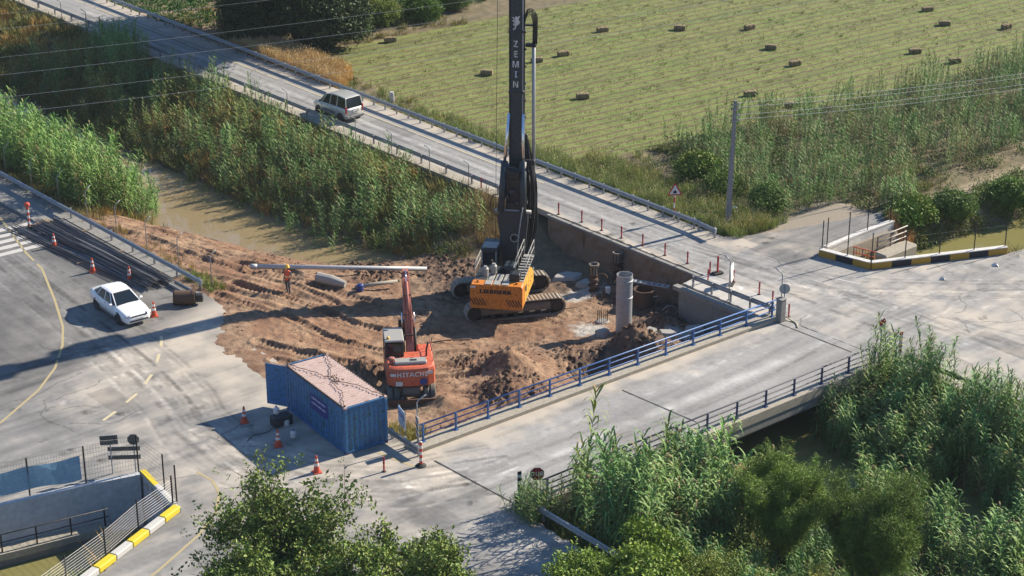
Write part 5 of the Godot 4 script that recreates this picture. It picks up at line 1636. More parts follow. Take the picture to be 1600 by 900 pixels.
func build_worker() -> void:
	var y := pit_h(-9.5, -9.3, false)
	var g := thing("person", "worker in orange vest and yellow helmet standing on the dirt slope", "person", Vector3(-13.3, y - 0.02, -1.03), 2.6)
	var sk := Color(0.34, 0.19, 0.12)
	var tr := Color(0.06, 0.065, 0.08)
	var bt := Color(0.04, 0.03, 0.025)
	var shirt := Color(0.10, 0.10, 0.12)
	var b := []
	for s in [-1.0, 1.0]:
		var hip := Vector3(0.095 * s, 0.92, 0)
		var knee := Vector3(0.115 * s, 0.5, -0.03 + 0.03 * s)
		var ank := Vector3(0.125 * s, 0.1, 0.02 + 0.05 * s)
		b.append([hip, knee, 0.092, 0.066, tr])
		b.append([knee, ank, 0.066, 0.046, tr])
		b.append([ank + Vector3(0, -0.05, 0.03), ank + Vector3(0.02 * s, -0.06, -0.16), 0.048, 0.04, bt])
		var sh := Vector3(0.19 * s, 1.42, 0)
		var el := Vector3(0.25 * s, 1.15, 0.03)
		var wr := Vector3(0.22 * s, 0.92, -0.10)
		b.append([sh, el, 0.056, 0.046, shirt])
		b.append([el, wr, 0.044, 0.033, sk])
		b.append([wr, wr + Vector3(-0.01 * s, -0.08, -0.02), 0.034, 0.034, sk])
		for k in 4: b.append([wr + Vector3(-0.01 * s, -0.08, -0.045 + k * 0.02), wr + Vector3(-0.025 * s, -0.165 + 0.012 * absf(k - 1.5), -0.055 + k * 0.019), 0.011, 0.009, sk])
		b.append([wr + Vector3(0, -0.03, -0.03), wr + Vector3(-0.02 * s, -0.10, -0.075), 0.012, 0.010, sk])
	b.append([Vector3(-0.07, 0.97, 0), Vector3(0.07, 0.97, 0), 0.125, 0.125, tr])
	b.append([Vector3(0, 1.05, 0), Vector3(0, 1.3, 0.01), 0.135, 0.15, shirt])
	b.append([Vector3(-0.12, 1.38, 0.01), Vector3(0.12, 1.38, 0.01), 0.095, 0.095, shirt])
	b.append([Vector3(0, 1.42, 0.01), Vector3(0, 1.56, -0.01), 0.06, 0.055, sk])
	b.append([Vector3(0, 1.62, -0.01), Vector3(0, 1.70, 0.005), 0.085, 0.098, sk])
	b.append([Vector3(0, 1.58, -0.05), Vector3(0, 1.59, -0.06), 0.045, 0.04, sk])
	b.append([Vector3(0, 1.645, -0.10), Vector3(0, 1.625, -0.118), 0.014, 0.016, sk])
	for s in [-1.0, 1.0]: b.append([Vector3(0.095 * s, 1.65, 0.01), Vector3(0.097 * s, 1.62, 0.01), 0.02, 0.016, sk])
	part(g, "body", sdf_mesh(b, 0.021, 0.03), mat("body_cloth", Color.WHITE, 0.8, 0, null, 1, true))
	for s in [-1.0, 1.0]: part(g, "eye", box_mesh(Vector3(0.022, 0.012, 0.01), 0.003), M.black_metal, Vector3(0.034 * s, 1.665, -0.103))
	part(g, "mouth", box_mesh(Vector3(0.045, 0.008, 0.008), 0.002), M.stop_red, Vector3(0, 1.587, -0.107))
	var v := [[Vector3(0, 1.0, 0), Vector3(0, 1.3, 0.01), 0.165, 0.175, Color(1, 1, 1)], [Vector3(-0.12, 1.38, 0.01), Vector3(0.12, 1.38, 0.01), 0.112, 0.112, Color(1, 1, 1)]]
	part(g, "vest", sdf_mesh(v, 0.025, 0.04), M.vest)
	var hs := Bld.new()
	hs.lathe([[0.172, 1.10], [0.182, 1.12], [0.182, 1.15], [0.172, 1.17]], 20, Vector3.ZERO, Basis.IDENTITY, false)
	part(g, "reflective_band", mesh_of(hs), M.vest_stripe)
	var hm := Bld.new()
	hm.lathe([[0.155, 1.70], [0.155, 1.715], [0.128, 1.725], [0.122, 1.78], [0.09, 1.835], [0.04, 1.86], [0.005, 1.865]], 18, Vector3(0, 0, -0.005))
	hm.box(Vector3(0, 1.712, -0.15), Vector3(0.16, 0.014, 0.09), 0.005)
	part(g, "helmet", mesh_of(hm, true), M.helmet)

# ------------------------------------------------------------------ road furniture
func guardrail(label: String, pts: Array, step: float, side: float, m: Material, y := 0.0, hgt := 0.72) -> void:
	# W-beam on posts along (u, v) points; side is which way the beam stands off the posts
	var t := thing("guardrail", label, "guardrail", W(pts[0].x, pts[0].y, y), 0.0, "guardrails")
	var o := t.position
	var d: Vector2 = (pts[-1] - pts[0]).normalized()
	var nrm := d.orthogonal() * side
	var prof := [[0.0, -0.155], [0.07, -0.125], [0.075, -0.075], [0.01, -0.03], [0.01, 0.03], [0.075, 0.075], [0.07, 0.125], [0.0, 0.155]]
	var post := box_mesh(Vector3(0.09, hgt + 0.1, 0.12), 0.012)
	var turn := atan2(-(W(d.x, d.y).z), W(d.x, d.y).x)
	for k in pts.size() - 1:
		var a: Vector2 = pts[k]
		var b: Vector2 = pts[k + 1]
		var n := maxi(1, int(round(a.distance_to(b) / 4.0)))
		for s in n:
			var q := Bld.new()
			var rings := []
			for e in 2:
				var c := a.lerp(b, (s + e) / float(n))
				var r := []
				for w in prof: r.append(W(c.x + nrm.x * (0.10 + w[0]), c.y + nrm.y * (0.10 + w[0]), y + hgt - 0.15 + w[1]) - o)
				rings.append(r)
			q.loft(rings, false, false)
			var rings2 := []
			for e in 2:
				var c := a.lerp(b, (s + e) / float(n))
				var r := []
				for w in prof: r.append(W(c.x + nrm.x * (0.092 + w[0]), c.y + nrm.y * (0.092 + w[0]), y + hgt - 0.15 + w[1] * 0.99) - o)
				rings2.append(r)
			q.loft(rings2, false, false)
			part(t, "beam", mesh_of(q), m)
		var np := int(a.distance_to(b) / step)
		for s in np + 1:
			var c := a.lerp(b, (s + 0.15) / float(np + 0.3))
			part(t, "post", post, M.galv_dull, W(c.x, c.y, y + (hgt - 0.1) * 0.5) - o, Vector3(0, turn, 0))
	var e: Vector2 = pts[-1]
	part(t, "end_cap", box_mesh(Vector3(0.04, 0.34, 0.16), 0.02), m, W(e.x + nrm.x * 0.12, e.y + nrm.y * 0.12, y + hgt - 0.15) - o, Vector3(0, turn, 0))

func bent_post(parent: Node3D, at: Vector3, h: float, arm: Vector3, m: Material, r := 0.028) -> void:
	part(parent, "post", tube_mesh([at, at + Vector3(0, h - 0.35, 0), at + Vector3(0, h - 0.35, 0) + arm * 0.25 + Vector3(0, 0.14, 0), at + Vector3(0, h, 0) + arm], [r], 7), m)

func post_fence(label: String, list: Array, h: float, arm: Vector3, m: Material) -> void:
	var o: Vector3 = list[0]
	var t := thing("wire_fence", label, "fence", o, 0.0, "wire fences")
	for p in list: bent_post(t, p - o, h, arm, m)
	for k in 3:
		var pts := []
		for p in list: pts.append(p - o + Vector3(0, 0.5 + k * (h - 1.0) / 2.0, 0))
		part(t, "strand", tube_mesh(pts, [0.003], 4), m)

func bar_mesh(a: Vector3, b: Vector3, w: float, d: float) -> ArrayMesh:
	var q := Bld.new()
	q.bar(a, b, w, d, 0.0)
	return mesh_of(q)

func build_rails_and_fences() -> void:
	guardrail("long grey guardrail between the far road and the mown field", [Vector2(-80, 14.95), Vector2(-40, 14.95), Vector2(0.6, 14.95), Vector2(2.6, 14.7)], 1.36, 1.0, M.galv)
	guardrail("grey guardrail on the canal edge of the far road, seen from behind", [Vector2(-80, 9.5), Vector2(-45, 9.5), Vector2(-9.2, 9.5)], 2.7, -1.0, M.galv, 0.03, 0.66)
	guardrail("blue grey guardrail behind the rebar bundles on the left road", [Vector2(-70, -13.85), Vector2(-40, -13.85), Vector2(-11.5, -13.95)], 2.4, 1.0, M.galv, 0.04)
	guardrail("short guardrail on the concrete ledge beside the end of the blue railing", [Vector2(6.7, 8.12), Vector2(13.0, 8.3)], 1.42, -1.0, M.galv)
	guardrail("grey guardrail below the stop sign at the reed edge", [Vector2(21.1, -16.75), Vector2(29.0, -17.0)], 2.0, 1.0, M.galv)
	guardrail("short low guardrail beside the container and the blue board", [Vector2(10.3, -17.05), Vector2(12.9, -17.2)], 1.2, 1.0, M.galv_dull, 0.0, 0.6)
	guardrail("weathered dark guardrail at the junction behind the right hand reeds", [Vector2(21.8, 8.95), Vector2(32, 8.8), Vector2(50, 8.8)], 2.0, -1.0, M.galv_dull)
	var l := []
	for k in 20: l.append(W(-93.0 + k * 4.15, 8.55, -0.25))
	post_fence("row of thin bent-top posts between canal and far road", l, 2.45, W(-0.02, -0.42) + Vector3(0, 0.02, 0), M.galv_dull)
	l = []
	for k in 9: l.append(W(-40.5 + k * 3.6, -13.25, -0.1))
	post_fence("row of thin bent-top posts along the left canal bank", l, 2.4, W(0.02, 0.4), M.galv_dull)
	for e in [[11.85, -16.55, 2.75, 0.45, "bent grey post beside the blue information board"], [9.6, 8.32, 2.75, -0.35, "bent grey post by the short ledge guardrail"], [13.2, 8.75, 2.95, -0.4, "bent grey post rising behind the round sign"]]:
		var t := thing("bent_post", e[4], "post", W(e[0], e[1]), 0.0, "bent fence posts")
		bent_post(t, Vector3.ZERO, e[2], Vector3(e[3], 0.05, -0.05), M.galv, 0.035)
		part(t, "foot", box_mesh(Vector3(0.14, 0.02, 0.14), 0.0), M.galv_dull, Vector3(0, 0.012, 0))

func build_markers() -> void:
	# red flexible posts
	var rp := thing("marker_post", "red flexible post farthest left along the pit edge, by the mast", "post", Vector3(3.0, 0, -12.0), 0.0, "red flexible marker posts")
	part(rp, "foot", lathe_mesh([[0.11, 0], [0.11, 0.02], [0.06, 0.05]], 14), M.black_rubber)
	part(rp, "shaft", lathe_mesh([[0.045, 0.03], [0.042, 0.76], [0.035, 0.8]], 12), M.post_red)
	for y in [0.45, 0.57, 0.69]: part(rp, "band", lathe_mesh([[0.052, 0], [0.056, 0.02], [0.056, 0.05], [0.052, 0.07]], 12), M.post_band, Vector3(0, y, 0))
	var pl := [[4.45, -10.63, "second red flexible post along the pit edge counted from the mast"], [5.66, -9.19, "third red flexible post along the pit edge counted from the mast"], [6.84, -7.89, "fourth red flexible post along the pit edge counted from the mast"], [8.09, -6.61, "fifth red flexible post along the pit edge counted from the mast"], [9.36, -5.05, "sixth red flexible post along the pit edge counted from the mast"], [10.63, -3.73, "seventh red flexible post along the pit edge counted from the mast"], [11.84, -2.13, "red flexible post at the inner corner of the pit edge"], [11.62, -0.96, "red flexible post beside the start of the ledge guardrail"], [13.12, -0.86, "red flexible post touching the leaning white board"], [14.44, 0.95, "red flexible post alone on the road right of the white board"], [15.06, 2.25, "red flexible post left of the round grey sign"], [15.75, 4.15, "red flexible post right of the round grey sign"], [-2.05, -16.7, "red flexible post left of the mast at the reed edge"], [-6.2, 22.5, "red flexible post on the road in front of the container"]]
	for e in pl: copy(rp, Vector3(e[0], 0.0, e[1]), 0.0, e[2])
	var t := thing("marker_post", "tall dark red post on a black rubber foot by the white board", "post", Vector3(12.3, 0, -2.13), 0.0, "red flexible marker posts")
	part(t, "foot", box_mesh(Vector3(0.7, 0.14, 0.42), 0.05), M.black_rubber, Vector3(0, 0.07, 0), Vector3(0, 0.5, 0))
	part(t, "shaft", lathe_mesh([[0.065, 0.1], [0.055, 1.1], [0.04, 1.16]], 12), M.post_red)
	for y in [0.8, 0.95]: part(t, "band", lathe_mesh([[0.066, 0], [0.066, 0.08]], 12), M.post_band, Vector3(0, y, 0))
	for e in [[-4.43, 21.92, 1.33, false, "red and white striped post on a black foot at the bridge corner"], [-30.54, -9.52, 1.5, true, "red and white striped post with orange lamp top at the crossing"]]:
		t = thing("striped_post", e[4], "post", Vector3(e[0], 0, e[1]), 0.0, "striped posts")
		part(t, "foot", lathe_mesh([[0.26, 0], [0.26, 0.05], [0.14, 0.12], [0.09, 0.14]], 16), M.black_rubber)
		for k in 7: part(t, "band", lathe_mesh([[0.085, 0], [0.085, e[2] / 7.6]], 14), M.cone if k % 2 == 0 else M.white, Vector3(0, 0.12 + k * (e[2] - 0.14) / 7.0, 0))
		if e[3]:
			part(t, "lamp", lathe_mesh([[0.05, 0], [0.17, 0.03], [0.19, 0.12], [0.15, 0.22], [0.05, 0.27]], 14), M.cone, Vector3(0, e[2], 0))
		else:
			part(t, "cap", lathe_mesh([[0.085, 0], [0.05, 0.04], [0.01, 0.05]], 14), M.white, Vector3(0, e[2] - 0.02, 0))
	# cones
	var cn := thing("traffic_cone", "orange cone beside the zebra crossing at the rebar ends", "cone", Vector3(-28.3, 0, -6.4), 0.0, "orange traffic cones")
	part(cn, "foot", box_mesh(Vector3(0.42, 0.05, 0.42), 0.015), M.cone, Vector3(0, 0.025, 0))
	part(cn, "shell", lathe_mesh([[0.165, 0.05], [0.13, 0.3], [0.07, 0.72], [0.045, 0.9], [0.03, 0.91]], 16), M.cone)
	part(cn, "white_band", lathe_mesh([[0.122, 0.375], [0.097, 0.53]], 16), M.white)
	part(cn, "white_band", lathe_mesh([[0.088, 0.63], [0.068, 0.75]], 16), M.white)
	for e in [[-25.15, -2.43, "orange cone halfway along the rebar bundles"], [-22.7, -1.1, "orange cone behind the roof of the white sedan"], [-20.39, 4.06, "orange cone at the front corner of the white sedan"], [-13.61, 17.28, "orange cone in the shade behind the open container door"], [-11.61, 19.85, "orange cone in the middle of the container shadow"], [-9.45, 22.57, "orange cone at the sunlit front edge of the container shadow"]]:
		copy(cn, Vector3(e[0], 0, e[1]), 0.4, e[2])

func octagon(r: float) -> Array:
	var o := []
	for k in 8: o.append(Vector2(cos(TAU * (k + 0.5) / 8), sin(TAU * (k + 0.5) / 8)) * r)
	return o

func build_signs() -> void:
	var t := thing("stop_sign", "red octagonal stop sign lettered DUR rising out of the reeds", "sign", Vector3(1.17, 0, 25.81), 0.1)
	part(t, "post", tube_mesh([Vector3(0, 0, -0.03), Vector3(0, 1.9, -0.03)], [0.035], 8), M.galv)
	var b := Bld.new()
	b.prism(octagon(0.36), -0.006, 0.006)
	part(t, "rim", mesh_of(b), M.white, Vector3(0, 1.7, 0.01))
	b = Bld.new()
	b.prism(octagon(0.335), -0.004, 0.004)
	part(t, "plate", mesh_of(b), M.stop_red, Vector3(0, 1.7, 0.022))
	part(t, "lettering", letters("DUR", 0.22, 0.006), M.white, Vector3(0, 1.7, 0.032))
	t = thing("hazard_post", "black and white banded post at the reed edge left of the stop sign", "post", Vector3(0.35, 0, 25.81), 0.3)
	part(t, "stake", box_mesh(Vector3(0.06, 0.9, 0.06), 0.01), M.galv_dull, Vector3(0, 0.45, 0))
	for k in 6: part(t, "band", box_mesh(Vector3(0.2, 0.165, 0.04), 0.006), M.kerb_black if k % 2 else M.white, Vector3(0, 0.9 + k * 0.167, 0))
	# warning triangle
	t = thing("warning_sign", "white warning triangle with red border on a striped post in tall grass", "sign", Vector3(10.35, -0.3, -11.0), 0.15)
	for k in 6: part(t, "post_band", lathe_mesh([[0.05, 0], [0.05, 0.37]], 10), M.post_red if k % 2 == 0 else M.white, Vector3(0, k * 0.37, -0.03))
	b = Bld.new()
	b.prism([Vector2(-0.5, 0), Vector2(0.5, 0), Vector2(0, 0.87)], -0.008, 0.008)
	part(t, "border", mesh_of(b), M.post_red, Vector3(0, 2.0, 0.04))
	b = Bld.new()
	b.prism([Vector2(-0.36, 0.085), Vector2(0.36, 0.085), Vector2(0, 0.71)], -0.004, 0.004)
	part(t, "plate", mesh_of(b), M.white, Vector3(0, 2.0, 0.056))
	b = Bld.new()
	b.prism([Vector2(-0.12, 0.14), Vector2(0.12, 0.14), Vector2(0.11, 0.26), Vector2(0.05, 0.33), Vector2(-0.05, 0.33), Vector2(-0.11, 0.26)], -0.003, 0.003)
	part(t, "symbol", mesh_of(b), M.kerb_black, Vector3(0, 2.0, 0.065))
	# information board beside the container, its face turned down the left street
	t = thing("information_board", "blue and white information board on posts right of the container", "sign", W(10.85, -16.75), 0.0)
	t.rotation.y = atan2(-W(-0.35, -1.0).x, -W(-0.35, -1.0).z) + PI
	for x in [-0.42, 0.42]: part(t, "post", box_mesh(Vector3(0.05, 1.75, 0.05), 0.008), M.galv_dull, Vector3(x, 0.87, -0.04))
	part(t, "plate", box_mesh(Vector3(1.0, 0.95, 0.03), 0.006), M.sign_pale, Vector3(0, 1.25, 0))
	part(t, "blue_band", box_mesh(Vector3(0.96, 0.26, 0.008), 0.0), M.sign_blue, Vector3(0, 1.36, 0.021))
	for r in 5:
		for k in 5:
			part(t, "text_mark", box_mesh(Vector3(0.08 + 0.05 * float((k + r) % 3), 0.035, 0.006), 0.0), M.sign_blue if r != 1 else M.white, Vector3(-0.36 + k * 0.18, [1.6, 1.36, 1.12, 1.0, 0.88][r], 0.026))
	t = thing("chevron_board", "narrow black and white slanted-stripe board beside the information board", "sign", W(12.1, -16.75), 0.0)
	t.rotation.y = atan2(-W(-0.35, -1.0).x, -W(-0.35, -1.0).z) + PI
	part(t, "post", box_mesh(Vector3(0.07, 1.2, 0.05), 0.01), M.galv_dull, Vector3(0, 0.6, -0.04))
	part(t, "plate", box_mesh(Vector3(0.4, 1.15, 0.03), 0.006), M.white, Vector3(0, 1.2, 0))
	for k in 3:
		b = Bld.new()
		b.prism([Vector2(-0.2, 0.16), Vector2(0.2, -0.10), Vector2(0.2, 0.06), Vector2(-0.2, 0.32)], 0.0, 0.008)
		part(t, "stripe", mesh_of(b), M.kerb_black, Vector3(0, 0.76 + k * 0.36, 0.017))
	# round sign seen from behind, with its concrete pillar
	t = thing("round_sign", "round grey sign seen from behind at the far end of the bridge", "sign", Vector3(15.4, 0, 4.45), 0.0)
	part(t, "post", tube_mesh([Vector3(0, 0, 0), Vector3(0, 2.1, 0)], [0.03], 8), M.galv_dull)
	b = Bld.new()
	b.lathe([[0.01, -0.006], [0.31, -0.006], [0.31, 0.006], [0.01, 0.006]], 24, Vector3(0, 1.85, -0.04), Basis(Vector3.RIGHT, PI / 2))
	part(t, "plate", mesh_of(b), M.galv, Vector3.ZERO)
	t = thing("concrete_pillar", "grey concrete pillar closing the end of the blue railing", "pillar", Vector3(15.2, 0, 4.75), 0.7)
	part(t, "block", box_mesh(Vector3(0.42, 1.35, 0.42), 0.03), M.concrete_grey, Vector3(0, 0.67, 0))
	part(t, "cap", box_mesh(Vector3(0.46, 0.06, 0.46), 0.02), M.concrete_grey, Vector3(0, 1.38, 0))
	t = thing("hose_pipe", "pale yellow hose curling on the road at the pillar foot", "hose", Vector3(15.55, 0.0, 4.6))
	hose(t, [Vector3(0, 0.25, 0), Vector3(0.25, 0.05, 0.1), Vector3(0.5, 0.04, 0.5), Vector3(0.5, 0.04, 1.1)], 0.04, M.straw_mark)
	# leaning white board
	t = thing("road_board", "white road works board standing edge-on among the red posts", "sign", Vector3(13.0, 0, -0.6), 0.0)
	t.rotation.y = 1.25
	part(t, "plate", box_mesh(Vector3(0.85, 1.0, 0.03), 0.008), M.white, Vector3(0, 0.75, 0), Vector3(-0.08, 0, 0))
	for x in [-0.35, 0.35]: part(t, "leg", box_mesh(Vector3(0.04, 1.2, 0.04), 0.0), M.galv_dull, Vector3(x, 0.6, -0.05))
	part(t, "foot", box_mesh(Vector3(0.8, 0.05, 0.3), 0.01), M.black_rubber, Vector3(0, 0.025, 0))
	# red and white signs almost hidden by the reeds
	t = thing("reed_sign", "small red and white sign plate poking above the reeds", "sign", W(21.5, 7.3), 0.5)
	part(t, "post", tube_mesh([Vector3(0, 0, 0), Vector3(0, 2.9, 0)], [0.03], 8), M.galv_dull)
	part(t, "plate", box_mesh(Vector3(0.42, 0.3, 0.02), 0.005), M.stop_red, Vector3(0, 2.95, 0.03), Vector3(0, 0, 0.5))
	part(t, "plate", box_mesh(Vector3(0.42, 0.22, 0.02), 0.005), M.white, Vector3(0.05, 2.68, 0.035), Vector3(0, 0, 0.5))
	t = thing("reed_marker", "red and white chequered marker beside the reeds at the junction", "sign", W(21.9, 8.5), 0.3)
	for k in 8: part(t, "band", box_mesh(Vector3(0.2, 0.17, 0.03), 0.004), M.post_red if k % 2 else M.white, Vector3(0, 0.85 + k * 0.172, 0))
	part(t, "stake", box_mesh(Vector3(0.05, 0.8, 0.05), 0.0), M.galv_dull, Vector3(0, 0.4, 0))
	# signs seen from behind above the lower left canal
	t = thing("direction_sign", "grey backs of direction panels on two posts behind the mesh fence", "sign", Vector3(-19.3, 0, 22.75), 0.06)
	part(t, "post", box_mesh(Vector3(0.06, 2.1, 0.06), 0.01), M.galv, Vector3(0, 1.05, -0.05))
	for y in [1.98, 1.72]: part(t, "panel", box_mesh(Vector3(0.86, 0.24, 0.03), 0.01), M.sign_grey, Vector3(-0.05, y, 0), Vector3(0, 0, 0.06))
	for y in [1.32, 0.86]: part(t, "panel", box_mesh(Vector3(1.55, 0.23, 0.03), 0.01), M.sign_grey, Vector3(0.62, y, -0.09))
	t = thing("stop_sign", "grey back of an octagonal sign beside the direction panels", "sign", Vector3(-18.2, 0, 22.62), 0.06)
	part(t, "post", box_mesh(Vector3(0.06, 2.0, 0.06), 0.01), M.galv, Vector3(0, 1.0, -0.05))
	b = Bld.new()
	b.prism(octagon(0.3), -0.01, 0.01)
	part(t, "plate", mesh_of(b), M.sign_grey, Vector3(0, 1.82, 0))
	# small white marker stone and litter in the verge
	t = thing("marker_stone", "small white marker stone at the field edge beyond the van", "stone", Vector3(-9.14, -0.5, -36.9), 0.3)
	part(t, "block", box_mesh(Vector3(0.36, 0.75, 0.3), 0.06), M.white_wall, Vector3(0, 0.37, 0))
	part(t, "cap", box_mesh(Vector3(0.3, 0.1, 0.25), 0.04), M.white_wall, Vector3(0, 0.78, 0))
	for e in [[14.4, -12.9, 0.3, "white plastic bag lying in grass right of the utility pole"], [25.6, -1.3, 0.22, "crumpled white and yellow packet below the striped kerb wall"], [29.2, -3.4, 0.3, "white scrap of sheeting near the right end of the kerb wall"]]:
		b = Bld.new()
		for k in 7:
			var a := TAU * k / 7.0
			var r2: float = e[2] * (0.7 + 0.3 * sin(k * 2.3))
			var a2 := TAU * (k + 1) / 7.0
			var r3: float = e[2] * (0.7 + 0.3 * sin((k + 1) % 7 * 2.3))
			b.tri(Vector3(0, 0.18 + 0.05 * sin(k), 0), Vector3(cos(a) * r2, 0.02, sin(a) * r2), Vector3(cos(a2) * r3, 0.02 + 0.04 * float(k % 2), sin(a2) * r3))
		tag(solo("litter", mesh_of(b), M.white, Vector3(e[0], 0.0 if e[0] > 20.0 else 0.1, e[1])), e[3], "litter", "scraps of litter")

func build_poles() -> void:
	var t := thing("utility_pole", "grey concrete utility pole between the tall grass and the reeds", "utility pole", Vector3(13.73, -0.3, -10.3), 0.3)
	var b := Bld.new()
	b.loft([[Vector3(-0.16, 0, -0.14), Vector3(0.16, 0, -0.14), Vector3(0.16, 0, 0.14), Vector3(-0.16, 0, 0.14)], [Vector3(0.06, 8.5, -0.08), Vector3(0.22, 8.5, -0.08), Vector3(0.22, 8.5, 0.08), Vector3(0.06, 8.5, 0.08)]], true)
	part(t, "shaft", mesh_of(b), M.pole)
	for y in [8.25, 7.95, 7.5, 7.2]:
		part(t, "bracket", box_mesh(Vector3(0.55, 0.05, 0.05), 0.01), M.galv_dull, Vector3(0.1, y, 0.1))
		part(t, "insulator", lathe_mesh([[0.03, 0], [0.06, 0.03], [0.04, 0.07], [0.06, 0.1], [0.03, 0.14]], 10), M.pipe_white, Vector3(0.36, y + 0.02, 0.1))
		part(t, "insulator", lathe_mesh([[0.03, 0], [0.06, 0.03], [0.04, 0.07], [0.06, 0.1], [0.03, 0.14]], 10), M.wood, Vector3(-0.14, y + 0.02, 0.1))
	part(t, "steel_band", box_mesh(Vector3(0.36, 0.05, 0.26), 0.01), M.galv_dull, Vector3(0.06, 3.3, 0))
	var wl := ["topmost overhead wire running right from the utility pole", "second overhead wire running right from the utility pole", "third overhead wire running right from the utility pole", "lowest overhead wire running right from the utility pole"]
	for k in 4:
		var y: float = [8.08, 7.8, 7.3, 7.0][k]
		var pts := []
		for s in 25:
			var f := s / 24.0
			var p := Vector3(14.05, y, -10.3).lerp(Vector3(86, y + 1.6, -49), f)
			p.y -= 4.0 * 2.4 * f * (1.0 - f)
			pts.append(p)
		tag(solo("overhead_wire", tube_mesh(pts, [0.011], 5), M.wire), wl[k], "wire", "wires from the utility pole")
	var n := 0
	var ll := ["highest pale overhead wire at the upper left corner", "second pale overhead wire from the upper left corner", "pale overhead wire crossing the shaded road and the dark tree", "pale overhead wire passing just below the shaded road", "pale overhead wire across the dark bank below the shaded road", "lowest pale overhead wire across the left reed bank"]
	for e in [[-35.9, -28.1], [-35.0, -24.3], [-33.4, -17.6], [-32.5, -13.7], [-29.7, -9.7], [-27.5, -7.1]]:
		var pts := []
		for s in 41:
			var f := s / 40.0
			var q := Vector3(e[0], 9.0, e[1]) + Vector3(0.905, 0, -0.425) * lerpf(-26.0, 64.0, f)
			q.y += 0.9 * pow(2.0 * f - 1.0, 2.0) - 0.35
			pts.append(q)
		tag(solo("overhead_wire", tube_mesh(pts, [0.008], 5), M.wire), ll[n], "wire", "wires over the canal")
		n += 1

# ------------------------------------------------------------------ canal works
func build_canal_right() -> void:
	var K := [Vector2(8.6, 17.5), Vector2(12.0, 18.2), Vector2(15.85, 26.4)]
	var t := thing("kerb_wall", "low wall painted in yellow and black blocks round the right canal", "wall", W(K[0].x, K[0].y), 0.0, "painted kerb walls")
	var o := t.position
	var seg := [[0, 1, 3, 0], [1, 2, 7, 0]]
	for s in seg:
		for k in s[2]:
			var a: Vector2 = K[s[0]].lerp(K[s[1]], k / float(s[2]))
			var e: Vector2 = K[s[0]].lerp(K[s[1]], (k + 1) / float(s[2]))
			var b := Bld.new()
			b.bar(W(a.x, a.y, 0.21) - o, W(e.x, e.y, 0.21) - o, 0.34, 0.42, 0.012)
			part(t, "painted_block", mesh_of(b), M.kerb_yellow if k % 2 == 0 else M.kerb_black)
			b = Bld.new()
			b.bar(W(a.x, a.y, 0.445) - o, W(e.x, e.y, 0.445) - o, 0.37, 0.05, 0.0)
			part(t, "coping", mesh_of(b), M.white_wall)
	t = thing("canal_wall", "white painted retaining wall of the right canal", "wall")
	part(t, "face", wall_strip([Vector2(8.75, 18.0), Vector2(8.5, 21.5), Vector2(8.45, 24.8)], -2.4, 0.32, -0.28, 0.0, [0.42, 0.36, 0.3]), M.white_wall)
	part(t, "coping", wall_strip([Vector2(8.78, 18.0), Vector2(8.52, 21.5), Vector2(8.47, 24.82)], 0.3, 0.4, -0.34, 0.0, [0.48, 0.42, 0.36]), M.white_wall)
	part(t, "inner_face", wall_strip([Vector2(8.9, 17.9), Vector2(11.9, 18.5), Vector2(15.6, 26.4)], -2.4, 0.0, 0.2), M.concrete_grey)
	# posts
	t = thing("wire_fence", "black fence posts standing along the yellow and black wall", "fence", W(8.6, 17.6, 0.42), 0.0, "wire fences")
	o = t.position
	var list := [[8.65, 17.6, 1.9], [10.4, 17.9, 2.9], [12.0, 18.2, 1.95], [12.95, 20.2, 1.95], [13.9, 22.3, 1.95], [14.9, 24.4, 1.95], [15.8, 26.3, 1.7], [8.6, 18.1, 1.95], [8.4, 22.2, 2.0], [8.35, 24.5, 1.95]]
	for e in list: part(t, "post", box_mesh(Vector3(0.06, e[2], 0.06), 0.008), M.black_metal, W(e[0], e[1], 0.42 + e[2] / 2.0 - 0.04) - o)
	for h in [0.4, 0.9, 1.4]:
		for r in [[0, 2, 3, 4, 5, 6], [7, 8, 9]]:
			var pts := []
			for k in r: pts.append(W(list[k][0], list[k][1], 0.42 + h) - o)
			part(t, "strand", tube_mesh(pts, [0.003], 4), M.mesh_wire)
	t = thing("grating", "orange steel grating of fourteen openings leaning inside the striped wall", "grating", W(10.75, 19.05, 0.05), 0.0)
	t.rotation.y = atan2(-(W(12.0, 18.2).z - W(8.6, 17.5).z), W(12.0, 18.2).x - W(8.6, 17.5).x)
	for k in 8: part(t, "bar", box_mesh(Vector3(0.05, 0.75, 0.06), 0.008), M.rust if k % 3 == 0 else M.kerb_yellow, Vector3(-0.7 + k * 0.2, 0.25, 0))
	for k in 3: part(t, "rail", box_mesh(Vector3(1.5, 0.05, 0.07), 0.008), M.cone, Vector3(0, -0.1 + k * 0.35, 0.005))
	t = thing("sluice_block", "tan concrete sluice block with pipe railing at the canal wall end", "sluice", W(9.5, 23.6, -1.9), 0.0)
	t.rotation.y = atan2(-W(0, 1).z, W(0, 1).x)
	part(t, "block", box_mesh(Vector3(3.2, 1.2, 1.1), 0.12), M.concrete, Vector3(0, 0.5, 0.1))
	for k in 3: part(t, "post", box_mesh(Vector3(0.06, 1.0, 0.06), 0.0), M.rust, Vector3(-1.3 + k * 1.3, 1.55, -0.3))
	for h in [1.3, 1.65, 2.0]: part(t, "rail", tube_mesh([Vector3(-1.4, h, -0.3), Vector3(1.6, h + 0.05, -0.3)], [0.04], 8), M.machine_light)

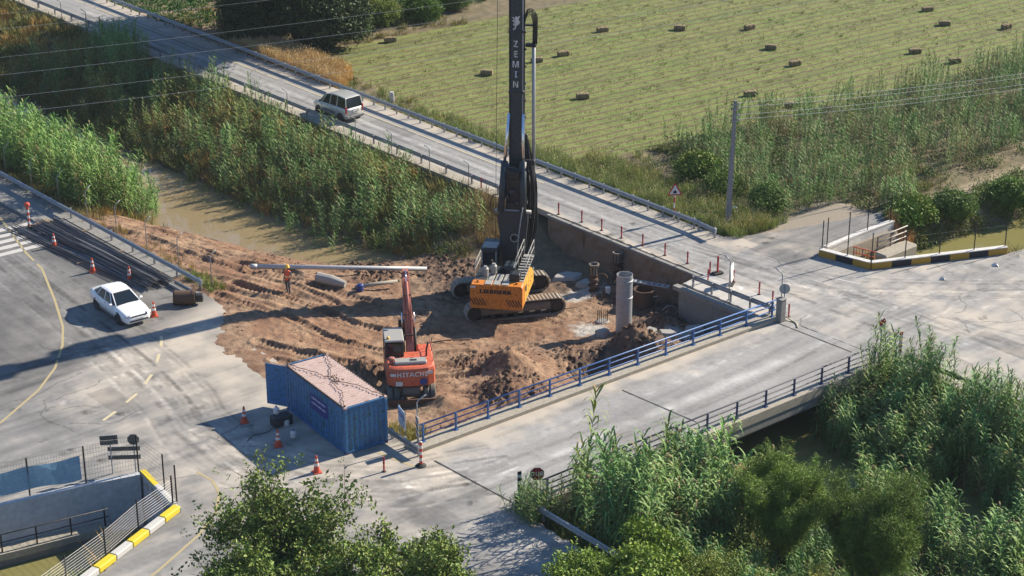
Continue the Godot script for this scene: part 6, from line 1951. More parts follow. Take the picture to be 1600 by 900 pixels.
func build_canal_left() -> void:
	# lower left side canal: walls, ledge, kerb, fence, banner
	var t := thing("canal_wall", "blue grey concrete wall of the lower left canal", "wall")
	part(t, "face", wall_strip([Vector2(5.75, -28.75), Vector2(5.05, -30.9), Vector2(4.05, -35.1), Vector2(-7.6, -80)], -3.6, 0.2, 0.3, 0.0, [0.24, 0.22, 0.2, 0.2]), M.concrete_blue)
	part(t, "end_face", wall_strip([Vector2(9.75, -29.25), Vector2(5.35, -28.55)], -3.6, 0.22, 0.25), M.concrete_blue)
	part(t, "far_face", wall_strip([Vector2(9.75, -29.25), Vector2(12.4, -35.2), Vector2(30.2, -80)], -3.6, -0.1, 0.25), M.concrete_grey)
	t = thing("canal_walkway", "narrow concrete walkway above the green water of the lower left canal", "walkway")
	part(t, "slab", slab([Vector2(4.9, -30.2), Vector2(5.9, -30.6), Vector2(5.0, -35.0), Vector2(-5.0, -75), Vector2(-6.6, -75), Vector2(3.75, -35.1), Vector2(4.7, -31.0)], -2.2, -1.85), M.concrete)
	part(t, "beam", slab([Vector2(5.1, -30.4), Vector2(5.7, -30.7), Vector2(4.8, -35.0), Vector2(-5.2, -75), Vector2(-5.8, -75), Vector2(4.3, -35.1)], -3.4, -2.21), M.concrete_grey)
	t = thing("walkway_railing", "black two-bar railing along the canal walkway", "railing", W(5.7, -30.6, -1.85))
	var o := t.position
	for k in 5: part(t, "post", box_mesh(Vector3(0.07, 0.95, 0.07), 0.01), M.black_metal, W(5.7 - k * 0.36, -30.8 - k * 1.62, -1.85 + 0.47) - o)
	for h in [0.5, 0.92]: part(t, "rail", tube_mesh([W(5.75, -30.6, -1.85 + h) - o, W(4.0, -38.4, -1.85 + h) - o], [0.03], 8), M.black_metal)
	# painted kerb
	t = thing("kerb_wall", "kerb of bright yellow and grey blocks beside the lower left canal", "wall", W(9.6, -29.1), 0.0, "painted kerb walls")
	o = t.position
	for k in 9:
		var a := Vector2(9.55, -29.05).lerp(Vector2(13.8, -39.3), k / 9.0)
		var e := Vector2(9.55, -29.05).lerp(Vector2(13.8, -39.3), (k + 1) / 9.0)
		var b := Bld.new()
		b.bar(W(a.x, a.y, 0.16) - o, W(e.x, e.y, 0.16) - o, 0.42, 0.32, 0.05)
		part(t, "painted_block", mesh_of(b), M.kerb_bright if k % 2 == 0 else M.kerb_white)
	var b0 := Bld.new()
	b0.bar(W(5.5, -28.45, 0.26) - o, W(7.2, -28.72, 0.26) - o, 0.28, 0.08, 0.01)
	part(t, "painted_block", mesh_of(b0), M.kerb_bright)
	b0 = Bld.new()
	b0.bar(W(7.2, -28.72, 0.26) - o, W(9.3, -29.05, 0.26) - o, 0.28, 0.08, 0.01)
	part(t, "painted_block", mesh_of(b0), M.kerb_white)
	# fence along wall top and end
	t = thing("mesh_fence", "wire mesh fence on black posts round the lower left canal", "fence", W(5.35, -28.5, 0.22), 0.0, "wire fences")
	o = t.position
	var P := [[-0.2, -49.5], [0.6, -46.4], [1.4, -43.2], [2.2, -40.0], [3.1, -36.8], [4.05, -33.7], [4.75, -31.1], [5.4, -28.6], [7.9, -28.7], [9.2, -28.85]]
	for e in P: part(t, "post", box_mesh(Vector3(0.07, 2.0, 0.07), 0.01), M.black_metal, W(e[0], e[1], 1.2) - o)
	for k in P.size() - 1:
		var a := W(P[k][0], P[k][1], 0.0) - o
		var e := W(P[k + 1][0], P[k + 1][1], 0.0) - o
		var q := Bld.new()
		for r in 9:
			var y := 0.42 + r * 0.22
			q.bar(a + Vector3(0, y, 0), e + Vector3(0, y, 0), 0.008, 0.008)
		var n := int(a.distance_to(e) / 0.13)
		for r in n:
			var c := a.lerp(e, (r + 0.5) / n)
			q.bar(c + Vector3(0, 0.4, 0), c + Vector3(0, 2.2, 0), 0.007, 0.007)
		part(t, "mesh_panel", mesh_of(q), M.mesh_wire)
	t = thing("strand_fence", "fence of many pale wire strands along the yellow kerb", "fence", W(9.3, -28.9, 0.3), 0.0, "wire fences")
	o = t.position
	for e in [[9.25, -29.1], [10.15, -31.5], [11.35, -33.9], [12.3, -36.4], [13.3, -38.9]]:
		part(t, "post", box_mesh(Vector3(0.07, 1.5, 0.07), 0.01), M.black_metal, W(e[0], e[1], 1.0) - o)
	for k in 9:
		var y := 0.42 + k * 0.14
		part(t, "strand", tube_mesh([W(9.25, -29.1, y) - o, W(10.15, -31.5, y) - o, W(11.35, -33.9, y) - o, W(13.3, -38.9, y) - o], [0.008], 5), M.wire_pale)
	# banner
	var b := Bld.new()
	var nx := 40
	var a0 := W(0.95, -45.0, 0)
	var a1 := W(4.68, -31.3, 0)
	var grid := []
	for i in nx + 1:
		var row := []
		for j in 7:
			var f := i / float(nx)
			var g := j / 6.0
			var p := a0.lerp(a1, f)
			var y := lerpf(0.55, 1.75, g) - 0.10 * sin(f * 9.0) * g * (1.0 - g) * 2.0 + 0.05 * sin(f * 25.0) * (1.0 - g)
			p += Vector3(0.05, 0, 0.11) + Vector3(0.03, 0, 0.06) * sin(f * 34.0 + g * 2.0)
			row.append(p + Vector3(0, y, 0))
		grid.append(row)
	for i in nx:
		for j in 6:
			b.quad(grid[i][j], grid[i + 1][j], grid[i + 1][j + 1], grid[i][j + 1])
	tag(solo("banner", mesh_of(b, false), M.banner), "faded blue cloth banner tied to the mesh fence", "banner")

# ------------------------------------------------------------------ loose things on the site
func build_site_things() -> void:
	# bundles of reinforcing bars
	var labels := ["dense bundle of dark rebar nearest the guardrail", "middle bundle of dark rebar piled highest", "loose spread of rebar nearest the zebra crossing and the sedan"]
	var bars := []
	for k in 5:
		var pts := []
		for s in 9: pts.append(Vector3((s - 4.0) * 1.55, 0.02 * sin(s * 1.3 + k * 2.0), 0.035 * sin(s * 0.9 + k)))
		bars.append(tube_mesh(pts, [0.017], 5, false))
	for n in 3:
		var c := W([-20.2, -20.4, -21.6][n], [-15.15, -16.05, -17.0][n], 0.02)
		var t := thing("rebar_bundle", labels[n], "rebar", c, atan2(-0.7536, 0.6574) + [0.01, 0.03, 0.07][n], "bundles of rebar")
		for k in [90, 120, 34][n]:
			var wd: float = [0.34, 0.42, 0.55][n]
			var hh: float = [0.42, 0.6, 0.12][n]
			var z := rng.randf_range(-wd, wd)
			var y := 0.03 + hh * sqrt(rng.randf()) * (1.0 - pow(absf(z) / wd, 2.0) * 0.8)
			var m: Material = M.rebar if rng.randf() > 0.35 else M.rebar_light
			part(t, "bar", bars[k % 5], m, Vector3(rng.randf_range(-0.7, 0.7), y, z), Vector3(rng.randf() * TAU, rng.randf_range(-0.018, 0.018) * (1.0 if n < 2 else 2.2), rng.randf_range(-0.006, 0.006)))
	for k in 3: tag(solo("timber_bearer", box_mesh(Vector3(0.12, 0.1, 3.2), 0.01), M.wood, W(-24.5 + k * 4.5, -15.9, 0.051)), ["timber bearer under the far end of the rebar bundles", "timber bearer under the middle of the rebar bundles", "timber bearer under the near end of the rebar bundles"][k], "timber", "timber bearers").rotation.y = atan2(-0.7536, 0.6574)
	var t := thing("timber_board", "pale timber board lying on the pavement behind the striped lamp post", "board", W(-27.1, -16.0, 0.15), -0.5)
	part(t, "sheet", box_mesh(Vector3(0.7, 0.04, 1.5), 0.008), M.wood, Vector3(0, 0.03, 0))
	part(t, "batten", box_mesh(Vector3(0.68, 0.05, 0.08), 0.008), M.wood, Vector3(0, 0.075, 0.5))
	# rusty casing lying at the end of the rebar
	t = thing("steel_casing", "short rusty steel casing lying on its side near the sedan", "pipe", Vector3(-18.9, 0.0, 2.35), 0.05, "steel casings")
	var b := Bld.new()
	b.lathe([[0.33, -0.62], [0.42, -0.62], [0.42, 0.62], [0.33, 0.62], [0.33, -0.62]], 24, Vector3(0, 0.42, 0), Basis(Vector3.FORWARD, PI / 2), false)
	part(t, "tube", mesh_of(b, false), M.rust)
	for s in [-0.5, 0.5]:
		b = Bld.new()
		b.lathe([[0.42, -0.04], [0.45, -0.04], [0.45, 0.04], [0.42, 0.04]], 24, Vector3(s, 0.42, 0), Basis(Vector3.FORWARD, PI / 2), false)
		part(t, "collar", mesh_of(b), M.rust)
	part(t, "end_box", box_mesh(Vector3(0.42, 0.42, 0.42), 0.03), M.dark_metal, Vector3(0.85, 0.4, 0))
	t = thing("steel_beam", "two grey steel beams lying behind the rusty casing", "beam", W(-12.2, -14.85, 0.05), atan2(-0.7536, 0.6574))
	for z in [-0.2, 0.2]: part(t, "channel", box_mesh(Vector3(2.6, 0.14, 0.12), 0.01), M.galv_dull, Vector3(0, 0.09, z))
	# white pipe and rubble on the bank
	t = thing("drain_pipe", "long white plastic pipe lying across the bank by the water", "pipe", Vector3.ZERO)
	part(t, "tube", tube_mesh([Vector3(-15.75, -0.55, -4.6), Vector3(-5.3, -1.42, -6.3)], [0.14], 14), M.pipe_white)
	part(t, "socket", tube_mesh([Vector3(-16.0, -0.53, -4.56), Vector3(-15.6, -0.565, -4.63)], [0.17], 14), M.pipe_white)
	t = thing("concrete_pile", "broken tapered concrete pile stub lying on the bank", "concrete", Vector3(-10.9, -1.0, -3.1), -0.35)
	part(t, "stub", tube_mesh([Vector3(-0.95, 0.22, 0), Vector3(0, 0.16, 0), Vector3(0.9, 0.02, 0)], [0.34, 0.33, 0.2], 11, false), M.stone)
	part(t, "broken_head", tube_mesh([Vector3(-1.05, 0.24, 0.02), Vector3(-0.93, 0.22, 0)], [0.24, 0.33], 9, false), M.concrete_grey)
	t = thing("timber_log", "pale timber log lying behind the excavator boom", "log", Vector3(-8.2, -1.18, -3.3), 0.35)
	part(t, "trunk", tube_mesh([Vector3(-1.3, 0.0, 0), Vector3(0, 0.05, 0.04), Vector3(1.3, 0.02, 0)], [0.13, 0.12, 0.11], 10), M.concrete)
	part(t, "cut_end", tube_mesh([Vector3(-1.36, 0, 0), Vector3(-1.3, 0, 0)], [0.10], 10), M.wood)
	t = thing("blue_drum", "small blue plastic drum on the dirt at the log end", "drum", Vector3(-9.15, -1.3, -2.6), 0.4)
	part(t, "barrel", lathe_mesh([[0.16, 0], [0.2, 0.04], [0.2, 0.2], [0.21, 0.22], [0.2, 0.24], [0.2, 0.4], [0.15, 0.44]], 16), M.sign_blue)
	part(t, "cap", lathe_mesh([[0.05, 0.44], [0.05, 0.48], [0.02, 0.49]], 10), M.black_rubber)
	# upright pile casing
	t = thing("pile_casing", "tall upright galvanised pile casing in the pit near the bridge", "pipe", Vector3(6.49, -2.3, 2.18), 0.0, "steel casings")
	b = Bld.new()
	b.lathe([[0.47, 0], [0.47, 1.2], [0.468, 1.21], [0.468, 1.24], [0.47, 1.25], [0.47, 2.6], [0.49, 2.62], [0.49, 2.74], [0.47, 2.76], [0.47, 4.1], [0.44, 4.1], [0.44, 0.1]], 32, Vector3.ZERO, Basis.IDENTITY, false)
	part(t, "tube", mesh_of(b, false), M.casing)
	b = Bld.new()
	b.lathe([[0.47, 3.66], [0.50, 3.68], [0.50, 3.78], [0.47, 3.8]], 32, Vector3.ZERO, Basis.IDENTITY, false)
	part(t, "collar", mesh_of(b, false), M.casing)
	for k in 9: part(t, "seam", tube_mesh([Vector3(cos(k * 0.4) * 0.473, 0.4 + k * 0.36, sin(k * 0.4) * 0.473), Vector3(cos(k * 0.4 + 0.4) * 0.473, 0.76 + k * 0.36, sin(k * 0.4 + 0.4) * 0.473)], [0.008], 5), M.galv)
	# two pump heads on the bored piles
	for e in [[5.0, -4.4, 1.0, "muddy stacked pump head standing in the pit, left one"], [6.55, -6.3, 1.08, "muddy stacked pump head behind the upright casing"]]:
		t = thing("pump_head", e[3], "pump", Vector3(e[0], -2.15, e[1]), 0.4, "muddy pump heads")
		b = Bld.new()
		b.lathe([[0.34, 0], [0.3, 0.15], [0.16, 0.2], [0.2, 0.32], [0.36, 0.4], [0.34, 0.5], [0.17, 0.56], [0.2, 0.7], [0.33, 0.78], [0.3, 0.9], [0.2, 0.96], [0.24, 1.1], [0.22, 1.18]], 18)
		part(t, "stacked_flanges", mesh_of(b), M.rust)
		b = Bld.new()
		b.lathe([[0.22, 1.18], [0.27, 1.24], [0.27, 1.75], [0.33, 1.77], [0.33, 1.86], [0.24, 1.86], [0.2, 1.6]], 18, Vector3.ZERO, Basis.IDENTITY, false)
		part(t, "motor", mesh_of(b), M.machine_dust)
		for k in 4: part(t, "fin", box_mesh(Vector3(0.05, 0.45, 0.62), 0.01), M.rust_dark, Vector3(0, 1.5, 0), Vector3(0, k * PI / 4, 0))
		hose(t, [Vector3(0.2, 1.0, 0), Vector3(0.7, 1.1, 0.1), Vector3(0.9, 0.5, 0.3), Vector3(1.2, 0.1, 0.5)], 0.05, M.rust)
	t = thing("steel_casing", "short brown casing standing behind the upright pile casing", "pipe", Vector3(7.95, -2.15, -2.3), 0.0, "steel casings")
	b = Bld.new()
	b.lathe([[0.6, 0], [0.6, 1.0], [0.64, 1.02], [0.64, 1.1], [0.56, 1.1], [0.56, 0.1]], 28, Vector3.ZERO, Basis.IDENTITY, false)
	part(t, "tube", mesh_of(b), M.rust)
	part(t, "tap", tube_mesh([Vector3(0.55, 0.7, 0.3), Vector3(0.8, 0.8, 0.4)], [0.05], 8), M.machine_light)
	t = thing("perforated_beam", "grey perforated steel walkway plank laid over the pit behind the casing", "beam", Vector3(8.1, -0.98, -3.0), -0.42)
	for z in [-0.16, 0.16]: part(t, "flange", box_mesh(Vector3(3.0, 0.10, 0.05), 0.01), M.galv, Vector3(0, 0.02, z))
	for k in 9: part(t, "rung", box_mesh(Vector3(0.12, 0.04, 0.29), 0.008), M.galv, Vector3(-1.4 + k * 0.35, 0.03, 0))
	t = thing("steel_hoop", "thin steel hoop leaning in the mud below the ledge wall", "hoop", Vector3(9.3, -1.9, 0.2), 0.2)
	var hp := []
	for k in 21: hp.append(Vector3(cos(TAU * k / 20) * 0.45, 0.45 + sin(TAU * k / 20) * 0.45, 0.1 * sin(TAU * k / 20)))
	part(t, "ring", tube_mesh(hp, [0.016], 6), M.galv)
	part(t, "weld_tag", box_mesh(Vector3(0.05, 0.08, 0.03), 0.005), M.rust, Vector3(0, 0.9, 0))
	t = thing("control_box", "small white box beside the left pump head", "box", Vector3(5.85, -2.1, -3.9), 0.3)
	part(t, "case", box_mesh(Vector3(0.28, 0.4, 0.22), 0.03), M.white, Vector3(0, 0.25, 0))
	part(t, "lid", box_mesh(Vector3(0.30, 0.04, 0.24), 0.01), M.white, Vector3(0, 0.47, 0))
	t = thing("pile_starter_bars", "cluster of short upright starter bars in the dirt left of the casing", "rebar", Vector3(5.35, -2.1, 0.35))
	t.position.y = pit_h(uv_of(t.position).x, uv_of(t.position).y, false) - 0.05
	for k in 14: part(t, "bar", tube_mesh([Vector3(cos(k * 0.45) * 0.3, 0, sin(k * 0.45) * 0.3), Vector3(cos(k * 0.45) * 0.31, 0.75 + 0.1 * sin(k * 2.0), sin(k * 0.45) * 0.31)], [0.016], 5), M.rust)
	part(t, "pile_head", lathe_mesh([[0.4, 0], [0.42, 0.05], [0.4, 0.14], [0.36, 0.16]], 18), M.stone)
	t = thing("wire_tangle", "tangle of pinkish cut wire on the rubble left of the rig cab", "wire", W(-5.2, 1.0, -1.9))
	t.position.y = pit_h(-5.2, 1.0, false)
	for k in 18:
		var a := rng.randf() * TAU
		var c := Vector3(rng.randf_range(-0.7, 0.7), 0, rng.randf_range(-0.4, 0.4))
		hose(t, [c, c + Vector3(cos(a) * 0.35, rng.randf_range(0.3, 0.8), sin(a) * 0.3), c + Vector3(cos(a) * 0.9, rng.randf_range(0.2, 0.6), sin(a) * 0.6), c + Vector3(cos(a) * 1.1, 0.0, sin(a) * 0.8)], 0.011, M.box_roof)
	for e in [[3.2, -1.2, 1.9, 0.5, "short steel bar dropped in front of the crawler"], [7.2, 0.6, 1.4, 1.1, "rusty steel bar beside the upright casing"], [-3.6, 4.0, 2.6, 0.2, "long rusty bar on the dirt between rig and excavator"], [8.6, 1.4, 1.7, -0.5, "bent rusty bar on the mound behind the railing"]]:
		t = thing("steel_bar", e[4], "bar", Vector3(e[0], 0, e[1]), e[3], "loose steel bars")
		t.position.y = pit_h(uv_of(t.position).x, uv_of(t.position).y, false) + 0.1
		part(t, "rod", tube_mesh([Vector3(-e[2] / 2, 0, 0), Vector3(0, 0.08, 0.03), Vector3(e[2] / 2, 0.02, 0)], [0.035], 7), M.rust)
		part(t, "coupler", tube_mesh([Vector3(-e[2] / 2, 0, 0), Vector3(-e[2] / 2 + 0.2, 0.012, 0.005)], [0.055], 8), M.rust_dark)
	# concrete slabs and chunks left of the old bed
	var n := 0
	for e in [[3.4, -6.4, 2.2, 0.3, 1.1, 0.35, "cracked concrete slab lying right of the crawler"], [4.6, -5.5, 1.5, 0.28, 0.9, 0.5, "smaller concrete slab in front of the left pump head"], [8.9, 3.6, 1.2, 0.5, 0.8, -0.4, "pale concrete chunk behind the blue railing"], [10.6, 2.1, 1.3, 0.6, 0.9, 0.3, "large white concrete chunk below the ledge wall"], [5.2, 2.6, 0.9, 0.4, 0.7, 0.9, "grey slurry lump left of the upright casing"], [1.4, 15.7, 0.9, 0.55, 0.6, -0.7, "muddy pale block behind the railing, left of two"], [2.2, 15.0, 0.8, 0.5, 0.6, -0.6, "muddy pale block behind the railing, right of two"], [7.9, 3.9, 0.8, 0.4, 0.7, 0.2, "small concrete chunk in the mud behind the railing"]]:
		t = thing("concrete_chunk", e[6], "concrete", Vector3(e[0], -0.85 if n in [5, 6] else -2.1, e[1]), e[5], "concrete chunks")
		var q := uv_of(t.position)
		t.position.y = pit_h(q.x, q.y, false) - 0.06
		b = Bld.new()
		var rr := []
		for ly in 3:
			var ring := []
			for k in 9:
				var a := TAU * k / 9.0
				var w := 1.0 + 0.22 * sin(k * 3.7 + n) + 0.1 * sin(k * 7.1 + ly)
				ring.append(Vector3(cos(a) * e[2] * 0.5 * w * (1.0 - 0.12 * ly), e[3] * [0.0, 0.75, 1.0][ly], sin(a) * e[4] * 0.5 * w * (1.0 - 0.12 * ly)))
			rr.append(ring)
		b.loft(rr, true)
		part(t, "lump", mesh_of(b), M.stone)
		for k in 2: part(t, "rebar_stub", tube_mesh([Vector3(e[2] * 0.3, e[3] * 0.6, k * 0.15), Vector3(e[2] * 0.72, e[3] * 0.8, k * 0.22)], [0.012], 5), M.rust)
		n += 1
	# things lying beside the container
	for e in [[-11.95, 17.35, "white water can beside the open container door, left"], [-11.45, 17.6, "white water can beside the open container door, right"], [-10.95, 18.9, "white bucket by the container side wall"]]:
		t = thing("plastic_can", e[2], "can", Vector3(e[0], 0.0 if e[0] > -11.5 else 0.55, e[1]), 0.3, "plastic cans by the container")
		part(t, "body", lathe_mesh([[0.13, 0], [0.16, 0.03], [0.16, 0.28], [0.06, 0.34], [0.05, 0.38]], 14), M.white)
		part(t, "cap", lathe_mesh([[0.05, 0.38], [0.05, 0.42], [0.02, 0.43]], 10), M.sign_blue)
	t = thing("generator", "dark generator on the ground by the open container door", "generator", Vector3(-11.7, 0.0, 17.5), 0.6)
	part(t, "case", box_mesh(Vector3(1.05, 0.5, 0.6), 0.05), M.machine_grey, Vector3(0, 0.3, 0))
	for x in [-0.5, 0.5]:
		for z in [-0.28, 0.28]: part(t, "foot", box_mesh(Vector3(0.06, 0.06, 0.06), 0.0), M.black_rubber, Vector3(x * 0.9, 0.03, z * 0.9))
	hose(t, [Vector3(-0.5, 0.2, 0.2), Vector3(-1.0, 0.03, 0.4), Vector3(-1.7, 0.03, 0.3), Vector3(-2.3, 0.03, 0.7)], 0.02)
	# hay bales
	var first: Node3D = null
	var bl := [[-10.2, -53.4, "hay bale nearest the left corner of the field"], [-2.0, -44.1, "hay bale just left of the mast"], [4.2, -49.3, "hay bale right of the hose tube beside the mast"], [2.0, -47.5, "hay bale half hidden behind the hose tube"], [7.7, -56.4, "hay bale in the back row right of the mast"], [14.3, -57.0, "second hay bale of the back row right of the mast"], [20.3, -57.2, "third hay bale of the back row right of the mast"], [5.4, -38.0, "hay bale nearest the road, right of the mast"], [18.3, -38.6, "hay bale directly above the utility pole"], [21.4, -51.2, "dark hay bale end-on in the middle of the field"], [22.8, -46.6, "hay bale a little below the dark end-on bale"], [21.1, -35.9, "hay bale touching the reed edge beside the utility pole"], [36.6, -62.9, "hay bale highest up in the right part of the field"], [37.2, -58.4, "hay bale just below the highest right bale"], [42.3, -57.4, "hay bale at the far right of the field"], [33.1, -50.0, "hay bale above the reed bed, left of a pair"], [35.8, -47.3, "hay bale above the reed bed, right of a pair"]]
	for k in bl.size():
		var turn: float = [0.25, -0.2, 0.5, 0.1, 0.35, -0.1, 0.6, 0.2][k % 8]
		if first == null:
			first = thing("hay_bale", bl[k][2], "hay bale", Vector3(bl[k][0], -0.55, bl[k][1]), turn, "hay bales on the mown field")
			b = Bld.new()
			var rings := []
			for x in 9:
				var ring := []
				for j in 12:
					var a := TAU * j / 12.0
					var rx := signf(cos(a)) * pow(absf(cos(a)), 0.35)
					var ry := signf(sin(a)) * pow(absf(sin(a)), 0.35)
					var w := 1.0 + 0.05 * sin(x * 5.0 + j * 3.0)
					if x == 0 or x == 8: w *= 0.9
					ring.append(Vector3(-0.48 + x * 0.12, 0.21 + ry * 0.21 * w, rx * 0.25 * w))
				rings.append(ring)
			b.loft(rings, true)
			part(first, "straw_block", mesh_of(b), M.bale)
			for x in [-0.25, 0.25]: part(first, "twine", box_mesh(Vector3(0.02, 0.445, 0.53), 0.01), M.rust_dark, Vector3(x, 0.21, 0))
		else: copy(first, Vector3(bl[k][0], -0.55, bl[k][1]), turn, bl[k][2])

# ------------------------------------------------------------------ plants
func reed_mesh(s: int, h: float, leaves: int, ll: float, droop: float, dry := 0.0, from := 0.12) -> ArrayMesh:
	var r := RandomNumberGenerator.new()
	r.seed = s
	var b := Bld.new()
	var lean := Vector3(r.randf_range(-0.12, 0.12), 0, r.randf_range(-0.12, 0.12))
	var spine := func(f: float) -> Vector3: return Vector3(0, h * f, 0) + lean * h * f * f
	b.tint = Color(0.16, 0.17, 0.07).lerp(Color(0.30, 0.23, 0.12), dry)
	b.tube([spine.call(0.0), spine.call(0.4), spine.call(0.75), spine.call(1.0)], [0.016, 0.013, 0.009, 0.003], 3, false)
	for k in leaves:
		var f := lerpf(from, 0.99, pow(k / float(leaves - 1), 0.85))
		var p: Vector3 = spine.call(f)
		var a := k * 2.6 + r.randf_range(-0.5, 0.5)
		var d := Vector3(cos(a), 0, sin(a))
		var l := ll * r.randf_range(0.7, 1.15) * (1.0 - 0.45 * pow(maxf(f - 0.6, 0.0) / 0.4, 2.0))
		var up := r.randf_range(0.75, 1.25) * (0.8 + f * 0.7)
		var dr := droop * r.randf_range(0.6, 1.4)
		var side := Vector3(-d.z, 0, d.x)
		var g := r.randf()
		var c := Color(0.10, 0.195, 0.05).lerp(Color(0.225, 0.325, 0.115), g)
		if r.randf() < dry + maxf(0.0, 0.28 - f) * 1.6: c = Color(0.30, 0.235, 0.12).lerp(Color(0.2, 0.16, 0.08), r.randf())
		var prev := []
		for q in 5:
			var t := q / 4.0
			var w: float = [0.016, 0.027, 0.024, 0.014, 0.0][q] * (ll / 0.6)
			var pos: Vector3 = p + d * l * t * (1.0 - 0.15 * t) + Vector3(0, l * (up * t - dr * t * t * 1.3), 0)
			var cur := [pos - side * w, pos + side * w]
			b.tint = c
			b.tint.a = 1.0
			if q: b.quad(prev[0], cur[0], cur[1], prev[1])
			prev = cur
	return mesh_of(b, false)

func plume(b: Bld, top: Vector3, r: RandomNumberGenerator) -> void:
	b.tint = Color(0.36, 0.31, 0.22)
	for k in 14:
		var a := r.randf() * TAU
		var d := Vector3(cos(a) * 0.1, 0.10, sin(a) * 0.1)
		var p := top + Vector3(0, r.randf() * 0.35 - 0.05, 0)
		b.tri(p, p + d + Vector3(0.02, 0, 0), p + d * 0.6 - Vector3(0.02, 0, 0.02))

func grass_mesh(s: int, n: int, h: float, spread: float, bend: float, c0: Color, c1: Color, w := 0.012, heads := false) -> ArrayMesh:
	var r := RandomNumberGenerator.new()
	r.seed = s
	var b := Bld.new()
	for k in n:
		var a := r.randf() * TAU
		var p := Vector3(cos(a), 0, sin(a)) * spread * sqrt(r.randf())
		var d := Vector3(cos(a + r.randf_range(-1, 1)), 0, sin(a + r.randf_range(-1, 1)))
		var hh := h * r.randf_range(0.55, 1.1)
		var e := r.randf_range(0.2, 1.0) * bend * hh
		var side := Vector3(-d.z, 0, d.x) * w
		var c := c0.lerp(c1, r.randf())
		b.tint = c
		var m := p + Vector3(0, hh * 0.55, 0) + d * e * 0.35
		var t := p + Vector3(0, hh, 0) + d * e
		b.quad(p - side, m - side * 0.9, m + side * 0.9, p + side)
		b.tint = c
		b.tri(m - side * 0.9, t, m + side * 0.9)
		if heads and r.randf() < 0.5:
			b.tint = Color(0.42, 0.35, 0.22)
			b.tri(t + Vector3(0, 0.1, 0), t - side * 2.0, t + side * 2.0)
	return mesh_of(b, false)

func leaf_cluster(s: int, n: int, rad: float, l: float, w: float, c0: Color, c1: Color) -> ArrayMesh:
	var r := RandomNumberGenerator.new()
	r.seed = s
	var b := Bld.new()
	for k in n:
		var p := Vector3(r.randfn(), r.randfn(), r.randfn()).normalized() * rad * pow(r.randf(), 0.5)
		var d := Vector3(r.randfn(), r.randfn() - 0.2, r.randfn()).normalized()
		var up := Vector3(r.randfn() * 0.5, 1.0, r.randfn() * 0.5).normalized()
		var side := d.cross(up).normalized() * w * 0.5
		var nr := side.cross(d).normalized() * w * 0.18
		var c := c0.lerp(c1, r.randf())
		b.tint = c
		var ll := l * r.randf_range(0.7, 1.2)
		var m := p + d * ll * 0.5
		b.quad(p, m + side + nr, p + d * ll, m)
		b.quad(p, m, p + d * ll, m - side + nr)
	return mesh_of(b, false)

func scatter(called: String, label: String, category: String, kinds: Array, m: Material, count: int, box: Array, ok: Callable, hf: Callable, smin: float, smax: float, tint: Callable) -> void:
	# kinds: meshes shared out between the copies; every kind becomes a part of one stuff object
	var o := Node3D.new()
	o.name = numbered(called)
	add_child(o)
	tag(o, label, category, "", "stuff")
	var ts := []
	var cs := []
	for k in kinds:
		ts.append([])
		cs.append([])
	for k in count:
		var u := rng.randf_range(box[0], box[1])
		var v := rng.randf_range(box[2], box[3])
		var f: float = ok.call(u, v)
		if rng.randf() > f: continue
		var s := rng.randf_range(smin, smax) * lerpf(0.5, 1.0, f)
		var i := rng.randi() % kinds.size()
		var tilt := rng.randfn() * (0.13 if m == M.reed else 0.06)
		var bs := Basis(Vector3(cos(tilt * 50.0), 0, sin(tilt * 50.0)), tilt) * Basis(Vector3.UP, rng.randf() * TAU).scaled(Vector3(s, s * rng.randf_range(0.8, 1.15), s))
		ts[i].append(Transform3D(bs, W(u, v, hf.call(u, v) - 0.03)))
		var c: Color = tint.call(u, v)
		var w := rng.randf_range(0.8, 1.2)
		cs[i].append(Color(c.r * w, c.g * w, c.b * w * rng.randf_range(0.9, 1.1)))
	for i in kinds.size():
		if ts[i].size(): many(o, "plants", kinds[i], m, ts[i], cs[i]).set_meta("kind", "stuff")

func limb(b: Bld, tips: Array, p: Vector3, d: Vector3, l: float, r: float, depth: int, rg: RandomNumberGenerator, spread: float, up: float, low := 2) -> void:
	var pts := [p]
	var q := p
	var dd := d
	for k in 3:
		dd = (dd + Vector3(rg.randfn(), rg.randfn() * 0.5 + up, rg.randfn()) * 0.16).normalized()
		q += dd * l / 3.0
		pts.append(q)
		if depth <= low: tips.append([q, dd, depth])
	b.tube(pts, [r, r * 0.86, r * 0.74, r * 0.6], 6 if depth > 2 else 4, false)
	if depth == 0:
		return
	var n := 3 if depth > 2 else 4
	for k in n:
		var a := TAU * (k + rg.randf() * 0.7) / n
		var s1 := dd.cross(Vector3(0.3, 0.9, 0.2)).normalized()
		var s2 := dd.cross(s1)
		var nd := (dd + (s1 * cos(a) + s2 * sin(a)) * spread * rg.randf_range(0.6, 1.2)).normalized()
		limb(b, tips, pts[3] if k else q, nd, l * rg.randf_range(0.48, 0.98), r * 0.55, depth - 1, rg, spread, up, low)
	limb(b, tips, pts[2], (dd + Vector3(rg.randfn(), 0.3, rg.randfn()) * spread).normalized(), l * 0.6, r * 0.4, depth - 1, rg, spread, up, low)

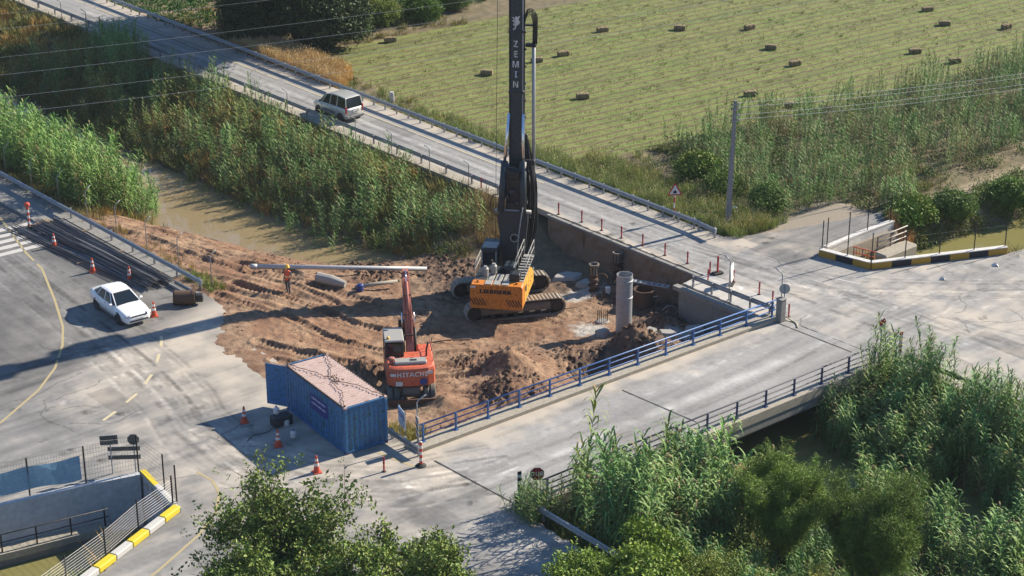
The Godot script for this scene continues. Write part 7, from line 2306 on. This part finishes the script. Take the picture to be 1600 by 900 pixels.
func tree(called: String, label: String, at: Vector3, hgt: float, s: int, spread: float, up: float, depth: int, leaf: Array, per: int, jit: float, col: Color, stems := 1, group := "") -> void:
	var t := thing(called, label, "tree" if hgt > 3.6 else "shrub", at, 0.0, group)
	var rg := RandomNumberGenerator.new()
	rg.seed = s
	var b := Bld.new()
	var tips := []
	for k in stems:
		var a := TAU * k / stems + rg.randf()
		var ln := 0.0 if stems == 1 else (0.14 if called == "feathery_tree" else 0.35)
		var d := Vector3(cos(a) * ln, 1.0, sin(a) * ln).normalized()
		limb(b, tips, Vector3(cos(a), 0, sin(a)) * (0.0 if stems == 1 else 0.15), d, hgt * 0.36, hgt * 0.021, depth, rg, spread, up, 4 if called == "feathery_tree" else 2)
	part(t, "trunk", mesh_of(b, true), M.bark)
	var ts := []
	var cs := []
	for q in tips:
		for k in per:
			var p: Vector3 = q[0] + Vector3(rg.randfn(), rg.randfn() * 0.8, rg.randfn()) * jit
			if p.y < hgt * 0.06: continue
			var sc := rg.randf_range(0.55, 1.45)
			ts.append(Transform3D(Basis.from_euler(Vector3(rg.randf_range(-0.6, 0.6), rg.randf() * TAU, rg.randf_range(-0.6, 0.6))).scaled(Vector3.ONE * sc), p))
			var w := rg.randf_range(0.72, 1.2)
			cs.append(Color(col.r * w * rg.randf_range(0.92, 1.12), col.g * w, col.b * w))
	many(t, "crown", leaf[s % leaf.size()], M.leaf, ts, cs).set_meta("kind", "stuff")

func build_plants() -> void:
	var one := func(_u: float, _v: float) -> Color: return Color(1, 1, 1)
	var reeds := []
	for k in 5: reeds.append(reed_mesh(100 + k, 4.6, 42, 0.92, 0.95, 0.05, 0.22))
	reeds.append(reed_mesh(108, 4.2, 26, 0.75, 1.2, 0.75, 0.2))
	reeds.append(reed_mesh(109, 3.0, 30, 0.9, 1.1, 0.0, 0.1))
	var dryreeds := []
	for k in 4: dryreeds.append(reed_mesh(120 + k, 3.0, 36, 0.58, 0.8, 0.2, 0.1))
	var lowreeds := []
	for k in 4: lowreeds.append(reed_mesh(140 + k, 2.9, 32, 0.66, 0.8, 0.1, 0.12))
	lowreeds.append(reed_mesh(148, 2.6, 22, 0.6, 1.1, 0.8, 0.1))
	lowreeds.append(reed_mesh(149, 2.0, 24, 0.8, 1.0, 0.0, 0.05))
	# --- reeds below the bridge
	var ok1 := func(u: float, v: float) -> float:
		if v < -16.0 + maxf(0.0, 24.0 - u) * 0.25 or v > 8.4: return 0.0
		if u < 28.0 and v > -6.8 and v < 2.4 - (u - 21.0) * 0.15: return 0.0   # open water under the bridge
		if Vector2((u - 31.5) * 0.75, v - 0.8).length() < 2.6: return 0.0
		if u > 27.0 and v < -3.5: return 0.35
		var n := nz.get_noise_2d(u * 3.0 + 40.0, v * 3.0)
		var f := clampf(0.75 + n * 1.6, 0.0, 1.0)
		return f * 1.6 if v < -6.5 and u < 27.0 else (minf(f, 0.75) if v > 2.0 else f)
	var t1 := func(u: float, v: float) -> Color:
		var n := nz.get_noise_2d(u * 2.0, v * 2.0 + 60.0)
		return Color(0.95 + n * 0.35, 1.0, 0.95 - n * 0.2)
	scatter("reed_bed", "tall green reed bed filling the canal below the bridge", "reeds", reeds, M.reed, 6600, [20.9, 42.0, -16.0, 8.4], ok1, low_h, 0.5, 1.0, t1)
	scatter("reed_bed", "small reed clump around the stop sign", "reeds", lowreeds, M.reed, 90, [19.5, 21.6, -17.6, -15.6], func(_u: float, _v: float) -> float: return 0.75, low_h, 0.5, 0.85, one)
	# --- left bank reeds above the works
	var ok2 := func(u: float, v: float) -> float:
		var e := -28.0 - maxf(0.0, v + 9.0) * 0.4
		if u > e or v > -5.6 + 0.8 * nz.get_noise_2d(u * 3.0, 1.0): return 0.0
		return clampf(0.8 + nz.get_noise_2d(u * 3.0, v * 3.0) * 1.5, 0.0, 1.0)
	scatter("reed_bed", "bright green reeds on the left canal bank beside the guardrail", "reeds", reeds, M.reed, 2300, [-66.0, -27.5, -12.6, -5.4], ok2, func(u: float, v: float) -> float: return pit_base(u, v), 0.5, 1.05, func(u: float, v: float) -> Color: return Color(0.98 + 0.2 * nz.get_noise_2d(u * 2.0, v), 1.08, 0.85))
	# --- far bank
	var ok3 := func(u: float, v: float) -> float:
		var top := 8.0 - 1.2 * smoothstep(-30.0, -14.0, u)
		if u > -10.0 + minf(0.0, v - 6.0) * 0.8 or v > top: return 0.0
		var n := nz.get_noise_2d(u * 2.5 + 11.0, v * 2.5)
		return clampf(0.5 + n * 2.2 + smoothstep(-38.0, -28.0, u) * 0.2 - smoothstep(5.0, 8.0, v) * 0.25, 0.0, 1.0) * clampf(0.3 + (v + 1.4) * 0.2, 0.0, 1.0)
	var th := func(u: float, v: float) -> Color:
		var n := nz.get_noise_2d(u * 1.4 + 5.0, v * 1.4)
		return Color(0.85, 0.92, 0.85).lerp(Color(1.25, 0.85, 0.65), clampf(n * 1.6 - 0.1 + smoothstep(-34.0, -44.0, u) * 0.35, 0.0, 1.0))
	scatter("reed_bed", "dark green reeds on the canal bank below the far road", "reeds", lowreeds, M.reed, 3200, [-62.0, -9.5, -1.4, 8.2], ok3, func(u: float, v: float) -> float: return pit_base(u, v), 0.35, 1.15, th)
	scatter("reed_bed", "pale reed clump at the edge of the shaded road", "reeds", lowreeds, M.reed, 110, [-58.5, -53.5, 5.6, 8.6], func(_u: float, _v: float) -> float: return 0.95, up_h, 0.85, 1.1, func(_u: float, _v: float) -> Color: return Color(1.15, 1.25, 1.2))
	# --- reed bed right of the field
	var ok4 := func(u: float, v: float) -> float:
		if field_mask(u, v) > 0.4: return 0.0
		if v < 21.5 - minf(0.0, u + 4.0) * 0.5: return 0.0
		if u > 3.6 + minf(0.0, v - 27.0) * 0.2: return 0.0
		return clampf(0.62 + nz.get_noise_2d(u * 2.6 + 70.0, v * 2.6) * 2.2, 0.0, 1.0)
	var t4 := func(u: float, v: float) -> Color:
		var n := nz.get_noise_2d(u * 1.5 + 33.0, v * 1.5)
		return Color(0.92, 0.98, 0.95).lerp(Color(1.2, 0.95, 0.75), clampf(n * 1.8 - 0.1, 0.0, 1.0)).lerp(Color(0.6, 0.9, 0.5), clampf(-n * 2.2, 0.0, 1.0))
	scatter("reed_bed", "grey green reed bed between the field and the cart track", "reeds", dryreeds, M.reed, 11000, [-22.0, 5.0, 20.0, 80.0], ok4, land_h, 0.4, 0.9, t4)
	scatter("reed_bed", "pale reed clump beside the dark fence posts of the right canal", "reeds", lowreeds, M.reed, 60, [4.9, 6.6, 27.6, 29.4], func(_u: float, _v: float) -> float: return 0.9, land_h, 0.6, 0.85, func(_u: float, _v: float) -> Color: return Color(1.2, 1.25, 1.2))
	# --- grasses
	var gg := []
	var gd := []
	var gw := []
	for k in 3:
		gg.append(grass_mesh(200 + k, 26, 1.15, 0.28, 0.35, Color(0.15, 0.225, 0.06), Color(0.28, 0.335, 0.12), 0.014, true))
		gd.append(grass_mesh(210 + k, 30, 0.95, 0.26, 0.3, Color(0.40, 0.27, 0.11), Color(0.52, 0.37, 0.17), 0.011, true))
		gw.append(grass_mesh(220 + k, 22, 0.55, 0.3, 0.7, Color(0.16, 0.18, 0.06), Color(0.36, 0.30, 0.145), 0.014))
	scatter("tall_grass", "tall green grass between the guardrail and the mown field", "grass", gg, M.grass, 5200, [-36.0, 3.4, 15.6, 20.8], func(u: float, v: float) -> float:
		var f := 1.0 - field_mask(u, v)
		if u < -29.0: f *= clampf((u + 37.0) / 8.0, 0.0, 1.0)
		var dens := 0.35 + 0.65 * smoothstep(-34.0, -14.0, u)
		return f * dens * clampf(0.8 + nz.get_noise_2d(u * 4.0, v * 4.0), 0.0, 1.0) * smoothstep(22.0, 19.5, v), land_h, 0.65, 1.15, func(u: float, v: float) -> Color:
		var n := nz.get_noise_2d(u * 2.0 + 9.0, v * 2.0)
		return Color(0.95, 1.0, 0.9).lerp(Color(1.4, 1.15, 0.9), clampf(n * 1.2 - 0.1 + smoothstep(-0.5, 2.5, u) * 0.3, 0.0, 1.0)))
	scatter("dry_grass", "golden dry grass beside the far guardrail", "grass", gd, M.grass, 3600, [-55.0, -38.0, 15.5, 20.2], func(u: float, v: float) -> float: return smoothstep(-55.0, -51.0, u) * smoothstep(-38.1, -39.8, u + maxf(0.0, v - 16.5)) * smoothstep(20.5, 18.6, v), land_h, 0.8, 1.3, func(_u: float, _v: float) -> Color: return Color(1.2, 1.12, 1.0))
	scatter("weeds", "mixed weeds and dry grass along field and road edges", "weeds", gw, M.grass, 9000, [-66.0, 12.0, 15.5, 36.0], func(u: float, v: float) -> float: return (1.0 - field_mask(u, v)) * clampf(0.4 + nz.get_noise_2d(u * 3.0, v * 3.0) * 1.5, 0.0, 1.0) * (0.0 if (u > 2.2 and v < 26.5 and u < 9.2) or (u > 8.5 and v < 26.5) else 1.0) * (0.0 if absf(u - 6.5) < 0.6 and v > 25.0 else 1.0) * (1.0 - side_canal(u, v)), land_h, 0.6, 1.3, func(u: float, v: float) -> Color: return Color(1.0, 0.95, 0.8).lerp(Color(0.7, 0.95, 0.6), clampf(nz.get_noise_2d(u, v) * 2.0 + 0.3, 0.0, 1.0)))
	scatter("weeds", "brown and green weeds on the shaded canal banks", "weeds", gw, M.grass, 11000, [-90.0, -8.5, -13.4, 8.9], func(u: float, v: float) -> float: return (1.0 - soil_at(u, v)) * (1.0 if pit_base(u, v) > -2.45 else 0.0), func(u: float, v: float) -> float: return pit_base(u, v), 0.7, 1.7, func(u: float, v: float) -> Color: return Color(0.7, 0.75, 0.55).lerp(Color(1.35, 0.95, 0.7), clampf(nz.get_noise_2d(u * 2.0 + 3.0, v * 2.0) * 1.8 + 0.25 * smoothstep(-40.0, -50.0, u) + 0.1, 0.0, 1.0)))
	scatter("dry_grass", "straw coloured grass on the bank left of the mast", "grass", gd, M.grass, 420, [-15.5, -8.8, 5.4, 8.9], func(u: float, v: float) -> float: return smoothstep(-15.5, -12.5, u), func(u: float, v: float) -> float: return pit_base(u, v), 0.7, 1.2, func(_u: float, _v: float) -> Color: return Color(0.9, 0.9, 0.9))
	scatter("weeds", "low weeds under the reeds below the bridge", "weeds", gw, M.grass, 5200, [20.5, 44.0, -17.0, 9.0], func(u: float, v: float) -> float: return 1.0 if low_h(u, v) > -2.6 else 0.15, low_h, 0.8, 1.8, func(_u: float, _v: float) -> Color: return Color(0.65, 0.85, 0.55))
	scatter("dry_grass", "dry grass by the left guardrail and its bank", "grass", gd, M.grass, 380, [-34.0, -11.0, -13.6, -12.2], func(u: float, v: float) -> float: return 0.35 + nz.get_noise_2d(u * 5.0, v * 5.0), func(u: float, v: float) -> float: return pit_base(u, v), 0.4, 0.8, func(_u: float, _v: float) -> Color: return Color(0.8, 0.85, 0.8))
	scatter("weeds", "green weeds growing by the left guardrail end", "weeds", gw, M.grass, 60, [-14.2, -11.2, -13.6, -12.6], func(_u: float, _v: float) -> float: return 0.8, func(u: float, v: float) -> float: return pit_base(u, v), 0.7, 1.2, func(_u: float, _v: float) -> Color: return Color(0.7, 1.05, 0.5))
	scatter("weeds", "weeds in the corner between container and bridge railing", "weeds", gw, M.grass, 130, [9.4, 12.3, -16.7, -15.2], func(_u: float, _v: float) -> float: return 0.8, func(u: float, v: float) -> float: return pit_h(u, v, false), 0.5, 1.2, func(_u: float, _v: float) -> Color: return Color(1.2, 1.1, 0.8))
	scatter("weeds", "weeds and dry stalks inside the lower left canal", "weeds", gw, M.grass, 420, [8.2, 13.0, -38.0, -30.0], func(u: float, v: float) -> float: return 1.0 if u < 9.6 - (v + 29.3) * 0.44 and u > 8.0 - (v + 31.0) * 0.42 else 0.0, func(_u: float, _v: float) -> float: return -3.0, 1.6, 3.6, func(_u: float, v: float) -> Color: return Color(1.2, 0.85, 0.6) if v > -33.0 else Color(0.7, 0.95, 0.5))
	var st := grass_mesh(230, 7, 0.16, 0.14, 0.4, Color(0.10, 0.135, 0.027), Color(0.21, 0.195, 0.065), 0.012)
	scatter("stubble", "short mown stubble on the field", "stubble", [st], M.grass, 60000, [-62.0, 10.0, 17.5, 82.0], func(u: float, v: float) -> float: return field_mask(u, v) * clampf(0.6 + nz.get_noise_2d(u * 4.0, v * 4.0), 0.1, 1.0) * (1.0 if sin((W(u, v).x * 0.5736 + W(u, v).z * 0.8192) * TAU / 1.05) > -0.1 else 0.12), land_h, 0.6, 1.3, func(u: float, v: float) -> Color: return Color(0.85, 1.0, 0.75).lerp(Color(1.15, 1.0, 0.9), clampf(nz.get_noise_2d(u * 3.0 + 5.0, v * 3.0) + 0.5, 0.0, 1.0)))
	var crop := leaf_cluster(300, 40, 0.4, 0.16, 0.12, Color(0.05, 0.13, 0.03), Color(0.10, 0.20, 0.045))
	scatter("crop_rows", "bright green leafy crop beyond the far road", "crop", [crop], M.leaf, 9000, [-96.0, -51.5, 15.6, 62.0], func(u: float, v: float) -> float:
		var p := W(u, v)
		if p.z > -57.8 - maxf(0.0, p.x + 19.0) * 0.35: return 0.0
		return 1.0 if p.x < -2.0 and field_mask(u, v) < 0.3 else 0.0, land_h, 0.8, 1.4, func(_u: float, _v: float) -> Color: return Color(1, 1, 1))
	scatter("dry_grass", "dry straw grass on the right canal bank beyond the striped wall", "grass", gd, M.grass, 420, [15.0, 21.0, 26.5, 36.0], func(u: float, v: float) -> float: return 1.0 if absf(u - 15.9 - (v - 26.5) * 0.47) < 0.8 else 0.0, func(u: float, v: float) -> float: return maxf(land_h(u, v), -1.0), 0.8, 1.5, func(_u: float, _v: float) -> Color: return Color(0.75, 0.85, 0.8))
	scatter("dry_grass", "orange dry grass at the end of the white canal wall", "grass", gd, M.grass, 70, [7.9, 9.0, 24.9, 26.2], func(_u: float, _v: float) -> float: return 1.0, land_h, 0.7, 1.1, func(_u: float, _v: float) -> Color: return Color(1.1, 0.85, 0.7))
	# --- leafy undergrowth between the reeds
	var ug := [leaf_cluster(350, 40, 0.5, 0.2, 0.09, Color(0.07, 0.12, 0.03), Color(0.17, 0.22, 0.06)), leaf_cluster(351, 40, 0.45, 0.26, 0.05, Color(0.09, 0.13, 0.04), Color(0.22, 0.24, 0.09))]
	scatter("undergrowth", "leafy undergrowth among the reeds on the bank below the far road", "undergrowth", ug, M.leaf, 2600, [-80.0, -9.0, -1.2, 8.6], func(u: float, v: float) -> float: return clampf(0.25 - nz.get_noise_2d(u * 2.5 + 11.0, v * 2.5) * 2.2, 0.0, 1.0) * (1.0 - soil_at(u, v)), func(u: float, v: float) -> float: return pit_base(u, v) + 0.35, 0.5, 1.5, th)
	scatter("undergrowth", "leafy undergrowth at the foot of the reed bed right of the field", "undergrowth", ug, M.leaf, 5600, [-20.0, 5.2, 20.5, 76.0], func(u: float, v: float) -> float: return clampf(0.3 - nz.get_noise_2d(u * 2.6 + 70.0, v * 2.6) * 1.6, 0.0, 1.0) * (1.0 - field_mask(u, v)) * (0.0 if u > 2.0 and v < 26.0 else 1.0) * smoothstep(20.5, 22.5, v), func(u: float, v: float) -> float: return land_h(u, v) + 0.35, 0.6, 1.6, t4)
	scatter("undergrowth", "low green growth on both banks of the right canal", "undergrowth", ug, M.leaf, 3400, [6.9, 17.0, 25.4, 48.0], func(u: float, v: float) -> float: return 0.0 if side_canal(u, v) > 0.6 or (u > 15.2 + (v - 26.0) * 0.5) else clampf(0.7 + nz.get_noise_2d(u * 5.0, v * 5.0), 0.0, 1.0), func(u: float, v: float) -> float: return land_h(u, v) + 0.25, 0.5, 1.3, func(u: float, v: float) -> Color: return Color(1.0, 1.05, 0.8).lerp(Color(1.4, 1.1, 0.8), clampf(nz.get_noise_2d(u * 4.0, v * 4.0) * 2.0, 0.0, 1.0)))
	scatter("undergrowth", "dark leafy undergrowth below the bridge reeds", "undergrowth", ug, M.leaf, 1500, [21.0, 42.0, -16.0, 8.6], func(u: float, v: float) -> float: return 0.0 if u < 27.0 and v > -6.5 and v < 2.0 else 0.7, func(u: float, v: float) -> float: return low_h(u, v) + 0.4, 0.7, 1.8, one)
	# --- trees and shrubs
	var broad := []
	var dark := []
	var oliv := []
	var feath := []
	for k in 3:
		broad.append(leaf_cluster(310 + k, 11, 0.22, 0.16, 0.095, Color(0.11, 0.175, 0.035), Color(0.22, 0.28, 0.075)))
		dark.append(leaf_cluster(320 + k, 12, 0.42, 0.22, 0.13, Color(0.035, 0.06, 0.025), Color(0.075, 0.105, 0.05)))
		oliv.append(leaf_cluster(330 + k, 16, 0.24, 0.14, 0.05, Color(0.10, 0.155, 0.035), Color(0.21, 0.26, 0.075)))
		feath.append(leaf_cluster(340 + k, 30, 0.2, 0.15, 0.024, Color(0.12, 0.15, 0.03), Color(0.32, 0.34, 0.08)))
	tree("broadleaf_tree", "large leafy tree in the left foreground", Vector3(-9.8, -0.1, 38.6), 6.5, 41, 0.8, 0.15, 4, broad, 1, 0.26, Color(1, 1, 1), 3, "foreground trees")
	tree("broadleaf_tree", "slender sparse tree beside the large foreground tree", Vector3(-4.0, -0.1, 38.3), 5.4, 52, 0.62, 0.3, 3, broad, 2, 0.10, Color(1.05, 1.05, 0.95), 3, "foreground trees")
	tree("broadleaf_tree", "leafy shrub at the bottom edge below the stop sign", Vector3(3.0, -0.1, 35.8), 2.9, 63, 0.8, 0.2, 3, broad, 3, 0.25, Color(1.1, 1.15, 0.8), 3, "foreground trees")
	tree("broadleaf_tree", "yellow green leafy tree at the bottom edge in front of the reeds", Vector3(5.9, -1.6, 34.0), 4.4, 64, 0.6, 0.3, 4, broad, 2, 0.2, Color(1.15, 1.2, 0.75), 2, "foreground trees")
	tree("broadleaf_tree", "olive leafy bush at the bottom edge right of the yellow green tree", Vector3(9.2, -1.8, 34.2), 4.0, 65, 0.7, 0.25, 3, oliv, 4, 0.22, Color(1.15, 1.1, 0.75), 3, "foreground trees")
	tree("feathery_tree", "feathery yellow green tamarisk below the bridge opening", Vector3(12.4, -2.3, 28.0), 5.3, 71, 0.28, 0.7, 3, feath, 3, 0.2, Color(0.72, 1.0, 0.75), 6, "feathery tamarisks")
	tree("feathery_tree", "feathery tamarisk in the middle of the lower right thicket", Vector3(15.6, -2.3, 31.6), 5.6, 72, 0.28, 0.7, 3, feath, 3, 0.2, Color(0.62, 0.88, 0.7), 6, "feathery tamarisks")
	tree("feathery_tree", "small feathery tamarisk at the bottom edge", Vector3(12.6, -2.0, 35.4), 3.2, 73, 0.3, 0.6, 3, feath, 4, 0.26, Color(1.05, 1.0, 0.7), 4, "feathery tamarisks")
	tree("roadside_tree", "big dark tree shading the far road", W(-52.5, 22.0, -0.4), 14.5, 81, 0.8, 0.05, 4, dark, 5, 0.75, Color(1, 1, 1), 2, "far trees")
	tree("roadside_tree", "dark tree behind the big roadside tree", W(-58.5, 25.5, -0.4), 11.0, 82, 0.8, 0.05, 4, dark, 4, 0.7, Color(0.9, 1.0, 0.9), 2, "far trees")
	for e in [[-50.5, 21.2, 5.0, "dark leafy shrub under the right side of the big roadside tree"], [-54.5, 19.6, 4.2, "dark leafy shrub by the road under the big tree"], [-49.6, 23.6, 4.2, "dark silvery shrub at the field corner beside the big tree"]]:
		tree("roadside_shrub", e[3], W(e[0], e[1], -0.4), e[2], int(e[2] * 10.0), 0.8, 0.05, 3, dark, 7, 0.5, Color(1.1, 1.1, 1.05), 4, "far trees")
	var sb := [[-51.0, 26.5, 2.2, "low grey green bush at the left end of the field"], [-51.5, 30.0, 2.6, "rounded green bush beyond the left field corner"], [-51.0, 34.0, 2.4, "green bush at the far field edge left of the mast"], [-51.5, 38.0, 2.8, "dark bush at the far field edge nearest the mast"], [7.6, 28.2, 1.4, "green bush on the right canal bank behind the posts"], [8.6, 30.6, 1.7, "wide green bush on the bank above the right canal"], [9.6, 35.6, 2.0, "leaning bush over the right canal near the right edge"], [11.8, 38.6, 3.8, "yellow green tree at the right edge"], [7.9, 26.4, 1.0, "small bush at the end of the white canal wall"], [-3.2, 21.6, 2.2, "dark shrub left of the utility pole at the reed edge"], [-6.2, 22.6, 2.2, "leafy shrub at the left tip of the reed bed"], [0.5, 21.8, 2.0, "shrub at the foot of the reeds behind the pole"]]
	var n := 0
	for e in sb:
		tree("bush", e[3], W(e[0], e[1], land_h(e[0], e[1])), e[2] * 0.72, 90 + n, 0.9, 0.1, 3, oliv if n % 2 else broad, 3, 0.3, [Color(0.85, 1.0, 0.75), Color(1.1, 1.1, 0.8), Color(0.75, 0.95, 0.7)][n % 3], 4, "bushes")
		n += 1
	# --- clods and stones
	var clods := []
	for k in 4:
		var r := RandomNumberGenerator.new()
		r.seed = 400 + k
		var b := Bld.new()
		var rings := []
		for y in 4:
			var ring := []
			for j in 7:
				var a := TAU * j / 7.0
				var w: float = [0.55, 1.0, 0.85, 0.25][y] * r.randf_range(0.75, 1.2)
				ring.append(Vector3(cos(a) * w, [-0.5, -0.1, 0.4, 0.7][y] * r.randf_range(0.8, 1.2), sin(a) * w))
			rings.append(ring)
		b.loft(rings, true)
		clods.append(mesh_of(b))
	var o := Node3D.new()
	o.name = "soil_clods"
	add_child(o)
	tag(o, "loose clods and stones strewn over the dug soil", "clods", "", "stuff")
	var ts := [[], [], [], []]
	var cs := [[], [], [], []]
	for k in 22000:
		var u := rng.randf_range(-26.0, 13.0)
		var v := rng.randf_range(-16.0, 9.6)
		var f := fresh(u, v)
		if soil_at(u, v) < 0.5 or rng.randf() > 0.16 + 0.8 * f: continue
		var h := pit_h(u, v)
		if h < -2.4 and u < -8.0: continue
		if v < -15.4 and rng.randf() < 0.8: continue
		var s := 0.025 + 0.15 * pow(rng.randf(), 3.5) * (0.35 + 0.65 * f)
		var i := k % 4
		ts[i].append(Transform3D(Basis.from_euler(Vector3(rng.randf() * 6.0, rng.randf() * 6.0, rng.randf() * 6.0)).scaled(Vector3(s, s * 0.7, s * 1.1)), W(u, v, h + s * 0.2)))
		var c := pit_colour(u, v, h, 1.0)
		var w := rng.randf_range(0.65, 1.25)
		cs[i].append(Color(c.r * w, c.g * w, c.b * w))
	for i in 4: many(o, "clods", clods[i], M.clod, ts[i], cs[i]).set_meta("kind", "stuff")

func _ready() -> void:
	rng.seed = 7
	nz.seed = 5
	nz.frequency = 0.12
	nz.noise_type = FastNoiseLite.TYPE_SIMPLEX_SMOOTH
	nz.fractal_octaves = 4
	nz2.seed = 8
	nz2.frequency = 0.06
	nz2.noise_type = FastNoiseLite.TYPE_SIMPLEX_SMOOTH
	nz2.fractal_octaves = 2
	var cam := Camera3D.new()
	cam.name = "camera"
	cam.fov = 16.52
	cam.near = 1.0
	cam.far = 4000.0
	cam.position = Vector3(0, 46.2, 107.275)
	cam.rotation_degrees = Vector3(-23.3, 0, 0)
	add_child(cam)
	cam.current = true
	var we := WorldEnvironment.new()
	we.name = "air"
	var env := Environment.new()
	env.background_mode = Environment.BG_SKY
	var sk := ProceduralSkyMaterial.new()
	sk.sky_top_color = Color(0.27, 0.40, 0.58)
	sk.sky_horizon_color = Color(0.62, 0.68, 0.73)
	sk.sky_curve = 0.16
	sk.ground_bottom_color = Color(0.30, 0.28, 0.22)
	sk.ground_horizon_color = Color(0.62, 0.66, 0.68)
	sk.sun_angle_max = 12.0
	var sky := Sky.new()
	sky.sky_material = sk
	env.sky = sky
	env.background_energy_multiplier = 0.85
	env.tonemap_mode = Environment.TONE_MAPPER_LINEAR
	env.tonemap_exposure = 2.08
	env.sdfgi_enabled = true
	env.ssao_enabled = true
	env.ssil_enabled = true
	env.fog_enabled = true
	env.fog_density = 0.00012
	env.fog_light_color = Color(0.80, 0.84, 0.88)
	we.environment = env
	add_child(we)
	var sun := DirectionalLight3D.new()
	sun.name = "sun"
	sun.light_energy = 1.5
	sun.light_color = Color(1.0, 0.955, 0.88)
	sun.light_angular_distance = 0.5
	sun.shadow_enabled = true
	add_child(sun)
	var el := deg_to_rad(31.5)
	var az := deg_to_rad(32.0)
	sun.look_at_from_position(Vector3.ZERO, Vector3(-cos(az) * cos(el), -sin(el), sin(az) * cos(el)))
	make_materials()
	build_land()
	build_walls_and_bridge()
	build_rig()
	build_excavator()
	build_container()
	build_cars()
	build_worker()
	build_rails_and_fences()
	build_markers()
	build_signs()
	build_poles()
	build_canal_right()
	build_canal_left()
	build_site_things()
	build_plants()
